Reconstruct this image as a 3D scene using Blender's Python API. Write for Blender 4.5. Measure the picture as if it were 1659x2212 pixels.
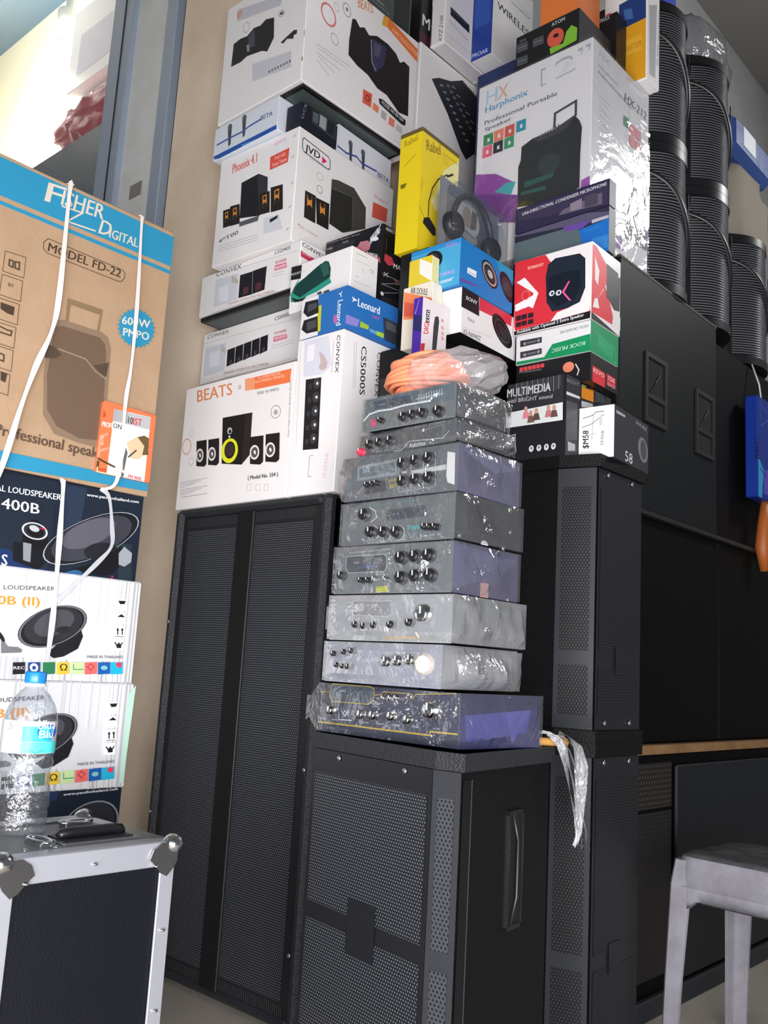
import bpy, bmesh, math, random
from mathutils import Vector, Matrix, noise
R_ = math.radians
for o in list(bpy.data.objects): bpy.data.objects.remove(o)
SC = bpy.context.scene
COL = SC.collection
# ------------------------------------------------------------------ camera
yaw, pitch, roll = R_(42.4), R_(9.6), R_(3.3)
fw = Vector((math.cos(pitch)*math.cos(yaw), math.cos(pitch)*math.sin(yaw), math.sin(pitch)))
r0 = Vector((math.sin(yaw), -math.cos(yaw), 0)); u0 = r0.cross(fw)
rt = r0*math.cos(roll) + u0*math.sin(roll); up = u0*math.cos(roll) - r0*math.sin(roll)
cam = bpy.data.cameras.new('camera'); camo = bpy.data.objects.new('camera', cam); COL.objects.link(camo)
camo.matrix_world = Matrix(((rt.x, up.x, -fw.x, 0), (rt.y, up.y, -fw.y, 0), (rt.z, up.z, -fw.z, .85), (0, 0, 0, 1)))
cam.sensor_fit = 'HORIZONTAL'; cam.sensor_width = 36; cam.lens = 2000/1659*36; cam.clip_start = .05
SC.camera = camo
# ------------------------------------------------------------------ light
SC.view_settings.view_transform = 'Standard'; SC.view_settings.look = 'None'
SC.view_settings.exposure = 0.05; SC.view_settings.gamma = 1
wd = bpy.data.worlds.new('daylight'); SC.world = wd; wd.use_nodes = True
wb = wd.node_tree.nodes['Background']; wb.inputs[0].default_value = (.80, .88, 1, 1); wb.inputs[1].default_value = 0.14
def area(name, loc, target, sx, sy, power, col=(1, 1, 1)):
    l = bpy.data.lights.new(name, 'AREA'); l.shape = 'RECTANGLE'; l.size = sx; l.size_y = sy; l.energy = power; l.color = col
    o = bpy.data.objects.new(name, l); COL.objects.link(o); o.location = loc
    o.rotation_euler = (Vector(target)-Vector(loc)).to_track_quat('-Z', 'Y').to_euler(); return o
area('doorway_daylight', (-1.75, -2.6, .9), (1.6, 1.9, 1.1), 1.9, 1.7, 150, (1, .975, .985))
area('wall_fill', (-.36, -.62, .55), (1.7, 2.4, 1.0), .8, .8, 58, (1, .98, .99))  # added fill light, placed to brighten the beige wall strip
area('side_fill', (-.5, .65, .72), (1.59, 2.0, 1.25), .9, .9, 24, (1, .98, .99))  # added low fill light that brightens the lower white cartons
area('ceiling_lamp', (5.15, -.35, 3.95), (2.3, 1.2, 2.25), .55, .40, 32, (1, 1, 1))
# ------------------------------------------------------------------ materials
def lin(h):
    h = h.lstrip('#'); out = []
    for i in (0, 2, 4):
        c = int(h[i:i+2], 16)/255; out.append(c/12.92 if c <= .04045 else ((c+.055)/1.055)**2.4)
    return (*out, 1)
MC = {}
def mat(h, rough=.5, metal=0., spec=.5, bump=0., bscale=200., coat=0., mott=0., mscale=6.):
    k = (h, rough, metal, spec, bump, bscale, coat, mott, mscale)
    if k in MC: return MC[k]
    m = bpy.data.materials.new('m_'+h); m.use_nodes = True; nt = m.node_tree; b = nt.nodes['Principled BSDF']
    b.inputs['Base Color'].default_value = lin(h); b.inputs['Roughness'].default_value = rough
    b.inputs['Metallic'].default_value = metal; b.inputs['Specular IOR Level'].default_value = spec
    if coat: b.inputs['Coat Weight'].default_value = coat; b.inputs['Coat Roughness'].default_value = .12
    tc = None
    if bump or mott: tc = nt.nodes.new('ShaderNodeTexCoord')
    if bump:
        n = nt.nodes.new('ShaderNodeTexNoise'); n.inputs['Scale'].default_value = bscale; n.inputs['Detail'].default_value = 3
        nt.links.new(tc.outputs['Object'], n.inputs['Vector'])
        bp = nt.nodes.new('ShaderNodeBump'); bp.inputs['Strength'].default_value = bump; bp.inputs['Distance'].default_value = .004
        nt.links.new(n.outputs['Fac'], bp.inputs['Height']); nt.links.new(bp.outputs['Normal'], b.inputs['Normal'])
    if mott:
        n = nt.nodes.new('ShaderNodeTexNoise'); n.inputs['Scale'].default_value = mscale; n.inputs['Detail'].default_value = 6; n.inputs['Roughness'].default_value = .65
        nt.links.new(tc.outputs['Object'], n.inputs['Vector'])
        mx = nt.nodes.new('ShaderNodeMixRGB'); mx.blend_type = 'MULTIPLY'; mx.inputs['Color1'].default_value = lin(h)
        rp = nt.nodes.new('ShaderNodeValToRGB'); rp.color_ramp.elements[0].position = .32; rp.color_ramp.elements[1].position = .62
        g = 1-mott; rp.color_ramp.elements[0].color = (g, g*.98, g*.95, 1); rp.color_ramp.elements[1].color = (1, 1, 1, 1)
        nt.links.new(n.outputs['Fac'], rp.inputs[0]); nt.links.new(rp.outputs[0], mx.inputs['Color2']); mx.inputs['Fac'].default_value = 1
        nt.links.new(mx.outputs[0], b.inputs['Base Color'])
    MC[k] = m; return m
def ink(h): return mat(h, .42, 0, .4)
def perforated(name, metal_c, ring_c, hole_c, pitch, rough=.5):
    """punched steel grille: a hexagonal lattice of holes in UV metres"""
    m = bpy.data.materials.new(name); m.use_nodes = True; nt = m.node_tree; b = nt.nodes['Principled BSDF']
    N = nt.nodes.new; L = nt.links.new
    uv = N('ShaderNodeUVMap')
    def vm(op, a, v):
        n = N('ShaderNodeVectorMath'); n.operation = op; L(a, n.inputs[0])
        if v is not None: n.inputs[1].default_value = v
        return n
    s = vm('MULTIPLY', uv.outputs[0], (1/pitch, 1/(pitch*1.732), 0))
    ds = []
    for off in ((0, 0, 0), (.5, .5, 0)):
        a = vm('ADD', s.outputs[0], off); f = vm('FRACTION', a.outputs[0], None); c = vm('SUBTRACT', f.outputs[0], (.5, .5, 0))
        e = vm('MULTIPLY', c.outputs[0], (1, 1.732, 0)); l = vm('LENGTH', e.outputs[0], None); ds.append(l.outputs['Value'])
    mn = N('ShaderNodeMath'); mn.operation = 'MINIMUM'; L(ds[0], mn.inputs[0]); L(ds[1], mn.inputs[1])
    rp = N('ShaderNodeValToRGB'); e = rp.color_ramp.elements; e[0].position = .24; e[0].color = lin(hole_c); e[1].position = .47; e[1].color = lin(metal_c)
    q = e.new(.34); q.color = lin(ring_c); q = e.new(.41); q.color = lin(ring_c)
    L(mn.outputs[0], rp.inputs[0]); L(rp.outputs[0], b.inputs['Base Color']); b.inputs['Roughness'].default_value = rough
    bp = N('ShaderNodeBump'); bp.inputs['Strength'].default_value = .5; bp.inputs['Distance'].default_value = .002
    L(mn.outputs[0], bp.inputs['Height']); L(bp.outputs[0], b.inputs['Normal'])
    return m
def film(name, gloss=.16, milk=.06, tint='f4f6fa', scale=14., rough=.08, strength=.9):
    """thin clear wrapping film: see-through, with sharp wrinkled reflections"""
    m = bpy.data.materials.new(name); m.use_nodes = True; nt = m.node_tree; N = nt.nodes.new; L = nt.links.new
    nt.nodes.remove(nt.nodes['Principled BSDF']); out = nt.nodes['Material Output']
    tc = N('ShaderNodeTexCoord'); n1 = N('ShaderNodeTexNoise'); n1.inputs['Scale'].default_value = scale; n1.inputs['Detail'].default_value = 4; n1.inputs['Distortion'].default_value = 1.5
    L(tc.outputs['Object'], n1.inputs['Vector'])
    bp = N('ShaderNodeBump'); bp.inputs['Strength'].default_value = strength; bp.inputs['Distance'].default_value = .03; L(n1.outputs['Fac'], bp.inputs['Height'])
    tr = N('ShaderNodeBsdfTransparent'); tr.inputs[0].default_value = lin(tint)
    gl = N('ShaderNodeBsdfGlossy'); gl.inputs['Roughness'].default_value = rough; L(bp.outputs[0], gl.inputs['Normal'])
    df = N('ShaderNodeBsdfDiffuse'); df.inputs[0].default_value = (.8, .82, .86, 1)
    fr = N('ShaderNodeLayerWeight'); fr.inputs['Blend'].default_value = .5; L(bp.outputs[0], fr.inputs['Normal'])
    pw = N('ShaderNodeMath'); pw.operation = 'POWER'; L(fr.outputs['Facing'], pw.inputs[0]); pw.inputs[1].default_value = 4
    ad = N('ShaderNodeMath'); ad.operation = 'MULTIPLY_ADD'; ad.use_clamp = True; L(pw.outputs[0], ad.inputs[0]); ad.inputs[1].default_value = .7; ad.inputs[2].default_value = gloss
    m1 = N('ShaderNodeMixShader'); m1.inputs[0].default_value = milk; L(tr.outputs[0], m1.inputs[1]); L(df.outputs[0], m1.inputs[2])
    m2 = N('ShaderNodeMixShader'); L(ad.outputs[0], m2.inputs[0]); L(m1.outputs[0], m2.inputs[1]); L(gl.outputs[0], m2.inputs[2])
    L(m2.outputs[0], out.inputs['Surface']); return m
def emit(name, col, s):
    m = bpy.data.materials.new(name); m.use_nodes = True; nt = m.node_tree; b = nt.nodes['Principled BSDF']
    b.inputs['Emission Color'].default_value = col; b.inputs['Emission Strength'].default_value = s; return m
# ------------------------------------------------------------------ mesh builder
class MB:
    def __init__(s): s.v = []; s.f = []; s.m = []; s.sm = []; s.uv = []; s.mats = []
    def mi(s, m):
        if m not in s.mats: s.mats.append(m)
        return s.mats.index(m)
    def add(s, vs, fs, m, smooth=False, uvs=None):
        b = len(s.v); i = s.mi(m); s.v += [tuple(v) for v in vs]
        for k, f in enumerate(fs):
            s.f.append(tuple(b+j for j in f)); s.m.append(i); s.sm.append(smooth); s.uv.append([uvs[j] for j in f] if uvs else None)
    def box(s, a, b, m, c=0.):
        (x0, y0, z0), (x1, y1, z1) = a, b
        c = min(c, (x1-x0)*.45, (y1-y0)*.45, (z1-z0)*.45)
        if c <= 0:
            vs = [(x, y, z) for x in (x0, x1) for y in (y0, y1) for z in (z0, z1)]
            s.add(vs, [(0, 1, 3, 2), (4, 6, 7, 5), (0, 4, 5, 1), (2, 3, 7, 6), (0, 2, 6, 4), (1, 5, 7, 3)], m); return
        vs = []; idx = {}
        for i, x in enumerate((x0, x1)):
            for j, y in enumerate((y0, y1)):
                for k, z in enumerate((z0, z1)):
                    cx = c if i == 0 else -c; cy = c if j == 0 else -c; cz = c if k == 0 else -c
                    idx[i, j, k, 0] = len(vs); vs.append((x, y+cy, z+cz))
                    idx[i, j, k, 1] = len(vs); vs.append((x+cx, y, z+cz))
                    idx[i, j, k, 2] = len(vs); vs.append((x+cx, y+cy, z))
        fs = []
        for q in (0, 1):
            o = (0, 0), (1, 0), (1, 1), (0, 1)
            fs.append([idx[q, a_, b_, 0] for a_, b_ in o]); fs.append([idx[a_, q, b_, 1] for a_, b_ in o]); fs.append([idx[a_, b_, q, 2] for a_, b_ in o])
        for a_ in (0, 1):
            for b_ in (0, 1):
                fs.append([idx[a_, b_, 0, 0], idx[a_, b_, 1, 0], idx[a_, b_, 1, 1], idx[a_, b_, 0, 1]])
                fs.append([idx[a_, 0, b_, 0], idx[a_, 1, b_, 0], idx[a_, 1, b_, 2], idx[a_, 0, b_, 2]])
                fs.append([idx[0, a_, b_, 1], idx[1, a_, b_, 1], idx[1, a_, b_, 2], idx[0, a_, b_, 2]])
        for a_ in (0, 1):
            for b_ in (0, 1):
                for c_ in (0, 1): fs.append([idx[a_, b_, c_, t] for t in (0, 1, 2)])
        s.add(vs, fs, m)
    def prism(s, poly, z0, z1, m, smooth=False):
        n = len(poly); vs = [(x, y, z0) for x, y in poly]+[(x, y, z1) for x, y in poly]
        s.add(vs, [tuple(range(n-1, -1, -1)), tuple(range(n, 2*n))], m)
        s.add(vs, [(i, (i+1) % n, n+(i+1) % n, n+i) for i in range(n)], m, smooth)
    def tube(s, pts, r, m, n=8, closed=False, cap=True):
        P = [Vector(p) for p in pts]; k = len(P); rs = r if isinstance(r, (list, tuple)) else [r]*k; vs = []; fs = []
        ref = None
        for i in range(k):
            if closed: t = P[(i+1) % k]-P[i-1]
            else: t = P[min(i+1, k-1)]-P[max(i-1, 0)]
            t.normalize()
            if ref is None: ref = Vector((0, 0, 1)) if abs(t.z) < .9 else Vector((1, 0, 0))
            a = ref-t*ref.dot(t); a.normalize(); ref = a; b = t.cross(a)
            for j in range(n): an = 2*math.pi*j/n; vs.append(P[i]+(a*math.cos(an)+b*math.sin(an))*rs[i])
        for i in range(k if closed else k-1):
            for j in range(n): q = (i+1) % k; fs.append((i*n+j, i*n+(j+1) % n, q*n+(j+1) % n, q*n+j))
        if cap and not closed: fs += [tuple(range(n-1, -1, -1)), tuple(range((k-1)*n, k*n))]
        s.add(vs, fs, m, True)
    def lathe(s, prof, o, m, ax='Z', n=24, smooth=True, wob=None):
        vs = []; fs = []; o = Vector(o)
        for r, h in prof:
            for j in range(n):
                a = 2*math.pi*j/n; rr = r*(wob(a, h) if wob else 1); x, y = rr*math.cos(a), rr*math.sin(a)
                vs.append(o+(Vector((x, y, h)) if ax == 'Z' else Vector((h, x, y)) if ax == 'X' else Vector((x, h, y))))
        k = len(prof)
        for i in range(k-1):
            for j in range(n): fs.append((i*n+j, i*n+(j+1) % n, (i+1)*n+(j+1) % n, (i+1)*n+j))
        if prof[0][0] > 1e-6: fs.append(tuple(range(n-1, -1, -1)))
        if prof[-1][0] > 1e-6: fs.append(tuple(range((k-1)*n, k*n)))
        s.add(vs, fs, m, smooth)
    def ball(s, o, r, m, n=16, sz=1.):
        s.lathe([(max(1e-4, r*math.sin(math.pi*i/10)), -r*sz*math.cos(math.pi*i/10)) for i in range(11)], o, m, 'Z', n)
    def quad(s, O, U, V, m):
        O, U, V = Vector(O), Vector(U), Vector(V); w, h = U.length, V.length
        s.add([O, O+U, O+U+V, O+V], [(0, 1, 2, 3)], m, False, [(0, 0), (w, 0), (w, h), (0, h)])
    def build(s, name, parent=None, loc=(0, 0, 0), rz=0.):
        me = bpy.data.meshes.new(name); me.from_pydata(s.v, [], s.f)
        for m in s.mats: me.materials.append(m)
        me.polygons.foreach_set('material_index', s.m); me.polygons.foreach_set('use_smooth', s.sm)
        if any(s.uv):
            l = me.uv_layers.new(name='UVMap'); i = 0
            for p, u in zip(me.polygons, s.uv):
                for k, li in enumerate(p.loop_indices):
                    if u: l.data[li].uv = u[k]
        me.validate(); me.update()
        o = bpy.data.objects.new(name, me); COL.objects.link(o); o.location = loc; o.rotation_euler = (0, 0, rz)
        if parent: o.parent = parent
        return o
def tag(o, label, cat, group=None, kind=None):
    if label: o['label'] = label
    if cat: o['category'] = cat
    if group: o['group'] = group
    if kind: o['kind'] = kind
    return o
def thing(name, label, cat, loc=(0, 0, 0), rz=0., group=None):
    o = bpy.data.objects.new(name, None); COL.objects.link(o); o.location = loc; o.rotation_euler = (0, 0, rz); o.empty_display_size = .05
    return tag(o, label, cat, group)
def struct(name, mb): return tag(mb.build(name), None, None, kind='structure')
def dup(root, loc, rz=None, label=None):
    r = root.copy(); COL.objects.link(r); r.location = loc
    if rz is not None: r.rotation_euler = (0, 0, rz)
    if label: r['label'] = label
    for ch in list(root.children):
        c = ch.copy(); COL.objects.link(c); c.parent = r
        for g in list(ch.children): d = g.copy(); COL.objects.link(d); d.parent = c
    return r
# ------------------------------------------------------------------ lettering and print on flat faces
TXT = {}
def glyphs(txt, bold):
    k = txt
    if k in TXT: return TXT[k]
    cu = bpy.data.curves.new('t', 'FONT'); cu.body = txt; cu.resolution_u = 2
    o = bpy.data.objects.new('t', cu); COL.objects.link(o)
    me = bpy.data.meshes.new_from_object(o.evaluated_get(bpy.context.evaluated_depsgraph_get()))
    vs = [v.co.copy() for v in me.vertices]; fs = [tuple(p.vertices) for p in me.polygons]
    bpy.data.objects.remove(o); bpy.data.curves.remove(cu); bpy.data.meshes.remove(me)
    x0 = min(v.x for v in vs); x1 = max(v.x for v in vs); y0 = min(v.y for v in vs); y1 = max(v.y for v in vs)
    TXT[k] = ([((v.x-x0)/(x1-x0), (v.y-y0)/max(y1-y0, 1e-6)) for v in vs], fs); return TXT[k]
def draw(mb, O, U, V, N, ops, off=.0, mk=ink):
    """print: flat shapes laid on a face with origin O and unit axes U, V, N; returns the spots where knobs sit"""
    O, U, V, N = Vector(O), Vector(U), Vector(V), Vector(N); knobs = []; d = off
    P = lambda u, v: O+U*u+V*v+N*d
    for op in ops:
        d += .00006
        if op[0] == 'p':
            q = op[2]; A = sum(q[i-1][0]*q[i][1]-q[i][0]*q[i-1][1] for i in range(len(q)))
            if abs(A) < 1e-8: continue
            if A < 0: q = q[::-1]
            mb.add([P(u, v) for u, v in q], [tuple(range(len(q)))], mk(op[1]))
        elif op[0] == 't':
            vs, fs = glyphs(op[2], op[6]); (bu, bv), (ru, rv), (tu, tv) = op[3:6]
            L_ = math.hypot(ru, rv) or 1; e = math.hypot(tu, tv)*.022
            for q in ((-1, 0, 1) if op[6] else (0,)):
                su, sv = ru/L_*e*q, rv/L_*e*q; d += .00004
                mb.add([P(bu+su+ru*x+tu*y, bv+sv+rv*x+tv*y) for x, y in vs], fs, mk(op[1]))
        elif op[0] == 'e':
            (cu, cv), (au, av), (bu, bv), inn = op[2:6]; n = 28
            ring = [(math.cos(2*math.pi*i/n), math.sin(2*math.pi*i/n)) for i in range(n)]
            if au*bv-av*bu < 0: ring = ring[::-1]
            vs = [P(cu+au*c+bu*s, cv+av*c+bv*s) for c, s in ring]
            if inn:
                vs += [P(cu+(au*c+bu*s)*inn, cv+(av*c+bv*s)*inn) for c, s in ring]
                mb.add(vs, [(i, (i+1) % n, n+(i+1) % n, n+i) for i in range(n)], mk(op[1]))
            else: mb.add(vs, [tuple(range(n))], mk(op[1]))
        elif op[0] == 'l':
            w, pts = op[2]/2, op[3]
            for (a, b), (c, e) in zip(pts, pts[1:]):
                l = math.hypot(c-a, e-b)
                if l < 1e-6: continue
                x, y = (c-a)/l*w, (e-b)/l*w; d += .00002
                mb.add([P(a-x+y, b-y-x), P(c+x+y, e+y-x), P(c+x-y, e+y+x), P(a-x-y, b-y+x)], [(0, 1, 2, 3)], mk(op[1]))
        elif op[0] == 'k': knobs.append(op[1:])
    return knobs
def faceaxes(D, f):
    dx, dy, dz = D
    return {'L': ((0, dy, 0), (0, -1, 0), (0, 0, 1), (-1, 0, 0)), 'R': ((0, 0, 0), (1, 0, 0), (0, 0, 1), (0, -1, 0)),
            'B': ((0, dy, 0), (0, -1, 0), (1, 0, 0), (0, 0, -1)), 'T': ((0, 0, dz), (1, 0, 0), (0, 1, 0), (0, 0, 1))}[f]
BOX = {
 'fisher': ((0.8032, 1.9695, 1.2376), (0.4785, 0.357, 0.7055), 0),
 'p400': ((0.8245, 1.9737, 1.0251), (0.4488, 0.34, 0.2117), 0),
 'silver1': ((0.833, 1.9695, 0.7812), (0.4573, 0.3485, 0.2431), 0),
 'silver2': ((0.8372, 1.9669, 0.5389), (0.459, 0.3485, 0.2401), 0),
 'pdark': ((0.8372, 1.9711, 0.3298), (0.4547, 0.3485, 0.2082), 0),
 'pbase': ((0.8372, 1.9711, 0.0), (0.4547, 0.3485, 0.3283), 0),
 'mask': ((1.1262, 1.955, 1.2708), (0.1487, 0.0136, 0.1742), 0),
 'beats': ((1.59, 1.803, 1.279), (0.15, 0.489, 0.374), 0),
 'convex': ((1.59, 1.627, 1.279), (0.275, 0.173, 0.428), 0),
 'leonard': ((1.588, 1.622, 1.709), (0.275, 0.176, 0.114), -1.5),
 'green': ((1.64, 1.668, 1.825), (0.105, 0.241, 0.142), 0),
 'xmark': ((1.77, 1.681, 1.826), (0.122, 0.222, 0.262), 2),
 'l3': ((1.75, 1.975, 1.738), (0.25, 0.478, 0.172), 0),
 'cv4': ((1.67, 1.91, 1.927), (0.3, 0.47, 0.137), 0),
 'jvd': ((1.66, 1.946, 2.068), (0.45, 0.355, 0.366), 2.5),
 'betal': ((1.633, 2.02, 2.437), (0.2, 0.31, 0.112), 0),
 'betar': ((1.835, 1.965, 2.437), (0.265, 0.16, 0.1), 2.5),
 'cam': ((1.662, 1.946, 2.4365), (0.158, 0.062, 0.078), 2.5),
 'big': ((1.633, 1.925, 2.562), (0.512, 0.4, 0.425), 0),
 'rabel': ((1.767, 1.55, 1.977), (0.173, 0.078, 0.358), 2),
 'sony': ((1.719, 1.35, 1.68), (0.255, 0.15, 0.12), 2),
 'blue': ((1.706, 1.35, 1.803), (0.237, 0.16, 0.122), 1),
 'mixer': ((2.165, 1.93, 2.036), (0.5, 0.065, 0.97), 0),
 'white13': ((2.215, 1.87, 3.009), (0.26, 0.0625, 0.36), 0),
 'wire14': ((2.366, 1.776, 3.009), (0.253, 0.088, 0.36), 0),
 'at15': ((2.073, 1.2476, 2.637), (0.19, 0.215, 0.112), 0),
 'black16': ((2.268, 1.235, 2.637), (0.06, 0.15, 0.215), 0),
 'orange16': ((2.085, 1.262, 2.7505), (0.13, 0.125, 0.3), 0),
 'yel17': ((2.333, 1.168, 2.637), (0.083, 0.145, 0.36), 0),
 'hx': ((2.07, 1.2, 2.035), (0.345, 0.395, 0.6), 0),
 'uni': ((2.03, 1.118, 2.082), (0.036, 0.295, 0.075), 0),
 'unilow': ((2.03, 1.118, 1.953), (0.036, 0.295, 0.125), 0),
 'digi': ((1.952, 1.12, 1.7415), (0.155, 0.232, 0.2085), 1),
 'rock': ((1.951, 1.12, 1.657), (0.148, 0.22, 0.082), 1),
 'redblk': ((1.953, 1.12, 1.582), (0.145, 0.217, 0.073), 1),
 'multi': ((1.862, 1.131, 1.374), (0.064, 0.17, 0.2), 0),
 'sm58': ((1.93, 1.04, 1.374), (0.215, 0.09, 0.128), 5),
 'small': ((1.965, 1.15, 1.374), (0.15, 0.045, 0.206), 0),
 'air': ((1.67, 1.405, 1.646), (0.04, 0.095, 0.165), 0),
 'tiny': ((1.672, 1.412, 1.8125), (0.03, 0.075, 0.07), 0),
 'digth': ((1.6, 1.374, 1.565), (0.095, 0.028, 0.172), 0),
 'amp8': ((1.36, 1.03, 0.7155), (0.24, 0.385, 0.098), -4),
 'amp7': ((1.36, 1.075, 0.819), (0.235, 0.305, 0.08), 0),
 'amp6': ((1.36, 1.056, 0.903), (0.235, 0.318, 0.09), 0),
 'amp5': ((1.36, 1.06, 0.997), (0.215, 0.31, 0.097), 0),
 'amp4': ((1.36, 1.06, 1.098), (0.21, 0.308, 0.089), -2),
 'amp3': ((1.36, 1.057, 1.19), (0.205, 0.3, 0.093), 0),
 'amp2': ((1.36, 1.065, 1.287), (0.16, 0.268, 0.045), -3),
 'amp1': ((1.36, 1.07, 1.335), (0.16, 0.242, 0.071), 0),
}
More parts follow.
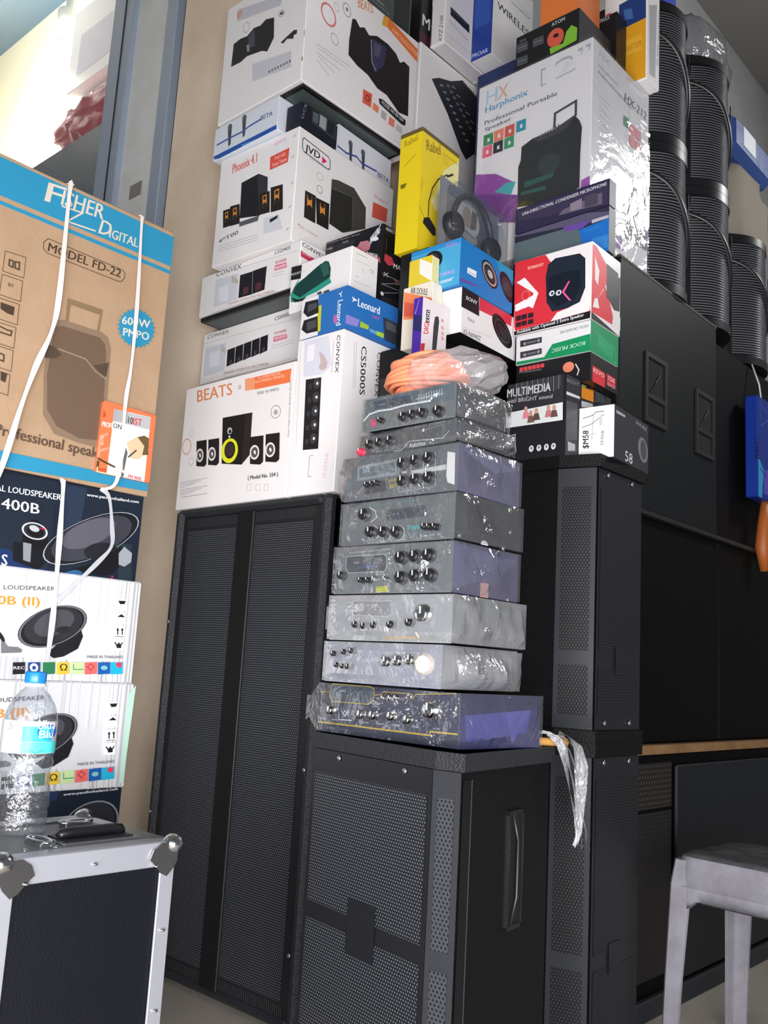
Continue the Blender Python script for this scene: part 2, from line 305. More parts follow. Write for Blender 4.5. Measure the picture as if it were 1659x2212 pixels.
ART = {
 ('fisher', 'R'): [('p','2f8fb6',[(0.0,0.6974),(0.0076,0.6978),(0.4785,0.6932),(0.4785,0.611),(0.0193,0.6082),(0.0,0.607)]),('p','2f8fb6',[(0.0,0.5958),(0.0208,0.5968),(0.4785,0.6002),(0.4785,0.5898),(0.022,0.5874),(0.0,0.587)]),('t','d9cfbf','F',(0.1225,0.64),(0.0446,0.0053),(0.0051,0.0486),1),('t','d9cfbf','ISHER',(0.1625,0.6475),(0.1103,0.0082),(0.0038,0.0387),1),('l','d9cfbf',0.004,[(0.1671,0.6453),(0.219,0.6504),(0.1825,0.6136),(0.2558,0.6195)]),('t','d9cfbf','D',(0.2652,0.6175),(0.0304,0.0036),(0.0062,0.0376),1),('t','d9cfbf','IGITAL',(0.2944,0.6177),(0.0807,0.0055),(0.0018,0.0242),1),('t','4a3b30','MODEL FD-22',(0.1441,0.5237),(0.1924,0.0046),(0.0015,0.0214),1),('l','4a3b30',0.0016,[(0.1418,0.5533),(0.3387,0.5497),(0.3472,0.5455),(0.3487,0.5328),(0.3407,0.5196),(0.33,0.5171),(0.1435,0.5179),(0.1329,0.5248),(0.1322,0.5411),(0.1418,0.5533)]),('l','4a3b30',0.0013,[(0.0469,0.4856),(0.0953,0.4883),(0.0963,0.4388),(0.0466,0.4377),(0.0469,0.4856)]),('l','4a3b30',0.0013,[(0.0464,0.4297),(0.0946,0.4314),(0.0956,0.3823),(0.0461,0.3822),(0.0464,0.4297)]),('l','4a3b30',0.0013,[(0.0459,0.3743),(0.0939,0.375),(0.0949,0.3263),(0.0456,0.3272),(0.0459,0.3743)]),('l','4a3b30',0.0013,[(0.0454,0.3194),(0.0931,0.3192),(0.0941,0.2709),(0.0452,0.2728),(0.0454,0.3194)]),('l','4a3b30',0.0013,[(0.046,0.2666),(0.0935,0.2655),(0.0945,0.2176),(0.0457,0.2204),(0.046,0.2666)]),('l','4a3b30',0.0013,[(0.0457,0.2114),(0.093,0.2094),(0.094,0.162),(0.0454,0.1656),(0.0457,0.2114)]),('t','4a3b30','BT',(0.0634,0.4081),(0.0131,-0.0006),(-0.001,0.0076),0),('l','4a3b30',0.003,[(0.0582,0.4687),(0.0586,0.4555),(0.0679,0.4537),(0.0674,0.4682),(0.0582,0.4687)]),('l','4a3b30',0.003,[(0.0713,0.4684),(0.0731,0.4543),(0.0824,0.4538),(0.0815,0.4709),(0.0713,0.4684)]),('p','4a3b30',[(0.0509,0.3655),(0.0833,0.3648),(0.0833,0.345),(0.0689,0.3454),(0.0528,0.3505)]),('l','4a3b30',0.003,[(0.058,0.3105),(0.0738,0.3077),(0.0841,0.3084),(0.0829,0.2975),(0.0596,0.298)]),('l','4a3b30',0.003,[(0.0658,0.2507),(0.0737,0.2491),(0.0742,0.2351),(0.0677,0.2358)]),('p','4a3b30',[(0.071,0.2109),(0.0864,0.2102),(0.0841,0.1889),(0.0735,0.1911)]),('p','8a7355',[(0.2055,0.4286),(0.2985,0.4309),(0.2949,0.3729),(0.2893,0.3739),(0.2927,0.4162),(0.2142,0.4164),(0.214,0.3719),(0.207,0.371)]),('p','8b7561',[(0.1795,0.3647),(0.201,0.3732),(0.3007,0.3747),(0.3201,0.3666),(0.3308,0.3414),(0.3367,0.1908),(0.3349,0.0935),(0.2758,0.0941),(0.2126,0.1012),(0.1804,0.1384),(0.1704,0.2285),(0.1692,0.3356)]),('p','6f5a4a',[(0.1867,0.3521),(0.2028,0.3587),(0.2995,0.3602),(0.3147,0.3479),(0.3203,0.3269),(0.3293,0.189),(0.3297,0.1116),(0.2745,0.1046),(0.2157,0.1205),(0.1881,0.1535),(0.1783,0.2307),(0.1812,0.3285)]),('p','55463c',[(0.1665,0.3023),(0.1842,0.3051),(0.2085,0.2907),(0.196,0.2775),(0.1678,0.2705)]),('p','55463c',[(0.2903,0.2871),(0.3303,0.3072),(0.3272,0.2696),(0.313,0.274)]),('l','9b8872',0.003,[(0.1987,0.3013),(0.2683,0.2974),(0.2977,0.2753),(0.3264,0.2637)]),('t','5c4a3d','Professional speaker',(0.0754,0.061),(0.2817,-0.0012),(0.0007,0.0329),1),('p','2f8fb6',[(0.0441,0.0353),(0.0937,0.0361),(0.4731,0.0379),(0.4727,0.0136),(0.0982,0.0019),(0.0479,0.0065)]),('p','2f8fb6',[(0.4416,0.4257),(0.4497,0.4212),(0.4415,0.4148),(0.4479,0.4084),(0.4386,0.4039),(0.443,0.396),(0.4331,0.3937),(0.4352,0.3847),(0.4254,0.3847),(0.4252,0.3754),(0.416,0.3776),(0.4135,0.3684),(0.4054,0.3727),(0.4008,0.3641),(0.3943,0.3703),(0.3878,0.3628),(0.3833,0.3705),(0.3753,0.3646),(0.373,0.3732),(0.3641,0.3692),(0.3641,0.3784),(0.3547,0.3764),(0.3569,0.3855),(0.3476,0.3858),(0.3519,0.3944),(0.3432,0.3968),(0.3493,0.4044),(0.3417,0.4088),(0.3494,0.415),(0.3433,0.4213),(0.3521,0.4257),(0.3479,0.4334),(0.3572,0.4357),(0.3551,0.4445),(0.3646,0.4446),(0.3647,0.4539),(0.3737,0.4519),(0.3762,0.4612),(0.3841,0.4571),(0.3888,0.4659),(0.3952,0.4598),(0.4018,0.4676),(0.4064,0.4599),(0.4146,0.4662),(0.4169,0.4574),(0.4263,0.4618),(0.4263,0.4524),(0.4361,0.4547),(0.4338,0.4451),(0.4436,0.4451),(0.439,0.4361),(0.4482,0.4337)]),('t','e9dcc8','600W',(0.3534,0.4132),(0.0793,0.0139),(-0.0008,0.02),1),('t','e9dcc8','PMPO',(0.3599,0.3849),(0.0732,0.0098),(-0.0008,0.02),1)],
 ('mask', 'R'): [('p','f07a4e',[(0.0,0.1742),(0.1099,0.1742),(0.1269,0.0),(0.0,0.0)]),('p','f7a25c',[(0.0,0.1602),(0.0,0.1615),(0.0,0.0),(0.0,0.0)]),('p','c2512e',[(0.0084,0.1405),(0.0076,0.1434),(0.0059,0.1463),(0.0034,0.1491),(0.0003,0.1515),(0.0,0.1534),(0.0,0.1546),(0.0,0.1551),(0.0,0.1549),(0.0,0.1539),(0.0,0.1522),(0.0,0.15),(0.0,0.1473),(0.0,0.1444),(0.0,0.1415),(0.0,0.1387),(0.0,0.1363),(0.0,0.1344),(0.0,0.1332),(0.0,0.1327),(0.0025,0.1329),(0.0052,0.1339),(0.0072,0.1356),(0.0083,0.1378)]),('l','e89a77',0.006,[(0.0168,0.0955),(0,0.0848),(0,0.0657),(0,0.0407)]),('l','f0a080',0.006,[(0.021,0.0607),(0,0.0497),(0,0.0255)]),('p','c85a34',[(0.0,0.0095),(0.0268,0.0126),(0.0263,0.0),(0.0,0.0)]),('p','fbfafa',[(0.0273,0.1604),(0.1315,0.165),(0.1316,0.0),(0.0263,0.0),(0.0283,0.1009)]),('p','a9a9ad',[(0.0273,0.1604),(0.0643,0.1627),(0.0679,0.1325),(0.0279,0.1299)]),('p','b9b9bd',[(0.0645,0.1613),(0.1316,0.1644),(0.132,0.132),(0.068,0.1312)]),('t','fff4ec','PROFESSION',(0.0,0.1106),(0.0596,0.0031),(-0.0,0.0123),1),('t','333333','ON',(0.0298,0.1137),(0.023,0.0007),(0.0,0.0125),1),('t','333333','10',(0.0692,0.1343),(0.0126,0.0002),(-0.0004,0.0168),1),('t','d8403a','IST',(0.0834,0.1348),(0.0238,0.0014),(-0.0004,0.0169),1),('t','fbe9d8','PRO-TALK',(0.0099,0.0669),(-0.0029,0.0236),(-0.007,-0.0016),0),('p','dcc3a0',[(0.0703,0.0854),(0.0992,0.1088),(0.1281,0.1097),(0.1349,0.0798),(0.1091,0.0516),(0.0871,0.0499)]),('p','6b5636',[(0.0995,0.106),(0.1178,0.1145),(0.1313,0.1104),(0.1346,0.0683),(0.1172,0.0646),(0.1209,0.0881)]),('p','6b6763',[(0.0701,0.0742),(0.0763,0.0615),(0.072,0.0189),(0.0678,0.0153),(0.0661,0.0427)]),('l','4a463e',0.004,[(0.0805,0.0527),(0.0987,0.072)]),('p','6b6763',[(0.0651,0.012),(0.0733,0.0081),(0.0704,0.0),(0.0655,0.0)]),('l','554527',0.006,[(0,0.0237),(0,0.0112)]),('l','554527',0.005,[(0,0.0314),(0.0161,0.0268),(0.0441,0.0202)]),('l','f3d9b5',0.003,[(0,0.01),(0,0),(0.0109,0),(0.0531,0)]),('t','c83737','PM-900E',(0.0845,0.0),(0.0379,0.0002),(-0.0005,0.0096),1)],
 ('p400', 'R'): [('p','1b2433',[(0.03,0.2078),(0.0804,0.2029),(0.4488,0.2117),(0.4484,0.0015),(0.1097,0.0),(0.0608,0.0)]),('p','26344a',[(0.2325,0.2039),(0.2928,0.2045),(0.2842,0.0858),(0.2451,0.0802)]),('p','16305f',[(0.0771,0.0366),(0.1171,0.0371),(0.1687,0.0189),(0.2182,0.0),(0.1097,0.0),(0.0849,0.0)]),('p','2d5f8e',[(0.2562,0.0),(0.2931,0.0135),(0.3127,0.0)]),('p','27343d',[(0.3879,0.0897),(0.4284,0.0899),(0.4387,0.0032),(0.4018,0.0)]),('t','e8ecf2','AL LOUDSPEAKER',(0.0758,0.1608),(0.1545,0.0045),(-0.0005,0.0136),1),('t','eef0f4','400B',(0.0932,0.1241),(0.0887,0.0007),(-0.0018,0.0234),1),('t','eef0f4','www.paudiothailand.com',(0.2938,0.1845),(0.1418,0.0068),(-0.0003,0.0094),1),('e','0c0d12',(0.1812,0.0559),(0.0315,-0.0034),(-0.0057,0.0551),0),('p','101218',[(0.13,0.0563),(0.2127,0.0525),(0.2141,0.0195),(0.1706,0.0041),(0.1329,0.0144)]),('p','8c8f96',[(0.152,0.0569),(0.1719,0.0558),(0.1745,0.0146),(0.1571,0.0174)]),('e','2a2c33',(0.1761,0.0856),(0.0326,-0.0016),(-0.0012,0.0202),0),('e','cfd2d8',(0.1761,0.0856),(0.0312,-0.0013),(-0.0011,0.0189),0.86),('e','0e0f14',(0.1776,0.0845),(0.0203,-0.0008),(-0.0008,0.0126),0),('e','b9bcc4',(0.1741,0.0909),(0.0122,-0.0012),(-0.0009,0.007),0),('t','c0283a','600',(0.1861,0.0909),(0.0161,0.0011),(-0.0006,0.005),1),('e','1a1c22',(0.3214,0.0911),(0.1046,0.0733),(-0.0628,0.0172),0),('e','a9adb6',(0.3214,0.0911),(0.1031,0.0725),(-0.0619,0.0168),0.975),('e','3c3d47',(0.3214,0.0911),(0.0839,0.0616),(-0.0569,0.0155),0),('e','5b5b66',(0.3114,0.1004),(0.058,0.0412),(-0.0336,0.0135),0),('e','22232a',(0.3457,0.0624),(0.0308,0.0203),(-0.0307,0.0092),0),('p','15161b',[(0.2762,0.0115),(0.329,0.0283),(0.3898,0.0737),(0.4013,0.0807),(0.398,0.0312),(0.3821,0.0105),(0.3527,0.0045)]),('p','9aa0a8',[(0.3941,0.0633),(0.4075,0.0815),(0.431,0.0681),(0.4305,0.0461),(0.4132,0.033),(0.3973,0.0366)]),('t','eef0f4','S',(0.1091,0.0),(0.0126,0.0002),(-0.0019,0.0243),1),('t','c23c6a','Z',(0.3787,0.0007),(0.0091,0.0002),(-0.0008,0.0066),1)],
 ('silver1', 'R'): [('p','dcdde0',[(0.1088,0.1337),(0.1115,0.1337),(0.1115,0.2431),(0.1088,0.2431)]),('p','c9cace',[(0.2168,0.0),(0.2196,0.0),(0.2196,0.0486),(0.2168,0.0486)]),('p','d3d4d8',[(0.1186,0.1337),(0.1203,0.1337),(0.1203,0.2431),(0.1186,0.2431)]),('p','b4b6bb',[(0.3825,0.0),(0.385,0.0),(0.385,0.0486),(0.3825,0.0486)]),('p','d3d4d8',[(0.2903,0.1337),(0.294,0.1337),(0.294,0.2431),(0.2903,0.2431)]),('p','b4b6bb',[(0.0069,0.1337),(0.0103,0.1337),(0.0103,0.2431),(0.0069,0.2431)]),('p','dcdde0',[(0.0196,0.0),(0.023,0.0),(0.023,0.0486),(0.0196,0.0486)]),('p','d3d4d8',[(0.272,0.1337),(0.2758,0.1337),(0.2758,0.2431),(0.272,0.2431)]),('p','d3d4d8',[(0.3604,0.0),(0.3627,0.0),(0.3627,0.0486),(0.3604,0.0486)]),('p','b4b6bb',[(0.4019,0.0),(0.4031,0.0),(0.4031,0.2431),(0.4019,0.2431)]),('p','d3d4d8',[(0.0992,0.1337),(0.1032,0.1337),(0.1032,0.2431),(0.0992,0.2431)]),('p','d3d4d8',[(0.3911,0.1337),(0.3934,0.1337),(0.3934,0.2431),(0.3911,0.2431)]),('p','b4b6bb',[(0.1605,0.0),(0.1633,0.0),(0.1633,0.0486),(0.1605,0.0486)]),('p','dcdde0',[(0.3119,0.1337),(0.3158,0.1337),(0.3158,0.2431),(0.3119,0.2431)]),('p','dcdde0',[(0.307,0.1337),(0.3084,0.1337),(0.3084,0.2431),(0.307,0.2431)]),('p','b4b6bb',[(0.4137,0.0),(0.4165,0.0),(0.4165,0.2431),(0.4137,0.2431)]),('p','dcdde0',[(0.3803,0.0),(0.383,0.0),(0.383,0.0486),(0.3803,0.0486)]),('p','d3d4d8',[(0.029,0.0),(0.0327,0.0),(0.0327,0.0486),(0.029,0.0486)]),('p','b4b6bb',[(0.1573,0.0),(0.1585,0.0),(0.1585,0.0486),(0.1573,0.0486)]),('p','c9cace',[(0.1344,0.0),(0.1378,0.0),(0.1378,0.0486),(0.1344,0.0486)]),('p','d3d4d8',[(0.2767,0.1337),(0.28,0.1337),(0.28,0.2431),(0.2767,0.2431)]),('p','dcdde0',[(0.2681,0.1337),(0.2708,0.1337),(0.2708,0.2431),(0.2681,0.2431)]),('p','c9cace',[(0.1079,0.0),(0.1089,0.0),(0.1089,0.0486),(0.1079,0.0486)]),('p','b4b6bb',[(0.0494,0.0),(0.0521,0.0),(0.0521,0.0486),(0.0494,0.0486)]),('p','c9cace',[(0.1334,0.0),(0.1351,0.0),(0.1351,0.0486),(0.1334,0.0486)]),('p','d3d4d8',[(0.1435,0.0),(0.1475,0.0),(0.1475,0.0486),(0.1435,0.0486)]),('p','c9cace',[(0.2105,0.1337),(0.2131,0.1337),(0.2131,0.2431),(0.2105,0.2431)]),('p','dcdde0',[(0.4449,0.0),(0.4484,0.0),(0.4484,0.2431),(0.4449,0.2431)]),('p','dcdde0',[(0.2901,0.0),(0.2933,0.0),(0.2933,0.0486),(0.2901,0.0486)]),('p','dcdde0',[(0.4471,0.0),(0.4497,0.0),(0.4497,0.2431),(0.4471,0.2431)]),('p','dcdde0',[(0.3605,0.0),(0.3646,0.0),(0.3646,0.0486),(0.3605,0.0486)]),('p','b4b6bb',[(0.1722,0.0),(0.175,0.0),(0.175,0.0486),(0.1722,0.0486)]),('p','dcdde0',[(0.2897,0.1337),(0.2917,0.1337),(0.2917,0.2431),(0.2897,0.2431)]),('p','dcdde0',[(0.4195,0.0),(0.4224,0.0),(0.4224,0.2431),(0.4195,0.2431)]),('p','c9cace',[(0.2238,0.0),(0.2267,0.0),(0.2267,0.0486),(0.2238,0.0486)]),('p','dcdde0',[(0.1148,0.0),(0.1172,0.0),(0.1172,0.0486),(0.1148,0.0486)]),('p','dcdde0',[(0.1664,0.1337),(0.1684,0.1337),(0.1684,0.2431),(0.1664,0.2431)]),('p','c9cace',[(0.1208,0.0),(0.1242,0.0),(0.1242,0.0486),(0.1208,0.0486)]),('p','b4b6bb',[(0.4442,0.0),(0.4473,0.0),(0.4473,0.2431),(0.4442,0.2431)]),('p','dcdde0',[(0.2287,0.0),(0.2317,0.0),(0.2317,0.0486),(0.2287,0.0486)]),('p','c9cace',[(0.1499,0.0),(0.153,0.0),(0.153,0.0486),(0.1499,0.0486)]),('p','b4b6bb',[(0.2747,0.0),(0.2787,0.0),(0.2787,0.0486),(0.2747,0.0486)]),('p','c9cace',[(0.3703,0.0),(0.3743,0.0),(0.3743,0.0486),(0.3703,0.0486)]),('p','d3d4d8',[(0.3393,0.0),(0.341,0.0),(0.341,0.0486),(0.3393,0.0486)]),('p','b4b6bb',[(0.1029,0.0),(0.1042,0.0),(0.1042,0.0486),(0.1029,0.0486)]),('p','b4b6bb',[(0.3689,0.0),(0.3725,0.0),(0.3725,0.0486),(0.3689,0.0486)]),('p','c9cace',[(0.1555,0.1337),(0.1591,0.1337),(0.1591,0.2431),(0.1555,0.2431)]),('p','dcdde0',[(0.1579,0.1337),(0.1592,0.1337),(0.1592,0.2431),(0.1579,0.2431)]),('p','dcdde0',[(0.363,0.1337),(0.3648,0.1337),(0.3648,0.2431),(0.363,0.2431)]),('p','d3d4d8',[(0.1907,0.0),(0.1929,0.0),(0.1929,0.0486),(0.1907,0.0486)]),('p','c9cace',[(0.421,0.0),(0.4224,0.0),(0.4224,0.2431),(0.421,0.2431)]),('p','d3d4d8',[(0.4314,0.0),(0.4351,0.0),(0.4351,0.2431),(0.4314,0.2431)]),('p','b4b6bb',[(0.4345,0.0),(0.4384,0.0),(0.4384,0.2431),(0.4345,0.2431)]),('p','dcdde0',[(0.3409,0.1337),(0.3445,0.1337),(0.3445,0.2431),(0.3409,0.2431)]),('p','c9cace',[(0.156,0.1337),(0.1576,0.1337),(0.1576,0.2431),(0.156,0.2431)]),('p','b4b6bb',[(0.444,0.0),(0.4453,0.0),(0.4453,0.2431),(0.444,0.2431)]),('p','b4b6bb',[(0.0161,0.0),(0.0196,0.0),(0.0196,0.0486),(0.0161,0.0486)]),('p','c9cace',[(0.2638,0.0),(0.2648,0.0),(0.2648,0.0486),(0.2638,0.0486)]),('p','c9cace',[(0.2301,0.1337),(0.2318,0.1337),(0.2318,0.2431),(0.2301,0.2431)]),('p','c9cace',[(0.2456,0.0),(0.2467,0.0),(0.2467,0.0486),(0.2456,0.0486)]),('t','3c3f45','LOUDSPEAKER',(0.1092,0.1923),(0.1197,0.0086),(-0.0007,0.0092),0),('t','ef9a2e','60B (II)',(0.081,0.1517),(0.1155,0.0063),(-0.002,0.025),1),('e','15161a',(0.2349,0.121),(0.0705,0.0412),(-0.0412,0.0281),0),('p','1b1c21',[(0.2233,0.0628),(0.2384,0.0711),(0.2975,0.1332),(0.3112,0.1032),(0.3019,0.0745),(0.2679,0.055),(0.2438,0.0501)]),('e','6f7076',(0.2349,0.121),(0.0691,0.0406),(-0.0398,0.0275),0.94),('e','2e2e33',(0.2359,0.1236),(0.0584,0.0351),(-0.037,0.0259),0),('e','4b4b51',(0.2367,0.1286),(0.0411,0.0261),(-0.024,0.0182),0),('e','26262b',(0.2604,0.1152),(0.013,0.0073),(-0.0129,0.0042),0),('p','77797e',[(0.1162,0.0908),(0.1339,0.0703),(0.1567,0.0703),(0.1677,0.0648),(0.166,0.0587),(0.1208,0.0552)]),('e','1c1c20',(0.1162,0.0908),(0.0099,-0.009),(-0.0009,0.0071),0),('p','fcfcfc',[(0.387,0.1971),(0.4176,0.1986),(0.4208,0.1713),(0.3896,0.1698)]),('p','fcfcfc',[(0.3878,0.1651),(0.4183,0.1663),(0.4215,0.1391),(0.3904,0.1379)]),('p','fcfcfc',[(0.3884,0.1346),(0.4189,0.1355),(0.4221,0.1084),(0.391,0.1075)]),('p','fcfcfc',[(0.3892,0.1029),(0.4196,0.1035),(0.4228,0.0765),(0.3918,0.0759)]),('p','222226',[(0.3935,0.1937),(0.4149,0.1948),(0.4112,0.1867),(0.399,0.1856)]),('p','222226',[(0.395,0.155),(0.4064,0.1626),(0.4171,0.1554)]),('p','222226',[(0.3988,0.1234),(0.4022,0.1236),(0.4034,0.1131),(0.4001,0.1129)]),('p','222226',[(0.3961,0.1232),(0.3996,0.1296),(0.4046,0.1238)]),('p','222226',[(0.411,0.1242),(0.4143,0.1245),(0.4156,0.1139),(0.4122,0.1136)]),('p','222226',[(0.4082,0.124),(0.4118,0.1304),(0.4168,0.1246)]),('p','222226',[(0.3944,0.1098),(0.4187,0.1106),(0.4189,0.1093),(0.3945,0.1085)]),('l','222226',0.003,[(0.3963,0.0941),(0.4016,0.0878),(0.407,0.0934),(0.4122,0.0884),(0.4161,0.0945)]),('p','222226',[(0.4007,0.0904),(0.4135,0.0906),(0.4145,0.0819),(0.4017,0.0817)]),('t','3c3f45','MADE IN THAILAND',(0.3273,0.054),(0.0947,0.0039),(-0.0008,0.0064),0),('p','1d1d22',[(0.1496,0.0366),(0.1776,0.0386),(0.1801,0.0132),(0.1524,0.011)]),('p','234a8e',[(0.1841,0.0381),(0.2128,0.0401),(0.2153,0.0144),(0.1869,0.0122)]),('p','2b7d4f',[(0.219,0.0396),(0.2484,0.0416),(0.2509,0.0156),(0.2218,0.0134)]),('p','f1c93c',[(0.2531,0.0411),(0.2832,0.0431),(0.2857,0.0168),(0.2559,0.0145)]),('p','cfe9a8',[(0.2883,0.0426),(0.3192,0.0447),(0.3217,0.018),(0.2911,0.0157)]),('p','ef6f6b',[(0.3227,0.0441),(0.3544,0.0462),(0.3568,0.0192),(0.3255,0.0168)]),('p','1f5fae',[(0.3565,0.0455),(0.3889,0.0477),(0.3913,0.0204),(0.3593,0.018)]),('p','25b7dd',[(0.3899,0.047),(0.423,0.0492),(0.4254,0.0215),(0.3926,0.0191)]),('t','e8e8e8','REC',(0.1528,0.0218),(0.0254,0.0014),(-0.0008,0.0065),1),('e','f4f4f4',(0.1993,0.0277),(0.0098,-0.0001),(-0.0012,0.0093),0),('e','234a8e',(0.1994,0.0273),(0.0045,0.0002),(-0.0006,0.0044),0),('t','2a2a2a','Ω',(0.2622,0.0235),(0.0179,0.0007),(-0.0019,0.0149),1),('l','3a9a5a',0.002,[(0.2936,0.0385),(0.295,0.0272),(0.319,0.0281)]),('l','b53a44',0.002,[(0.3296,0.0349),(0.3375,0.0416),(0.3469,0.0356),(0.3393,0.0263),(0.3296,0.0349)]),('e','7fc6c9',(0.3735,0.034),(0.0089,0.0003),(-0.0006,0.0052),0),('p','ef3f5f',[(0.4049,0.0471),(0.4194,0.0482),(0.4191,0.0358),(0.4124,0.0355),(0.4042,0.0405)])],
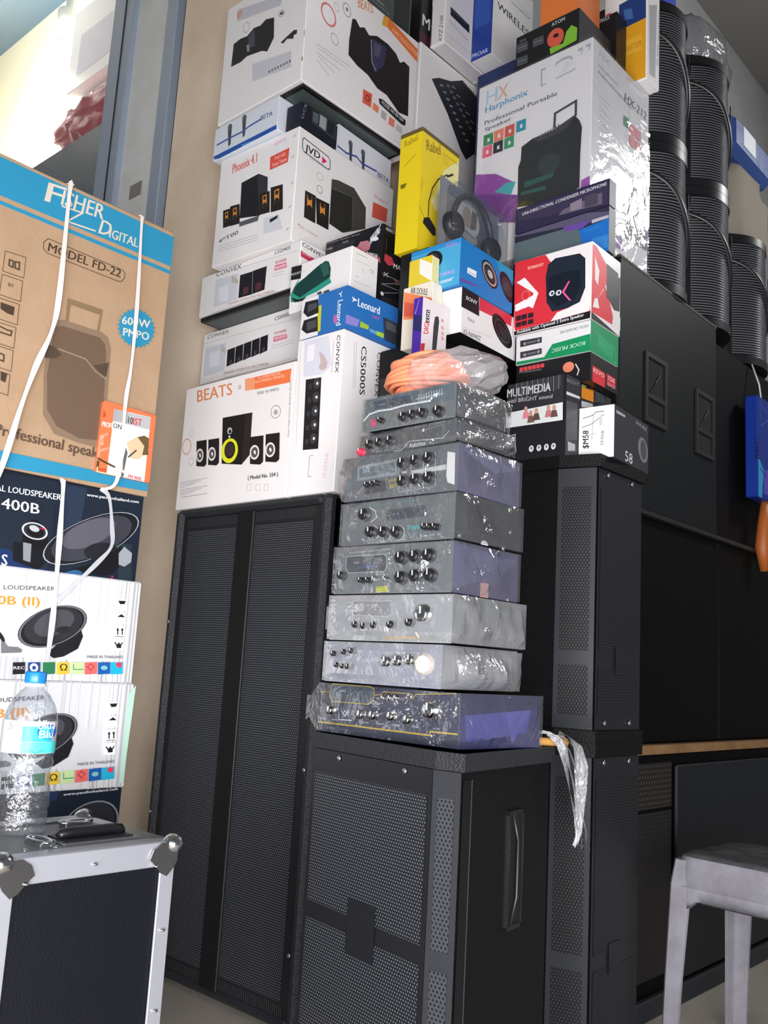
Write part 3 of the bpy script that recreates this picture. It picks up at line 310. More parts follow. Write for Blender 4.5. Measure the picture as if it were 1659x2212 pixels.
 ('silver2', 'R'): [('p','dcdde0',[(0.1088,0.1337),(0.1115,0.1337),(0.1115,0.2431),(0.1088,0.2431)]),('p','c9cace',[(0.2168,0.0),(0.2196,0.0),(0.2196,0.0486),(0.2168,0.0486)]),('p','d3d4d8',[(0.1186,0.1337),(0.1203,0.1337),(0.1203,0.2431),(0.1186,0.2431)]),('p','b4b6bb',[(0.3825,0.0),(0.385,0.0),(0.385,0.0486),(0.3825,0.0486)]),('p','d3d4d8',[(0.2903,0.1337),(0.294,0.1337),(0.294,0.2431),(0.2903,0.2431)]),('p','b4b6bb',[(0.0069,0.1337),(0.0103,0.1337),(0.0103,0.2431),(0.0069,0.2431)]),('p','dcdde0',[(0.0196,0.0),(0.023,0.0),(0.023,0.0486),(0.0196,0.0486)]),('p','d3d4d8',[(0.272,0.1337),(0.2758,0.1337),(0.2758,0.2431),(0.272,0.2431)]),('p','d3d4d8',[(0.3604,0.0),(0.3627,0.0),(0.3627,0.0486),(0.3604,0.0486)]),('p','b4b6bb',[(0.4019,0.0),(0.4031,0.0),(0.4031,0.2431),(0.4019,0.2431)]),('p','d3d4d8',[(0.0992,0.1337),(0.1032,0.1337),(0.1032,0.2431),(0.0992,0.2431)]),('p','d3d4d8',[(0.3911,0.1337),(0.3934,0.1337),(0.3934,0.2431),(0.3911,0.2431)]),('p','b4b6bb',[(0.1605,0.0),(0.1633,0.0),(0.1633,0.0486),(0.1605,0.0486)]),('p','dcdde0',[(0.3119,0.1337),(0.3158,0.1337),(0.3158,0.2431),(0.3119,0.2431)]),('p','dcdde0',[(0.307,0.1337),(0.3084,0.1337),(0.3084,0.2431),(0.307,0.2431)]),('p','b4b6bb',[(0.4137,0.0),(0.4165,0.0),(0.4165,0.2431),(0.4137,0.2431)]),('p','dcdde0',[(0.3803,0.0),(0.383,0.0),(0.383,0.0486),(0.3803,0.0486)]),('p','d3d4d8',[(0.029,0.0),(0.0327,0.0),(0.0327,0.0486),(0.029,0.0486)]),('p','b4b6bb',[(0.1573,0.0),(0.1585,0.0),(0.1585,0.0486),(0.1573,0.0486)]),('p','c9cace',[(0.1344,0.0),(0.1378,0.0),(0.1378,0.0486),(0.1344,0.0486)]),('p','d3d4d8',[(0.2767,0.1337),(0.28,0.1337),(0.28,0.2431),(0.2767,0.2431)]),('p','dcdde0',[(0.2681,0.1337),(0.2708,0.1337),(0.2708,0.2431),(0.2681,0.2431)]),('p','c9cace',[(0.1079,0.0),(0.1089,0.0),(0.1089,0.0486),(0.1079,0.0486)]),('p','b4b6bb',[(0.0494,0.0),(0.0521,0.0),(0.0521,0.0486),(0.0494,0.0486)]),('p','c9cace',[(0.1334,0.0),(0.1351,0.0),(0.1351,0.0486),(0.1334,0.0486)]),('p','d3d4d8',[(0.1435,0.0),(0.1475,0.0),(0.1475,0.0486),(0.1435,0.0486)]),('p','c9cace',[(0.2105,0.1337),(0.2131,0.1337),(0.2131,0.2431),(0.2105,0.2431)]),('p','dcdde0',[(0.4449,0.0),(0.4484,0.0),(0.4484,0.2431),(0.4449,0.2431)]),('p','dcdde0',[(0.2901,0.0),(0.2933,0.0),(0.2933,0.0486),(0.2901,0.0486)]),('p','dcdde0',[(0.4471,0.0),(0.4497,0.0),(0.4497,0.2431),(0.4471,0.2431)]),('p','dcdde0',[(0.3605,0.0),(0.3646,0.0),(0.3646,0.0486),(0.3605,0.0486)]),('p','b4b6bb',[(0.1722,0.0),(0.175,0.0),(0.175,0.0486),(0.1722,0.0486)]),('p','dcdde0',[(0.2897,0.1337),(0.2917,0.1337),(0.2917,0.2431),(0.2897,0.2431)]),('p','dcdde0',[(0.4195,0.0),(0.4224,0.0),(0.4224,0.2431),(0.4195,0.2431)]),('p','c9cace',[(0.2238,0.0),(0.2267,0.0),(0.2267,0.0486),(0.2238,0.0486)]),('p','dcdde0',[(0.1148,0.0),(0.1172,0.0),(0.1172,0.0486),(0.1148,0.0486)]),('p','dcdde0',[(0.1664,0.1337),(0.1684,0.1337),(0.1684,0.2431),(0.1664,0.2431)]),('p','c9cace',[(0.1208,0.0),(0.1242,0.0),(0.1242,0.0486),(0.1208,0.0486)]),('p','b4b6bb',[(0.4442,0.0),(0.4473,0.0),(0.4473,0.2431),(0.4442,0.2431)]),('p','dcdde0',[(0.2287,0.0),(0.2317,0.0),(0.2317,0.0486),(0.2287,0.0486)]),('p','c9cace',[(0.1499,0.0),(0.153,0.0),(0.153,0.0486),(0.1499,0.0486)]),('p','b4b6bb',[(0.2747,0.0),(0.2787,0.0),(0.2787,0.0486),(0.2747,0.0486)]),('p','c9cace',[(0.3703,0.0),(0.3743,0.0),(0.3743,0.0486),(0.3703,0.0486)]),('p','d3d4d8',[(0.3393,0.0),(0.341,0.0),(0.341,0.0486),(0.3393,0.0486)]),('p','b4b6bb',[(0.1029,0.0),(0.1042,0.0),(0.1042,0.0486),(0.1029,0.0486)]),('p','b4b6bb',[(0.3689,0.0),(0.3725,0.0),(0.3725,0.0486),(0.3689,0.0486)]),('p','c9cace',[(0.1555,0.1337),(0.1591,0.1337),(0.1591,0.2431),(0.1555,0.2431)]),('p','dcdde0',[(0.1579,0.1337),(0.1592,0.1337),(0.1592,0.2431),(0.1579,0.2431)]),('p','dcdde0',[(0.363,0.1337),(0.3648,0.1337),(0.3648,0.2431),(0.363,0.2431)]),('p','d3d4d8',[(0.1907,0.0),(0.1929,0.0),(0.1929,0.0486),(0.1907,0.0486)]),('p','c9cace',[(0.421,0.0),(0.4224,0.0),(0.4224,0.2431),(0.421,0.2431)]),('p','d3d4d8',[(0.4314,0.0),(0.4351,0.0),(0.4351,0.2431),(0.4314,0.2431)]),('p','b4b6bb',[(0.4345,0.0),(0.4384,0.0),(0.4384,0.2431),(0.4345,0.2431)]),('p','dcdde0',[(0.3409,0.1337),(0.3445,0.1337),(0.3445,0.2431),(0.3409,0.2431)]),('p','c9cace',[(0.156,0.1337),(0.1576,0.1337),(0.1576,0.2431),(0.156,0.2431)]),('p','b4b6bb',[(0.444,0.0),(0.4453,0.0),(0.4453,0.2431),(0.444,0.2431)]),('p','b4b6bb',[(0.0161,0.0),(0.0196,0.0),(0.0196,0.0486),(0.0161,0.0486)]),('p','c9cace',[(0.2638,0.0),(0.2648,0.0),(0.2648,0.0486),(0.2638,0.0486)]),('p','c9cace',[(0.2301,0.1337),(0.2318,0.1337),(0.2318,0.2431),(0.2301,0.2431)]),('p','c9cace',[(0.2456,0.0),(0.2467,0.0),(0.2467,0.0486),(0.2456,0.0486)]),('t','3c3f45','LOUDSPEAKER',(0.1092,0.1923),(0.1197,0.0086),(-0.0007,0.0092),0),('t','ef9a2e','60B (II)',(0.081,0.1517),(0.1155,0.0063),(-0.002,0.025),1),('e','15161a',(0.2349,0.121),(0.0705,0.0412),(-0.0412,0.0281),0),('p','1b1c21',[(0.2233,0.0628),(0.2384,0.0711),(0.2975,0.1332),(0.3112,0.1032),(0.3019,0.0745),(0.2679,0.055),(0.2438,0.0501)]),('e','6f7076',(0.2349,0.121),(0.0691,0.0406),(-0.0398,0.0275),0.94),('e','2e2e33',(0.2359,0.1236),(0.0584,0.0351),(-0.037,0.0259),0),('e','4b4b51',(0.2367,0.1286),(0.0411,0.0261),(-0.024,0.0182),0),('e','26262b',(0.2604,0.1152),(0.013,0.0073),(-0.0129,0.0042),0),('p','77797e',[(0.1162,0.0908),(0.1339,0.0703),(0.1567,0.0703),(0.1677,0.0648),(0.166,0.0587),(0.1208,0.0552)]),('e','1c1c20',(0.1162,0.0908),(0.0099,-0.009),(-0.0009,0.0071),0),('p','fcfcfc',[(0.387,0.1971),(0.4176,0.1986),(0.4208,0.1713),(0.3896,0.1698)]),('p','fcfcfc',[(0.3878,0.1651),(0.4183,0.1663),(0.4215,0.1391),(0.3904,0.1379)]),('p','fcfcfc',[(0.3884,0.1346),(0.4189,0.1355),(0.4221,0.1084),(0.391,0.1075)]),('p','fcfcfc',[(0.3892,0.1029),(0.4196,0.1035),(0.4228,0.0765),(0.3918,0.0759)]),('p','222226',[(0.3935,0.1937),(0.4149,0.1948),(0.4112,0.1867),(0.399,0.1856)]),('p','222226',[(0.395,0.155),(0.4064,0.1626),(0.4171,0.1554)]),('p','222226',[(0.3988,0.1234),(0.4022,0.1236),(0.4034,0.1131),(0.4001,0.1129)]),('p','222226',[(0.3961,0.1232),(0.3996,0.1296),(0.4046,0.1238)]),('p','222226',[(0.411,0.1242),(0.4143,0.1245),(0.4156,0.1139),(0.4122,0.1136)]),('p','222226',[(0.4082,0.124),(0.4118,0.1304),(0.4168,0.1246)]),('p','222226',[(0.3944,0.1098),(0.4187,0.1106),(0.4189,0.1093),(0.3945,0.1085)]),('l','222226',0.003,[(0.3963,0.0941),(0.4016,0.0878),(0.407,0.0934),(0.4122,0.0884),(0.4161,0.0945)]),('p','222226',[(0.4007,0.0904),(0.4135,0.0906),(0.4145,0.0819),(0.4017,0.0817)]),('t','3c3f45','MADE IN THAILAND',(0.3273,0.054),(0.0947,0.0039),(-0.0008,0.0064),0),('p','1d1d22',[(0.1496,0.0366),(0.1776,0.0386),(0.1801,0.0132),(0.1524,0.011)]),('p','234a8e',[(0.1841,0.0381),(0.2128,0.0401),(0.2153,0.0144),(0.1869,0.0122)]),('p','2b7d4f',[(0.219,0.0396),(0.2484,0.0416),(0.2509,0.0156),(0.2218,0.0134)]),('p','f1c93c',[(0.2531,0.0411),(0.2832,0.0431),(0.2857,0.0168),(0.2559,0.0145)]),('p','cfe9a8',[(0.2883,0.0426),(0.3192,0.0447),(0.3217,0.018),(0.2911,0.0157)]),('p','ef6f6b',[(0.3227,0.0441),(0.3544,0.0462),(0.3568,0.0192),(0.3255,0.0168)]),('p','1f5fae',[(0.3565,0.0455),(0.3889,0.0477),(0.3913,0.0204),(0.3593,0.018)]),('p','25b7dd',[(0.3899,0.047),(0.423,0.0492),(0.4254,0.0215),(0.3926,0.0191)]),('t','e8e8e8','REC',(0.1528,0.0218),(0.0254,0.0014),(-0.0008,0.0065),1),('e','f4f4f4',(0.1993,0.0277),(0.0098,-0.0001),(-0.0012,0.0093),0),('e','234a8e',(0.1994,0.0273),(0.0045,0.0002),(-0.0006,0.0044),0),('t','2a2a2a','Ω',(0.2622,0.0235),(0.0179,0.0007),(-0.0019,0.0149),1),('l','3a9a5a',0.002,[(0.2936,0.0385),(0.295,0.0272),(0.319,0.0281)]),('l','b53a44',0.002,[(0.3296,0.0349),(0.3375,0.0416),(0.3469,0.0356),(0.3393,0.0263),(0.3296,0.0349)]),('e','7fc6c9',(0.3735,0.034),(0.0089,0.0003),(-0.0006,0.0052),0),('p','ef3f5f',[(0.4049,0.0471),(0.4194,0.0482),(0.4191,0.0358),(0.4124,0.0355),(0.4042,0.0405)]),('p','bfe8d6',[(0.4404,0.2157),(0.459,0.2383),(0.4496,0.0109),(0.4395,0.0114)])],
 ('pdark', 'R'): [('p','1b2433',[(0.0,0.0),(0.4547,0.0),(0.4547,0.2082),(0.0,0.2082)]),('t','eef0f4','www.paudiothailand.com',(0.3048,0.1954),(0.1392,0.0052),(0.0005,0.0076),1),('e','8f9198',(0.3789,0.1233),(0.0574,0.0459),(-0.0495,0.0358),0.94),('e','33343c',(0.3789,0.1233),(0.0467,0.0437),(-0.0454,0.0319),0),('p','24345a',[(0.263,0.2082),(0.2915,0.2082),(0.289,0.1888),(0.2665,0.1876)])],
 ('beats', 'L'): [('t','e0894f','BEATS',(0.06,0.3237),(0.1646,-0.003),(-0.0055,0.037),1),('p','f4a276',[(0.2777,0.3586),(0.3256,0.3563),(0.3241,0.3207),(0.2823,0.3228)]),('p','f27a4a',[(0.3197,0.3566),(0.473,0.3546),(0.4706,0.3158),(0.3242,0.3199)]),('t','ffd9bd','4.1 HOMETHEATRE',(0.3355,0.3475),(0.0944,-0.0015),(-0.0009,0.0073),0),('t','ffd9bd','MULTIMEDIA SPEAKER',(0.3221,0.337),(0.1256,-0.0019),(-0.001,0.0081),0),('t','555555','7000 W PMPO',(0.3369,0.302),(0.0926,-0.0024),(-0.0011,0.0089),0),('e','888888',(0.4223,0.241),(0.0206,-0.0011),(-0.0021,0.0188),0.9),('e','aaaaaa',(0.4224,0.2398),(0.0084,-0.0005),(-0.0009,0.0078),0),('e','dca58c',(0.0295,0.1908),(0.0223,-0.0006),(-0.0026,0.0256),0.86),('e','bbbbbb',(0.0585,0.1416),(0.0127,-0.0006),(-0.0012,0.0126),0.85),('e','bbbbbb',(0.0495,0.2282),(0.0087,0.0001),(-0.0016,0.0107),0.85),('e','999999',(0.258,0.3376),(0.0061,-0.0002),(-0.0008,0.0062),0.6),('p','1d1a19',[(0.1915,0.2565),(0.3236,0.2535),(0.327,0.1318),(0.2948,0.1074),(0.2052,0.1197)]),('p','2b2524',[(0.294,0.2538),(0.3236,0.2535),(0.327,0.1318),(0.2948,0.1074)]),('e','e3e62a',(0.2363,0.1541),(0.0376,-0.0005),(-0.0036,0.0363),0),('e','1d1a19',(0.2373,0.1559),(0.0243,-0.0001),(-0.0028,0.0254),0),('e','3b3030',(0.2373,0.1559),(0.0195,0.0001),(-0.0021,0.0202),0),('e','b8b8b8',(0.2297,0.2128),(0.0111,-0.0003),(-0.0014,0.0102),0),('e','222222',(0.2312,0.2106),(0.0061,-0.0),(-0.0008,0.0057),0),('e','ffffff',(0.2308,0.1955),(0.0037,-0.0001),(-0.0004,0.0033),0),('p','231d1c',[(0.0769,0.201),(0.1255,0.1998),(0.1347,0.1263),(0.1252,0.1193),(0.0867,0.125)]),('e','e8e8e4',(0.0991,0.156),(0.0174,-0.0004),(-0.003,0.0206),0),('e','5a5350',(0.0991,0.156),(0.0125,0.0002),(-0.0022,0.0149),0),('e','f4f4f4',(0.1005,0.1558),(0.0036,-0.0004),(-0.0022,0.0059),0),('p','231d1c',[(0.1341,0.1988),(0.1846,0.1973),(0.1932,0.1238),(0.1833,0.1168),(0.1434,0.1227)]),('e','e8e8e4',(0.1567,0.1536),(0.0181,-0.0005),(-0.0029,0.0207),0),('e','5a5350',(0.1567,0.1536),(0.013,0.0001),(-0.0021,0.0149),0),('e','f4f4f4',(0.158,0.1535),(0.0038,-0.0004),(-0.0021,0.0059),0),('p','231d1c',[(0.3248,0.1824),(0.3804,0.1802),(0.3877,0.1057),(0.3766,0.0987),(0.3328,0.105)]),('e','e8e8e4',(0.3484,0.1363),(0.0199,-0.0007),(-0.0026,0.021),0),('e','5a5350',(0.3484,0.1363),(0.0144,-0.0),(-0.0019,0.0151),0),('e','f4f4f4',(0.3495,0.1362),(0.0044,-0.0005),(-0.0019,0.006),0),('p','231d1c',[(0.3899,0.1817),(0.447,0.1792),(0.4537,0.105),(0.4422,0.0981),(0.3973,0.1046)]),('e','e8e8e4',(0.4136,0.1357),(0.0204,-0.0008),(-0.0024,0.0209),0),('e','5a5350',(0.4136,0.1357),(0.0147,-0.0001),(-0.0018,0.0151),0),('e','f4f4f4',(0.4147,0.1356),(0.0046,-0.0005),(-0.0018,0.006),0),('t','2b2b2b','( Model No. 334 )',(0.3305,0.0574),(0.1239,-0.0016),(-0.0018,0.0144),1),('l','d9c9c4',0.0012,[(0.329,0.0468),(0.3463,0.0468),(0.3484,0.0298),(0.3311,0.0298),(0.329,0.0468)]),('l','d9c9c4',0.0012,[(0.3668,0.0434),(0.3838,0.0433),(0.3858,0.0266),(0.3688,0.0265),(0.3668,0.0434)]),('l','d9c9c4',0.0012,[(0.401,0.0403),(0.4177,0.0402),(0.4197,0.0236),(0.403,0.0236),(0.401,0.0403)]),('l','a8a6a8',0.0012,[(0.0193,0.0812),(0.1474,0.0835)]),('l','a8a6a8',0.0012,[(0.0204,0.0737),(0.1192,0.0785)]),('l','a8a6a8',0.0012,[(0.0216,0.0661),(0.0906,0.0734)]),('l','a8a6a8',0.0012,[(0.0228,0.0585),(0.1507,0.0602)]),('l','a8a6a8',0.0012,[(0.024,0.051),(0.1226,0.0551)]),('l','a8a6a8',0.0012,[(0.0251,0.0435),(0.0941,0.0499)]),('l','a8a6a8',0.0012,[(0.0263,0.0359),(0.154,0.0371)]),('t','8a8a8a','Multi Type Active Speaker System',(0.489,0.1625),(-0.0089,0.1591),(-0.007,0.0009),0)],
 ('convex', 'L'): [('p','d9dbe8',[(0.025,0.4223),(0.1162,0.4207),(0.1367,0.3368),(0.1059,0.3165),(0.0301,0.3222)]),('p','eeeef4',[(0.0398,0.4078),(0.0662,0.4064),(0.0655,0.3612),(0.0391,0.3623)]),('p','c6b7b5',[(0.0839,0.384),(0.1059,0.3685),(0.121,0.3434),(0.0988,0.3363)]),('e','c8b2b0',(0.1037,0.3391),(0.0153,-0.0009),(-0.0001,0.0112),0),('p','1e1e22',[(0.0416,0.3127),(0.1005,0.3092),(0.1076,0.117),(0.0495,0.1202)]),('e','3b3c42',(0.085,0.2952),(0.0129,-0.0007),(-0.0014,0.0144),0),('e','e9e9ec',(0.087,0.2948),(0.0041,-0.0003),(-0.0004,0.0042),0),('p','33353b',[(0.0535,0.2986),(0.0667,0.2975),(0.0671,0.2833),(0.0539,0.2843)]),('e','3b3c42',(0.0856,0.2577),(0.0128,-0.0006),(-0.0014,0.0143),0),('e','e9e9ec',(0.0877,0.2573),(0.0041,-0.0003),(-0.0004,0.0041),0),('p','33353b',[(0.0543,0.2607),(0.0674,0.2598),(0.0678,0.2456),(0.0547,0.2465)]),('e','3b3c42',(0.0862,0.2203),(0.0128,-0.0004),(-0.0014,0.0142),0),('e','e9e9ec',(0.0883,0.22),(0.0041,-0.0002),(-0.0004,0.0041),0),('p','33353b',[(0.055,0.2231),(0.068,0.2223),(0.0684,0.2082),(0.0554,0.2089)]),('e','3b3c42',(0.0869,0.1832),(0.0127,-0.0003),(-0.0014,0.0141),0),('e','e9e9ec',(0.0889,0.1829),(0.0041,-0.0002),(-0.0004,0.0041),0),('p','33353b',[(0.0557,0.1856),(0.0687,0.1849),(0.0691,0.1709),(0.0561,0.1716)]),('e','3b3c42',(0.0875,0.1463),(0.0127,-0.0002),(-0.0014,0.014),0),('e','e9e9ec',(0.0896,0.146),(0.0041,-0.0002),(-0.0004,0.0041),0),('p','33353b',[(0.0565,0.1484),(0.0694,0.1478),(0.0698,0.1339),(0.0569,0.1344)]),('t','30343c','CONVEX',(0.1495,0.4139),(0.0019,-0.1018),(0.0126,-0.0026),0),('l','999999',0.001,[(0.1384,0.3994),(0.1403,0.3141)]),('l','9a9aa0',0.0016,[(0.0916,0.1009),(0.0788,0.1012),(0.0782,0.0464),(0.0895,0.0453)]),('t','e9c8d4','INDIA',(0.1453,0.0364),(0.0035,0.0669),(-0.0126,0.003),0),('l','c9c9cc',0.001,[(0.0117,0.4211),(0.0169,0.3207),(0.0236,0.1325)])],
 ('convex', 'R'): [('t','23252b','CS5000S',(0.0671,0.4002),(0.0037,-0.1311),(0.0199,0.0043),1),('t','30343c','CONVEX',(0.1293,0.4028),(-0.0022,-0.1241),(0.0145,0.0025),0),('l','aaaaae',0.0012,[(0.0404,0.4028),(0.0454,0.2818)]),('l','aaaaae',0.0012,[(0.0476,0.405),(0.0526,0.2837)])],
 ('leonard', 'L'): [('p','2b6fb8',[(0.0,0.0),(0.176,0.0),(0.176,0.114),(0.0,0.114)]),('p','e9eaf0',[(0.0,0.114),(0.0643,0.114),(0.072,0.0004),(0.0,0.0)]),('p','c9c83a',[(0.0636,0.0829),(0.0791,0.0829),(0.0813,0.0093),(0.0686,0.0084)]),('p','23232a',[(0.0125,0.1064),(0.0642,0.1031),(0.0692,0.0632),(0.0269,0.0601),(0.0065,0.0778)]),('p','23232a',[(0.0117,0.0542),(0.0665,0.0546),(0.0709,0.0116),(0.0265,0.0138),(0.0047,0.0297)]),('p','4b4b52',[(0.0231,0.0963),(0.0599,0.0942),(0.0624,0.0795),(0.0255,0.0734)]),('p','4b4b52',[(0.0231,0.0461),(0.0622,0.0464),(0.0645,0.0239),(0.0284,0.0208)]),('t','e8f0f8','Leonard',(0.1424,0.0786),(-0.001,-0.0681),(0.0188,-0.001),1),('t','e8f0f8','Y',(0.1467,0.0848),(0.0144,0.0037),(-0.0037,0.0136),1),('e','b668b0',(0.1371,0.0294),(0.008,-0.0011),(-0.0012,0.0129),0)],
 ('leonard', 'R'): [('p','2b6fb8',[(0.0,0.0),(0.275,0.0),(0.275,0.114),(0.0,0.114)]),('t','f2f6fb','Leonard',(0.0398,0.0695),(0.0817,0.0034),(0.0005,0.0219),1),('p','e8f0f8',[(0.0164,0.0886),(0.0262,0.0866),(0.0386,0.0835),(0.0245,0.0788),(0.0178,0.0729),(0.0218,0.0815)]),('t','c05aa8','NK5',(0.0953,0.0551),(0.0275,0.0034),(0.0003,0.0082),1),('p','8f86d0',[(0.0,0.0339),(0.0501,0.035),(0.0423,0.0127),(0.0,0.0093)]),('p','a5c33a',[(0.0528,0.0322),(0.085,0.0298),(0.0834,0.0184),(0.0518,0.0157)]),('p','6fa6d8',[(0.088,0.0235),(0.118,0.0238),(0.1163,0.0141),(0.0887,0.0147)]),('p','b5d53e',[(0.1154,0.0249),(0.1433,0.0262),(0.1419,0.0128),(0.1139,0.0134)]),('p','1f4d8e',[(0.1344,0.0715),(0.2516,0.0638),(0.2479,0.0075),(0.1448,0.0082)]),('p','3a3c44',[(0.1386,0.071),(0.1919,0.0695),(0.1968,0.0092),(0.1472,0.0108)]),('p','3f4149',[(0.1973,0.0694),(0.2477,0.0587),(0.2449,0.0104),(0.1994,0.0092)]),('p','5b5e66',[(0.1479,0.0647),(0.1872,0.0624),(0.189,0.0404),(0.1497,0.043)]),('p','5b5e66',[(0.203,0.0637),(0.2414,0.0549),(0.2374,0.0366),(0.2051,0.0379)])],
 ('l3', 'L'): [('t','3a3b42','CS5000S',(0.3549,0.1443),(0.0713,0.0011),(0.0016,0.0124),1),('t','3a3b42','CONVEX',(0.0188,0.153),(0.1122,-0.0015),(0.0025,0.0123),0),('l','aaaaaa',0.001,[(0.0086,0.1405),(0.454,0.1297)]),('l','999999',0.001,[(0.1216,0),(0.4442,0.0063)]),('p','d4d8e4',[(0.0147,0.1234),(0.1218,0.1201),(0.1279,0.0262),(0.015,0.0239)]),('p','e6e8ee',[(0.039,0.1005),(0.094,0.1011),(0.0943,0.0499),(0.0462,0.0497)]),('p','c3c9c4',[(0.0981,0.1204),(0.1243,0.1018),(0.1268,0.0837),(0.1019,0.0929)]),('p','1d1b22',[(0.1342,0.0933),(0.1723,0.0955),(0.1755,0.0416),(0.1365,0.0365)]),('p','4b3f44',[(0.1493,0.0552),(0.1624,0.0562),(0.163,0.0417),(0.1492,0.0412)]),('p','1d1b22',[(0.1756,0.0957),(0.213,0.0979),(0.216,0.0445),(0.1777,0.0394)]),('p','4b3f44',[(0.1903,0.058),(0.2032,0.059),(0.2037,0.0446),(0.1902,0.0441)]),('p','1d1b22',[(0.2162,0.0981),(0.253,0.1003),(0.2558,0.0473),(0.2182,0.0423)]),('p','4b3f44',[(0.2306,0.0607),(0.2432,0.0617),(0.2437,0.0474),(0.2304,0.0469)]),('p','1d1b22',[(0.2562,0.1005),(0.2923,0.1026),(0.2949,0.0501),(0.258,0.0452)]),('p','4b3f44',[(0.2702,0.0634),(0.2826,0.0644),(0.2831,0.0502),(0.27,0.0497)]),('p','1d1b22',[(0.2954,0.1028),(0.3309,0.1049),(0.3333,0.0528),(0.297,0.048)]),('p','4b3f44',[(0.3091,0.066),(0.3213,0.067),(0.3217,0.053),(0.3088,0.0525)]),('p','e07f98',[(0.3579,0.0917),(0.4176,0.0898),(0.4222,0.0743),(0.3587,0.0747)]),('t','c33a5a','POWER',(0.3633,0.0969),(0.0524,-0.0004),(-0.001,0.0086),1),('t','ffffff','PACKED',(0.3653,0.0797),(0.0505,0.0001),(-0.0009,0.0077),1),('l','b5b5b8',0.0012,[(0.3521,0.0634),(0.4496,0.0626)]),('l','b5b5b8',0.0012,[(0.3531,0.0548),(0.4506,0.0542)]),('t','b08a7a','SPEAKER SYSTEM FOR MULTIMEDIA',(0.1266,0.0111),(0.2203,-0.0065),(-0.0012,0.009),0)],
 ('cv4', 'L'): [('t','3a3b42','CS2040S',(0.3532,0.1215),(0.0696,-0.0017),(0.0016,0.0121),1),('t','3a3b42','CONVEX',(0.0743,0.1204),(0.1242,-0.0027),(0.001,0.0166),0),('l','aaaaaa',0.001,[(0.066,0.129),(0.4582,0.106)]),('l','999999',0.001,[(0.0676,0),(0.3827,0)]),('p','d4d8e4',[(0.0752,0.1111),(0.187,0.1046),(0.192,0.0175),(0.0747,0.0187)]),('p','e6e8ee',[(0.0928,0.0803),(0.1452,0.0805),(0.1464,0.0239),(0.0997,0.0304)]),('p','c3b9b4',[(0.1544,0.1086),(0.1899,0.0823),(0.1916,0.069),(0.158,0.0817)]),('p','1d1b22',[(0.1977,0.0954),(0.2573,0.093),(0.2636,0.0175),(0.198,0.0204)]),('p','1d1b22',[(0.2584,0.094),(0.3228,0.0928),(0.3209,0.0183),(0.2648,0.018)]),('p','55303a',[(0.2194,0.0493),(0.2445,0.0474),(0.2441,0.0264),(0.2195,0.0238)]),('p','55303a',[(0.2751,0.0483),(0.3055,0.0471),(0.3052,0.0242),(0.2783,0.0223)]),('p','e07f98',[(0.3604,0.0851),(0.4116,0.0819),(0.4158,0.0644),(0.3594,0.0679)]),('t','c33a5a','POWER',(0.363,0.0877),(0.0482,-0.0016),(-0.0011,0.0094),1),('t','ffffff','PACKED',(0.3649,0.0706),(0.0463,-0.001),(-0.001,0.0085),1),('l','b5b5b8',0.0012,[(0.3545,0.0597),(0.4042,0.0559)]),('l','b5b5b8',0.0012,[(0.3555,0.0511),(0.4051,0.0475)]),('t','b08a7a','SPEAKER SYSTEM FOR MULTIMEDIA',(0.1502,0.0076),(0.2184,-0.0076),(-0.001,0.0075),0)],
 ('cv4', 'R'): [('t','2a2b32','CONVEX',(0.0034,0.1183),(0.0941,-0.0065),(0.0014,0.0127),1),('p','c8385a',[(0.0,0.1027),(0.0992,0.0938),(0.1007,0.0778),(0.0014,0.0851)]),('t','f0d0d8','HOME',(0.0057,0.0949),(0.0343,-0.001),(-0.0006,0.0059),0)],
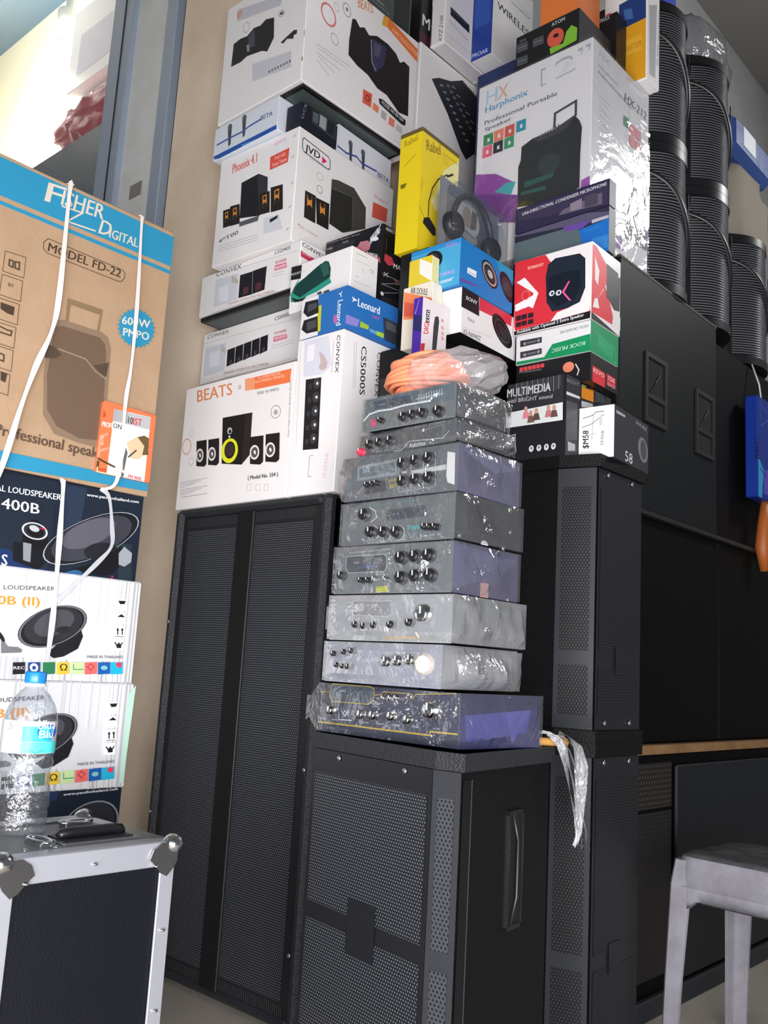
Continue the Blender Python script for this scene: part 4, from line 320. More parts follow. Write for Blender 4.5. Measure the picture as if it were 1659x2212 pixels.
 ('jvd', 'L'): [('t','e06a62','Phoenix 4.1',(0.0622,0.3027),(0.112,0.004),(-0.0022,0.0324),1),('p','e2574a',[(0.2349,0.3034),(0.3179,0.3067),(0.3161,0.2603),(0.2381,0.2589)]),('t','ffe0d0','Full HD',(0.2581,0.2858),(0.0452,0.0001),(-0.0012,0.0112),0),('t','ffe0d0','Home Theatre',(0.249,0.2649),(0.0621,0.0013),(-0.0015,0.0135),0),('t','d7a0c0','6000W',(0.25,0.3341),(0.0509,0.0021),(-0.0012,0.0113),0),('p','1f1f24',[(0.1111,0.256),(0.1882,0.2627),(0.2318,0.238),(0.2411,0.1299),(0.2078,0.1181),(0.1168,0.1352)]),('p','33333a',[(0.1823,0.2623),(0.2318,0.238),(0.2411,0.1299),(0.2078,0.1181)]),('p','26201d',[(0.2004,0.1926),(0.246,0.1883),(0.254,0.1165),(0.2088,0.12)]),('p','d88b3a',[(0.2155,0.1801),(0.2334,0.181),(0.2378,0.1417),(0.22,0.1405)]),('e','2a2a2a',(0.2256,0.1707),(0.0063,-0.0003),(-0.0007,0.0066),0),('e','2a2a2a',(0.2284,0.146),(0.0091,-0.0011),(-0.0011,0.0098),0),('p','26201d',[(0.2495,0.1976),(0.3021,0.1924),(0.3109,0.11),(0.2588,0.1142)]),('p','d88b3a',[(0.2669,0.1831),(0.2875,0.1841),(0.2924,0.139),(0.2718,0.1377)]),('e','2a2a2a',(0.2785,0.1723),(0.0073,-0.0004),(-0.0008,0.0076),0),('e','2a2a2a',(0.2815,0.144),(0.0105,-0.0013),(-0.0012,0.0113),0),('p','26201d',[(0.0335,0.1843),(0.0681,0.1823),(0.0757,0.1217),(0.0414,0.1232)]),('p','d88b3a',[(0.0451,0.1742),(0.0587,0.1757),(0.0629,0.1425),(0.0494,0.1409)]),('e','2a2a2a',(0.053,0.1666),(0.0048,-0.0),(-0.0007,0.0055),0),('e','2a2a2a',(0.0556,0.1459),(0.0069,-0.0006),(-0.0011,0.0083),0),('p','26201d',[(0.0672,0.189),(0.1119,0.185),(0.1202,0.117),(0.0759,0.1203)]),('p','d88b3a',[(0.082,0.1772),(0.0996,0.1781),(0.1042,0.1408),(0.0867,0.1398)]),('e','2a2a2a',(0.092,0.1683),(0.0062,-0.0003),(-0.0008,0.0062),0),('e','2a2a2a',(0.0949,0.1449),(0.0089,-0.001),(-0.0012,0.0093),0),('p','5b5b60',[(0.1185,0.1216),(0.2078,0.1181),(0.2039,0.1021),(0.1204,0.1058)]),('p','d8dae6',[(0.2297,0.1033),(0.2956,0.0973),(0.3178,0.0451),(0.2357,0.0507)]),('p','26262a',[(0.2568,0.0914),(0.2929,0.096),(0.2912,0.086),(0.2609,0.0797)]),('t','55565c','4*T00',(0.0258,0.0742),(0.0914,0.0086),(-0.0005,0.0134),1),('l','a9a9ae',0.0012,[(0.027,0.065),(0.2092,0.0558)]),('l','a9a9ae',0.0012,[(0.0282,0.0558),(0.2102,0.047)]),('l','a9a9ae',0.0012,[(0.0294,0.0467),(0.2112,0.0382)]),('l','3a3a3a',0.0016,[(0.3344,0.3353),(0.3417,0.3397)]),('l','3a3a3a',0.0016,[(0.3342,0.2671),(0.3415,0.2715)]),('l','3a3a3a',0.0016,[(0.341,0.1804),(0.3482,0.1849)]),('l','3a3a3a',0.0016,[(0.3389,0.1057),(0.3461,0.1103)]),('l','3a3a3a',0.0016,[(0.3363,0.0359),(0.3435,0.0406)])],
 ('jvd', 'R'): [('l','22242a',0.003,[(0.0209,0.3368),(0.129,0.3282),(0.1388,0.3198),(0.1401,0.2941),(0.133,0.2872),(0.0252,0.294),(0.0176,0.303),(0.0162,0.3279),(0.0209,0.3368)]),('t','22242a','JVD',(0.0283,0.2913),(0.0646,0.0017),(0.0009,0.0304),1),('p','e0286a',[(0.1023,0.3172),(0.125,0.3087),(0.1045,0.2943)]),('t','999999','www.jvdaudio.com',(0.0491,0.2823),(0.0844,0.0007),(0.0005,0.0059),0),('e','bbbbbb',(0.0986,0.248),(0.0146,0.0004),(-0.0001,0.0129),0.85),('e','999999',(0.1016,0.2063),(0.0129,-0.0005),(-0.0001,0.0129),0.8),('p','27231f',[(0.0417,0.1765),(0.0881,0.1786),(0.094,0.0918),(0.0448,0.0916)]),('p','211c1a',[(0.0886,0.1746),(0.1478,0.1797),(0.1519,0.0951),(0.0995,0.0941)]),('p','d88b3a',[(0.0507,0.1658),(0.0719,0.1691),(0.0764,0.1244),(0.0552,0.1214)]),('e','26221f',(0.0623,0.1626),(0.009,0.0007),(-0.0009,0.0089),0),('e','26221f',(0.0661,0.1253),(0.0124,0.0012),(-0.0013,0.013),0),('p','d88b3a',[(0.1068,0.1657),(0.1287,0.169),(0.1332,0.1236),(0.1113,0.1205)]),('e','26221f',(0.1188,0.1624),(0.0093,0.0007),(-0.0009,0.0091),0),('e','26221f',(0.1226,0.1246),(0.0128,0.0013),(-0.0013,0.0132),0),('p','45453f',[(0.1503,0.2638),(0.1796,0.2732),(0.2535,0.281),(0.3151,0.2411),(0.3184,0.17),(0.2194,0.1148),(0.1527,0.117)]),('p','2b2b29',[(0.1531,0.2345),(0.2499,0.2524),(0.257,0.144),(0.2135,0.1124),(0.1527,0.117)]),('l','6a6a62',0.002,[(0.1531,0.2345),(0.2503,0.2481),(0.2566,0.1482)]),('p','e2604f',[(0.3481,0.2764),(0.4219,0.2839),(0.4193,0.2361),(0.3463,0.2229)]),('t','e08a9a','Phoenix 4',(0.3531,0.2948),(0.0644,0.0011),(-0.001,0.0111),0),('t','c9a0a8','Music in motion',(0.0221,0.0526),(0.0846,-0.0021),(0.0,0.0104),0)],
 ('betal', 'L'): [('p','dfe6f2',[(0.0,0.0),(0.31,0.0),(0.31,0.112),(0.0,0.112)]),('p','2458b0',[(0.0007,0.0178),(0.3076,0.0151),(0.31,0.0),(0.032,0.0),(0.0057,0.0068)]),('p','5f9ad8',[(0.1414,0.0085),(0.2309,0.0),(0.2142,0.0),(0.1499,0.0)]),('p','4a4e50',[(0.064,0.0985),(0.0858,0.0995),(0.0864,0.0307),(0.0758,0.0254)]),('e','5a6064',(0.0759,0.094),(0.0108,-0.0013),(-0.0016,0.0121),0),('p','4a4e50',[(0.1357,0.1032),(0.1568,0.1041),(0.157,0.0364),(0.1468,0.0312)]),('e','5a6064',(0.1472,0.0987),(0.0104,-0.0013),(-0.0015,0.0119),0),('l','3d5fa5',0.006,[(0.0162,0.0539),(0.0765,0.0548),(0.1421,0.0532),(0.1732,0.0595),(0.2292,0.0626)]),('t','4a5a80','BETA',(0.2298,0.058),(0.0554,-0.0038),(-0.0007,0.0158),1)],
 ('betar', 'R'): [('p','e4e7f0',[(0.0,0.0),(0.265,0.0),(0.265,0.1),(0.0,0.1)]),('p','c9cad2',[(0.0039,0.0),(0.265,0.0),(0.265,0.0),(0.0056,0.0)]),('p','4a4e58',[(0.053,0.0623),(0.0696,0.0684),(0.072,0.0),(0.0618,0.0)]),('e','5a606a',(0.0607,0.0616),(0.0101,0.0014),(-0.001,0.0109),0),('p','4a4e58',[(0.1142,0.061),(0.1314,0.0672),(0.1335,0.0),(0.1231,0.0)]),('e','5a606a',(0.1221,0.0603),(0.0104,0.0015),(-0.001,0.0111),0),('l','454a9a',0.006,[(0.0048,0.0243),(0.0425,0.0206),(0.0923,0.0317),(0.1192,0.0218),(0.1917,0.029)]),('t','55587a','BETA',(0.1998,0.0141),(0.0584,0.0016),(-0.0001,0.0164),1)],
 ('cam', 'R'): [('p','191f2b',[(0.0,0.0),(0.158,0.0),(0.158,0.078),(0.0,0.078)]),('p','2f3a45',[(0.0452,0.0731),(0.1535,0.078),(0.1535,0.0261),(0.0465,0.0323)]),('p','9aa0a4',[(0.0792,0.078),(0.1088,0.078),(0.1075,0.0357),(0.0778,0.0379)]),('p','20262c',[(0.1149,0.078),(0.1448,0.078),(0.1403,0.0372),(0.1134,0.0366)]),('p','55606a',[(0.0484,0.0704),(0.074,0.0754),(0.0716,0.0412),(0.0486,0.0399)]),('t','8a93a0','OCS',(0.0097,0.0244),(0.0113,0.0536),(-0.0097,-0.0031),1)],
 ('cam', 'L'): [('p','1b2230',[(0.0,0.0),(0.062,0.0),(0.062,0.078),(0.0,0.078)])],
 ('big', 'L'): [('p','c9cad4',[(0.0569,0.3986),(0.2834,0.3409),(0.2746,0.3077),(0.0593,0.3531)]),('p','d8a8a4',[(0.0509,0.3916),(0.0785,0.3906),(0.0812,0.3697),(0.055,0.3601)]),('p','232329',[(0.0489,0.2748),(0.0826,0.2789),(0.1171,0.2728),(0.1486,0.2871),(0.1821,0.281),(0.2069,0.2907),(0.2478,0.2784),(0.255,0.2051),(0.2277,0.1686),(0.2004,0.1831),(0.1267,0.1968),(0.0941,0.1895),(0.0458,0.1936)]),('p','4a4a58',[(0.1242,0.2696),(0.1527,0.2804),(0.1637,0.2183),(0.13,0.2239)]),('p','8d8d98',[(0.1181,0.2388),(0.1316,0.2375),(0.1383,0.2107),(0.1248,0.2119)]),('e','bbbbbb',(0.1094,0.3078),(0.0172,-0.0032),(-0.0026,0.0206),0.85),('e','8a8a8e',(0.2826,0.2759),(0.0145,-0.0023),(-0.0014,0.0123),0.85),('p','55555a',[(0.2744,0.2821),(0.2903,0.2792),(0.2914,0.2693),(0.2755,0.2723)]),('p','2b2b30',[(0.29,0.1707),(0.3138,0.1782),(0.3491,0.187),(0.3647,0.1812),(0.3632,0.1669),(0.3509,0.1703),(0.3493,0.1575),(0.3207,0.1705),(0.3033,0.1624)]),('p','cfd0da',[(0.1584,0.1545),(0.3445,0.119),(0.3506,0.0624),(0.1664,0.0902)]),('p','6a6a72',[(0.2427,0.095),(0.2503,0.0945),(0.2512,0.0868),(0.2436,0.0868)]),('p','6a6a72',[(0.2566,0.0941),(0.2641,0.0937),(0.265,0.086),(0.2575,0.0859)]),('p','6a6a72',[(0.2704,0.0932),(0.2779,0.0928),(0.2788,0.0851),(0.2713,0.0851)]),('p','6a6a72',[(0.2841,0.0924),(0.2916,0.0919),(0.2924,0.0842),(0.285,0.0842)]),('p','6a6a72',[(0.2977,0.0915),(0.3051,0.091),(0.306,0.0834),(0.2987,0.0834)]),('p','6a6a72',[(0.3113,0.0906),(0.3186,0.0901),(0.3195,0.0825),(0.3122,0.0825)]),('p','6a6a72',[(0.3247,0.0897),(0.3321,0.0893),(0.3329,0.0817),(0.3256,0.0817)]),('p','6a6a72',[(0.3381,0.0889),(0.3454,0.0884),(0.3462,0.0808),(0.339,0.0808)]),('l','444444',0.0018,[(0.4,0.1634),(0.4,0.1508)]),('l','444444',0.0018,[(0.4,0.1554),(0.4,0.1429)]),('l','444444',0.0018,[(0.3966,0.0744),(0.4,0.0621)]),('l','444444',0.0018,[(0.4,0.0737),(0.4,0.0614)])],
 ('big', 'R'): [('e','d97a78',(0.0899,0.2708),(0.0338,-0.0025),(-0.0022,0.0358),0.82),('e','aaaaaa',(0.1211,0.3158),(0.011,-0.0025),(-0.0012,0.0133),0.85),('e','9a9a9a',(0.1658,0.3342),(0.0184,-0.0004),(-0.002,0.0225),0.86),('e','8a8a8a',(0.1656,0.3365),(0.0061,0.0),(-0.0006,0.0067),0),('e','a8a8a8',(0.1219,0.2058),(0.0167,-0.0008),(-0.0017,0.0184),0.85),('t','e09a70','BEATS',(0.2137,0.3744),(0.0685,0.0186),(-0.0029,0.032),1),('p','e8a63e',[(0.3336,0.4188),(0.3565,0.425),(0.3597,0.3876),(0.327,0.3801)]),('p','ee7a3a',[(0.3565,0.425),(0.512,0.3961),(0.512,0.3478),(0.3565,0.3857)]),('t','ffd9b0','HOME THEATRE SYSTEM',(0.3768,0.3855),(0.1344,-0.0194),(-0.0001,0.0174),0),('p','221f20',[(0.1917,0.3193),(0.2066,0.3261),(0.2268,0.3097),(0.2478,0.3224),(0.2714,0.3076),(0.3085,0.3273),(0.3613,0.3291),(0.4028,0.3186),(0.4252,0.2967),(0.4446,0.3128),(0.473,0.3088),(0.4806,0.128),(0.433,0.1181),(0.3699,0.148),(0.324,0.1473),(0.2771,0.1693),(0.2265,0.174),(0.1853,0.188),(0.1837,0.2387)]),('p','3a3a5a',[(0.2877,0.3052),(0.3561,0.3113),(0.3486,0.2433),(0.3069,0.1955),(0.2888,0.2189)]),('p','55556a',[(0.2981,0.2968),(0.3304,0.3012),(0.3242,0.2586),(0.2986,0.2535)]),('l','aab0c0',0.003,[(0.2819,0.2969),(0.2914,0.2252),(0.3127,0.2036)]),('l','9a9a9c',0.0012,[(0.0511,0.1466),(0.1976,0.1529)]),('l','9a9a9c',0.0012,[(0.0577,0.1369),(0.1746,0.139)]),('l','9a9a9c',0.0012,[(0.0536,0.1209),(0.1527,0.1164)]),('l','9a9a9c',0.0012,[(0.0602,0.1112),(0.1311,0.0942)]),('l','9a9a9c',0.0012,[(0.056,0.0953),(0.1098,0.0723)]),('p','e0624f',[(0.2602,0.1102),(0.3024,0.1141),(0.3003,0.0654),(0.26,0.063)]),('p','eb8a66',[(0.3097,0.0894),(0.337,0.0872),(0.3346,0.0629),(0.3068,0.0641)]),('p','b9b6b6',[(0.349,0.0839),(0.3754,0.0832),(0.3725,0.0553),(0.3481,0.0571)]),('p','e9846e',[(0.3877,0.0799),(0.4158,0.0799),(0.4128,0.0517),(0.3847,0.0519)]),('p','c8c5c5',[(0.4233,0.0716),(0.4539,0.0725),(0.4524,0.0498),(0.4237,0.05)]),('t','7a2a22','O',(0.2714,0.0761),(0.0201,0.0013),(0.0004,0.0238),1),('p','222228',[(0.3332,0.1163),(0.3524,0.1217),(0.4684,0.1069),(0.4686,0.0873),(0.4497,0.0826),(0.3379,0.0996)]),('t','eeeeee','MODEL NO RB 5501',(0.3473,0.1046),(0.1084,-0.0115),(0.0021,0.0132),0)],
 ('green', 'L'): [('p','1d1e22',[(0.0,0.1415),(0.0433,0.1373),(0.0422,0.0962),(0.0,0.1014)]),('p','e03a48',[(0.0,0.1341),(0.0,0.1337),(0.0,0.125),(0.0,0.1256)]),('t','d8d8d8','MOUNTAIN',(0.0,0.1139),(0.0582,-0.0029),(0.0002,0.0079),1),('p','2a9a86',[(0.0057,0.054),(0.0243,0.0849),(0.1076,0.1068),(0.1632,0.0657),(0.1695,0.0528),(0.1143,0.0396),(0.0778,0.0368),(0.0414,0.026),(0.0079,0.0338)]),('p','173f3c',[(0.0172,0.0749),(0.056,0.0927),(0.1069,0.1147),(0.1398,0.1234),(0.1532,0.118),(0.1629,0.0963),(0.1628,0.0696),(0.1328,0.0619),(0.087,0.0501),(0.0455,0.0387),(0.0163,0.0574)]),('p','2c5d57',[(0.1168,0.1199),(0.1507,0.1167),(0.1591,0.082),(0.1366,0.0763)]),('p','26292b',[(0.0064,0.0479),(0.0406,0.034),(0.0728,0.0341),(0.0576,0.0261),(0.0248,0.0291)]),('l','6a7a78',0.003,[(0,0.0349),(0,0.0506),(0.0342,0.0943)]),('p','4a5054',[(0.1147,0.0357),(0.13,0.0377),(0.1361,0.0287),(0.1179,0.0292)]),('p','4a5054',[(0.1408,0.0332),(0.161,0.0352),(0.167,0.025),(0.1441,0.0248)])],
 ('green', 'R'): [('l','7a7a7a',0.0012,[(0.0169,0.1256),(0.061,0.1275)]),('l','b9b9b9',0.001,[(0.0162,0.1046),(0.0706,0.1082)]),('l','8a8a8a',0.001,[(0.0457,0.0931),(0.047,0.0785)]),('e','999999',(0.0797,0.0963),(0.0081,-0.0008),(-0.0005,0.0056),0.8),('l','8a8a8a',0.001,[(0.0176,0.0601),(0.0304,0.061)]),('l','aaaaaa',0.001,[(0.0138,0.0456),(0.0758,0.0492)]),('l','333333',0.001,[(0.0821,0.0991),(0.085,0.0964)])],
 ('xmark', 'L'): [('p','17181e',[(0.0,0.0),(0.222,0.0),(0.222,0.262),(0.0,0.262)]),('t','a0a0a8','Computer Speaker System',(0.0,0.2558),(0.1344,-0.0054),(0.0005,0.0062),0),('p','2a2b33',[(0.0,0.2477),(0.0379,0.2446),(0.0348,0.2207),(0.0,0.2256)]),('p','2a2b33',[(0.0458,0.2446),(0.1157,0.2422),(0.1121,0.2249),(0.0448,0.2263)]),('t','b8b8c0','USB',(0.0041,0.2369),(0.0214,-0.0015),(0.0005,0.0061),1),('t','b8b8c0','AUX',(0.067,0.241),(0.0233,-0.0001),(0.0005,0.006),1),('p','c9808c',[(0.1236,0.2077),(0.1371,0.2284),(0.1673,0.2243),(0.1784,0.2093),(0.1746,0.1944),(0.1525,0.1922)]),('e','e8e8ee',(0.1921,0.2224),(0.0148,-0.0028),(-0.0005,0.0065),0),('p','d06070',[(0.1124,0.2208),(0.1358,0.2126),(0.1547,0.1956),(0.2163,0.1599),(0.2199,0.1433),(0.1138,0.2043)]),('t','e8e8ee','WALKING',(0.173,0.205),(0.0369,0.0298),(0.0028,0.0272),1),('t','f0f0f0','MAX',(0.1658,0.1808),(0.0409,-0.0223),(0.0006,0.011),1),('t','e8e8ee','IIII',(0.1812,0.1728),(0.0252,-0.0104),(0.0002,0.0099),1)],
 ('xmark', 'R'): [('p','1b1b1f',[(0.0,0.0),(0.122,0.0),(0.122,0.262),(0.0,0.262)]),('t','c8c8cc','MAXCHAT',(0.0108,0.2454),(0.0616,0.0058),(0.002,0.0108),1),('p','0d0d0f',[(0.01,0.2295),(0.0593,0.2379),(0.0604,0.1903),(0.0113,0.1826)]),('p','131316',[(0.0676,0.2454),(0.122,0.2495),(0.1193,0.2096),(0.0684,0.2015)]),('l','5a5a60',0.002,[(0.0164,0.2223),(0.0167,0.1867)]),('l','5a5a60',0.002,[(0.0715,0.2349),(0.1166,0.2411)]),('p','c04050',[(0.0119,0.175),(0.0439,0.1758),(0.0574,0.1572),(0.029,0.1462),(0.0108,0.1549)]),('t','f0f0f0','MARK',(0.0523,0.1473),(0.0593,0.0087),(0.0017,0.0145),1),('t','d8d8dc','X',(0.0093,0.1073),(0.0227,0.0046),(0.0018,0.0124),1),('p','7a4a50',[(0.055,0.1167),(0.0902,0.1219),(0.1033,0.1107),(0.0681,0.1018)]),('l','8a8a90',0.002,[(0.0059,0.1138),(0.1026,0.1185),(0.0058,0.0827),(0.1049,0.0914),(0.0026,0.0544)]),('e','e0e0e0',(0.01,0.0551),(0.0068,0.0005),(-0.0005,0.0056),0),('p','2b2b30',[(0.0088,0.0489),(0.1017,0.0584),(0.0982,0.0294),(0.0053,0.0244)])],
 ('rabel', 'L'): [('p','e9cf1e',[(0.0,0.0),(0.078,0.0),(0.078,0.358),(0.0,0.358)]),('t','a8901a','Rabel',(0.0157,0.3165),(0.046,0.0061),(-0.0023,0.0185),1),('p','7a7010',[(0.0077,0.2047),(0.0311,0.2039),(0.0242,0.1908),(0.0097,0.1909)]),('l','c8b018',0.004,[(0.0541,0.2814),(0.0197,0.2578)]),('p','6a5a30',[(0.0,0.3455),(0.078,0.3455),(0.078,0.358),(0.0,0.358)])],
 ('rabel', 'R'): [('p','f0d524',[(0.0,0.0),(0.173,0.0),(0.173,0.358),(0.0,0.358)]),('p','6a5a30',[(0.0,0.3455),(0.173,0.3455),(0.173,0.358),(0.0,0.358)]),('p','f2eca8',[(0.0751,0.2043),(0.104,0.2754),(0.1435,0.3124),(0.173,0.3371),(0.173,0.2481),(0.1387,0.1889),(0.0736,0.138),(0.0517,0.1588)]),('p','f6f0b8',[(0.1225,0.2172),(0.173,0.2456),(0.173,0.1812),(0.1156,0.1257),(0.0831,0.103)]),('t','9a7d1c','Rabel',(0.0206,0.2967),(0.0632,0.0158),(-0.0038,0.031),1),('l','8a7a20',0.0015,[(0.0933,0.3239),(0.173,0.3253)]),('l','9a8a28',0.001,[(0.0939,0.3152),(0.1219,0.3164)]),('l','9a8a28',0.001,[(0.0946,0.3066),(0.1225,0.3077)]),('l','9a8a28',0.001,[(0.0953,0.298),(0.1232,0.299)]),('l','3f3a2a',0.004,[(0.0422,0.1114),(0.0421,0.1544),(0.0552,0.1995),(0.0793,0.2371),(0.1185,0.2689)]),('p','2c2a26',[(0.1153,0.2651),(0.1455,0.2862),(0.1494,0.2813),(0.1192,0.2603)]),('p','23262b',[(0.0236,0.0969),(0.0458,0.1086),(0.0776,0.0877),(0.0792,0.0668),(0.0662,0.0622),(0.0198,0.0803)]),('l','55502a',0.0012,[(0,0.1222),(0.0235,0.0989)]),('t','6a6030','Rabel',(0.0983,0.215),(0.0313,0.001),(0.0027,0.0101),1),('l','6a6030',0.001,[(0.008,0.2079),(0.0076,0.1733)])],
 ('blue', 'L'): [('p','4aa6d6',[(0.0,0.0),(0.16,0.0),(0.16,0.122),(0.0,0.122)]),('p','2f8ccc',[(0.0,0.122),(0.1582,0.122),(0.159,0.1105),(0.0,0.1097)]),('e','1c1d22',(0.0733,0.0825),(0.0303,-0.0),(-0.0016,0.0262),0),('e','3c4048',(0.0709,0.0831),(0.0211,-0.0008),(-0.0011,0.0181),0),('t','d070c0','AUTO',(0.1137,0.1072),(0.0321,-0.0028),(0.0008,0.0096),1),('t','c8a8e8','DSIRE',(0.0927,0.0324),(0.0526,-0.0014),(0.0004,0.0089),1),('t','e8f0f8','Pioneer',(0.0847,0.0109),(0.0571,0.0017),(0.0002,0.0117),1)],
 ('blue', 'R'): [('p','1f7cc4',[(0.0,0.0),(0.237,0.0),(0.237,0.122),(0.0,0.122)]),('p','1a9ac8',[(0.1556,0.122),(0.237,0.122),(0.237,0.0909),(0.1709,0.0977)]),('p','f0f4f8',[(0.0317,0.0547),(0.0712,0.058),(0.0693,0.0396),(0.0316,0.0392)]),('t','5a8ac0','Auto',(0.0376,0.0414),(0.0301,0.0023),(0.0002,0.0059),0),('e','1d1d22',(0.1289,0.0718),(0.0374,-0.0082),(-0.0054,0.032),0),('e','a89a90',(0.1289,0.0718),(0.0319,-0.007),(-0.0045,0.0276),0.8),('e','3a3a42',(0.1302,0.0722),(0.0223,-0.0037),(-0.0031,0.0169),0),('e','d0c8c0',(0.1308,0.0725),(0.0115,-0.0025),(-0.0013,0.0095),0.5),('e','c8c0b8',(0.1309,0.0713),(0.0047,-0.0006),(-0.0003,0.0051),0),('p','23232a',[(0.237,0.0557),(0.237,0.0652),(0.237,0.0748),(0.2297,0.0837),(0.2208,0.0913),(0.2113,0.0973),(0.2017,0.101),(0.1927,0.1023),(0.185,0.1011),(0.1791,0.0975),(0.1753,0.0917),(0.1739,0.0842),(0.1751,0.0753),(0.1787,0.0658),(0.1845,0.0562),(0.1921,0.0473),(0.201,0.0397),(0.2105,0.0337),(0.2201,0.03),(0.2291,0.0287),(0.2368,0.0299),(0.237,0.0335),(0.237,0.0393),(0.237,0.0468)]),('e','3a3a44',(0.2109,0.0655),(0.0249,-0.0054),(-0.0064,0.0243),0),('p','6a4aa0',[(0.0025,0.0148),(0.0453,0.021),(0.0899,0.0197),(0.0031,0.0074)])],
 ('sony', 'R'): [('p','1b1b20',[(0.0,0.12),(0.075,0.12),(0.0788,0.0677),(0.0,0.0665)]),('t','e8e8ec','SONY',(0.0174,0.092),(0.0501,0.0022),(0.0014,0.0099),1),('p','d8344a',[(0.0767,0.1184),(0.2307,0.12),(0.2287,0.0904),(0.1388,0.0872),(0.0777,0.0838)]),('p','f0eef0',[(0.0765,0.12),(0.2287,0.12),(0.2308,0.12),(0.1213,0.12)]),('e','17171b',(0.1867,0.0631),(0.0484,-0.0114),(-0.0102,0.0369),0),('e','3c3c42',(0.1867,0.0631),(0.0361,-0.0063),(-0.0081,0.0278),0.85),('e','2b2b30',(0.1867,0.0631),(0.024,-0.0057),(-0.005,0.0163),0),('t','5a5a60','Xplod',(0.0283,0.039),(0.0286,-0.0011),(0.0006,0.0117),0),('t','4a4a50','XS-N6940Z',(0.0102,0.0),(0.0783,0.0038),(0.0011,0.013),0),('l','c8c8cc',0.001,[(0.002,0.0154),(0.1425,0.031)])],
 ('sony', 'B'): [('p','1a1a1e',[(0.0,0.0),(0.15,0.0),(0.15,0.255),(0.0,0.255)])],
 ('mixer', 'R'): [('p','2b2d33',[(0.0664,0.8624),(0.1069,0.8882),(0.173,0.9115),(0.24,0.9519),(0.3454,0.9273),(0.3439,0.7154),(0.2811,0.6552),(0.2494,0.6763),(0.1633,0.7776)]),('p','8a8d94',[(0.1132,0.8687),(0.1321,0.8725),(0.1298,0.8647),(0.1137,0.8612)]),('p','6a6d74',[(0.1502,0.889),(0.1695,0.8917),(0.1654,0.8809),(0.1509,0.8795)]),('p','8a8d94',[(0.1324,0.8522),(0.1514,0.8559),(0.1491,0.8481),(0.133,0.8446)]),('p','6a6d74',[(0.1695,0.8756),(0.189,0.8782),(0.1848,0.8673),(0.1702,0.8661)]),('p','8a8d94',[(0.1517,0.8355),(0.1709,0.8392),(0.1686,0.8313),(0.1523,0.8279)]),('p','6a6d74',[(0.1889,0.8621),(0.2085,0.8646),(0.2043,0.8537),(0.1896,0.8525)]),('p','8a8d94',[(0.1712,0.8187),(0.1905,0.8224),(0.1882,0.8145),(0.1718,0.8111)]),('p','6a6d74',[(0.2085,0.8484),(0.2282,0.8509),(0.224,0.84),(0.2091,0.8388)]),('p','8a8d94',[(0.1908,0.8018),(0.2103,0.8054),(0.2079,0.7975),(0.1914,0.7942)]),('p','6a6d74',[(0.2282,0.8347),(0.2481,0.8372),(0.2438,0.8262),(0.2288,0.8251)]),('p','8a8d94',[(0.2105,0.7848),(0.2302,0.7883),(0.2278,0.7805),(0.2111,0.7772)]),('p','6a6d74',[(0.248,0.8209),(0.2681,0.8233),(0.2638,0.8123),(0.2487,0.8112)]),('p','8a8d94',[(0.2304,0.7677),(0.2502,0.7712),(0.2478,0.7633),(0.231,0.76)]),('p','6a6d74',[(0.268,0.8069),(0.2882,0.8093),(0.2839,0.7983),(0.2687,0.7972)]),('p','8a8d94',[(0.2504,0.7505),(0.2704,0.7538),(0.2679,0.7459),(0.251,0.7428)]),('p','6a6d74',[(0.2881,0.7929),(0.3085,0.7952),(0.3041,0.7842),(0.2888,0.7832)]),('p','8a8d94',[(0.2706,0.7331),(0.2907,0.7364),(0.2882,0.7285),(0.2711,0.7254)]),('p','6a6d74',[(0.3084,0.7788),(0.329,0.781),(0.3245,0.77),(0.309,0.769)]),('l','b0b3b8',0.003,[(0.1791,0.895),(0.1988,0.8957)]),('l','b0b3b8',0.003,[(0.2082,0.8761),(0.2282,0.8768)]),('l','b0b3b8',0.003,[(0.2376,0.8571),(0.2578,0.8577)]),('l','b0b3b8',0.003,[(0.2673,0.8378),(0.2878,0.8384)]),('l','b0b3b8',0.003,[(0.2974,0.8184),(0.3181,0.8188)]),('l','b0b3b8',0.003,[(0.3278,0.7987),(0.3487,0.799)]),('t','55565c','Rezer 6',(0.2412,0.9357),(0.0936,-0.0072),(-0.0009,0.013),0),('p','4a2030',[(0.0,0.97),(0.0,0.97),(0.0,0.97),(0.0,0.9526)])],
 ('white13', 'L'): [('t','33353c','XYZ 2100',(0.054,0.0),(0.0015,0.1001),(-0.0155,0.0103),0),('l','4a4a50',0.003,[(0.0027,0.1619),(0.0046,0.0094)])],
 ('white13', 'R'): [('p','2b2b32',[(0.0281,0.1518),(0.1388,0.1454),(0.1411,0.1131),(0.0305,0.119)]),('t','8a8a90','digital',(0.0328,0.1402),(0.0916,-0.0036),(-0.0005,0.0063),0),('l','9a9aa0',0.001,[(0.005,0.0381),(0.1765,0.0399)]),('t','8a8a90','Mixing console',(0.025,0.0894),(0.1086,-0.0142),(0.0013,0.0087),0)],
 ('white13', 'B'): [('p','cfcdd0',[(0.0031,0.013),(0.0594,0.013),(0.0594,0.247),(0.0031,0.247)])],
 ('wire14', 'L'): [('p','1f3f98',[(0.0,0.0),(0.088,0.0),(0.088,0.36),(0.0,0.36)]),('t','c8d4f0','PROAR',(0.0029,0.0147),(0.07,-0.0044),(0.0007,0.0164),1),('p','2a55b0',[(0.0088,0.126),(0.0792,0.126),(0.0792,0.324),(0.0088,0.324)])],
 ('wire14', 'R'): [('t','2b2d33','WIRELESS',(0.0262,0.195),(0.2258,0.0003),(0.0004,0.0271),1),('l','aaaaae',0.001,[(0.1401,0.2903),(0.253,0.2905)]),('t','7a7a80','microphone',(0.1089,0.2638),(0.1218,0.0062),(0.0015,0.0112),0)],
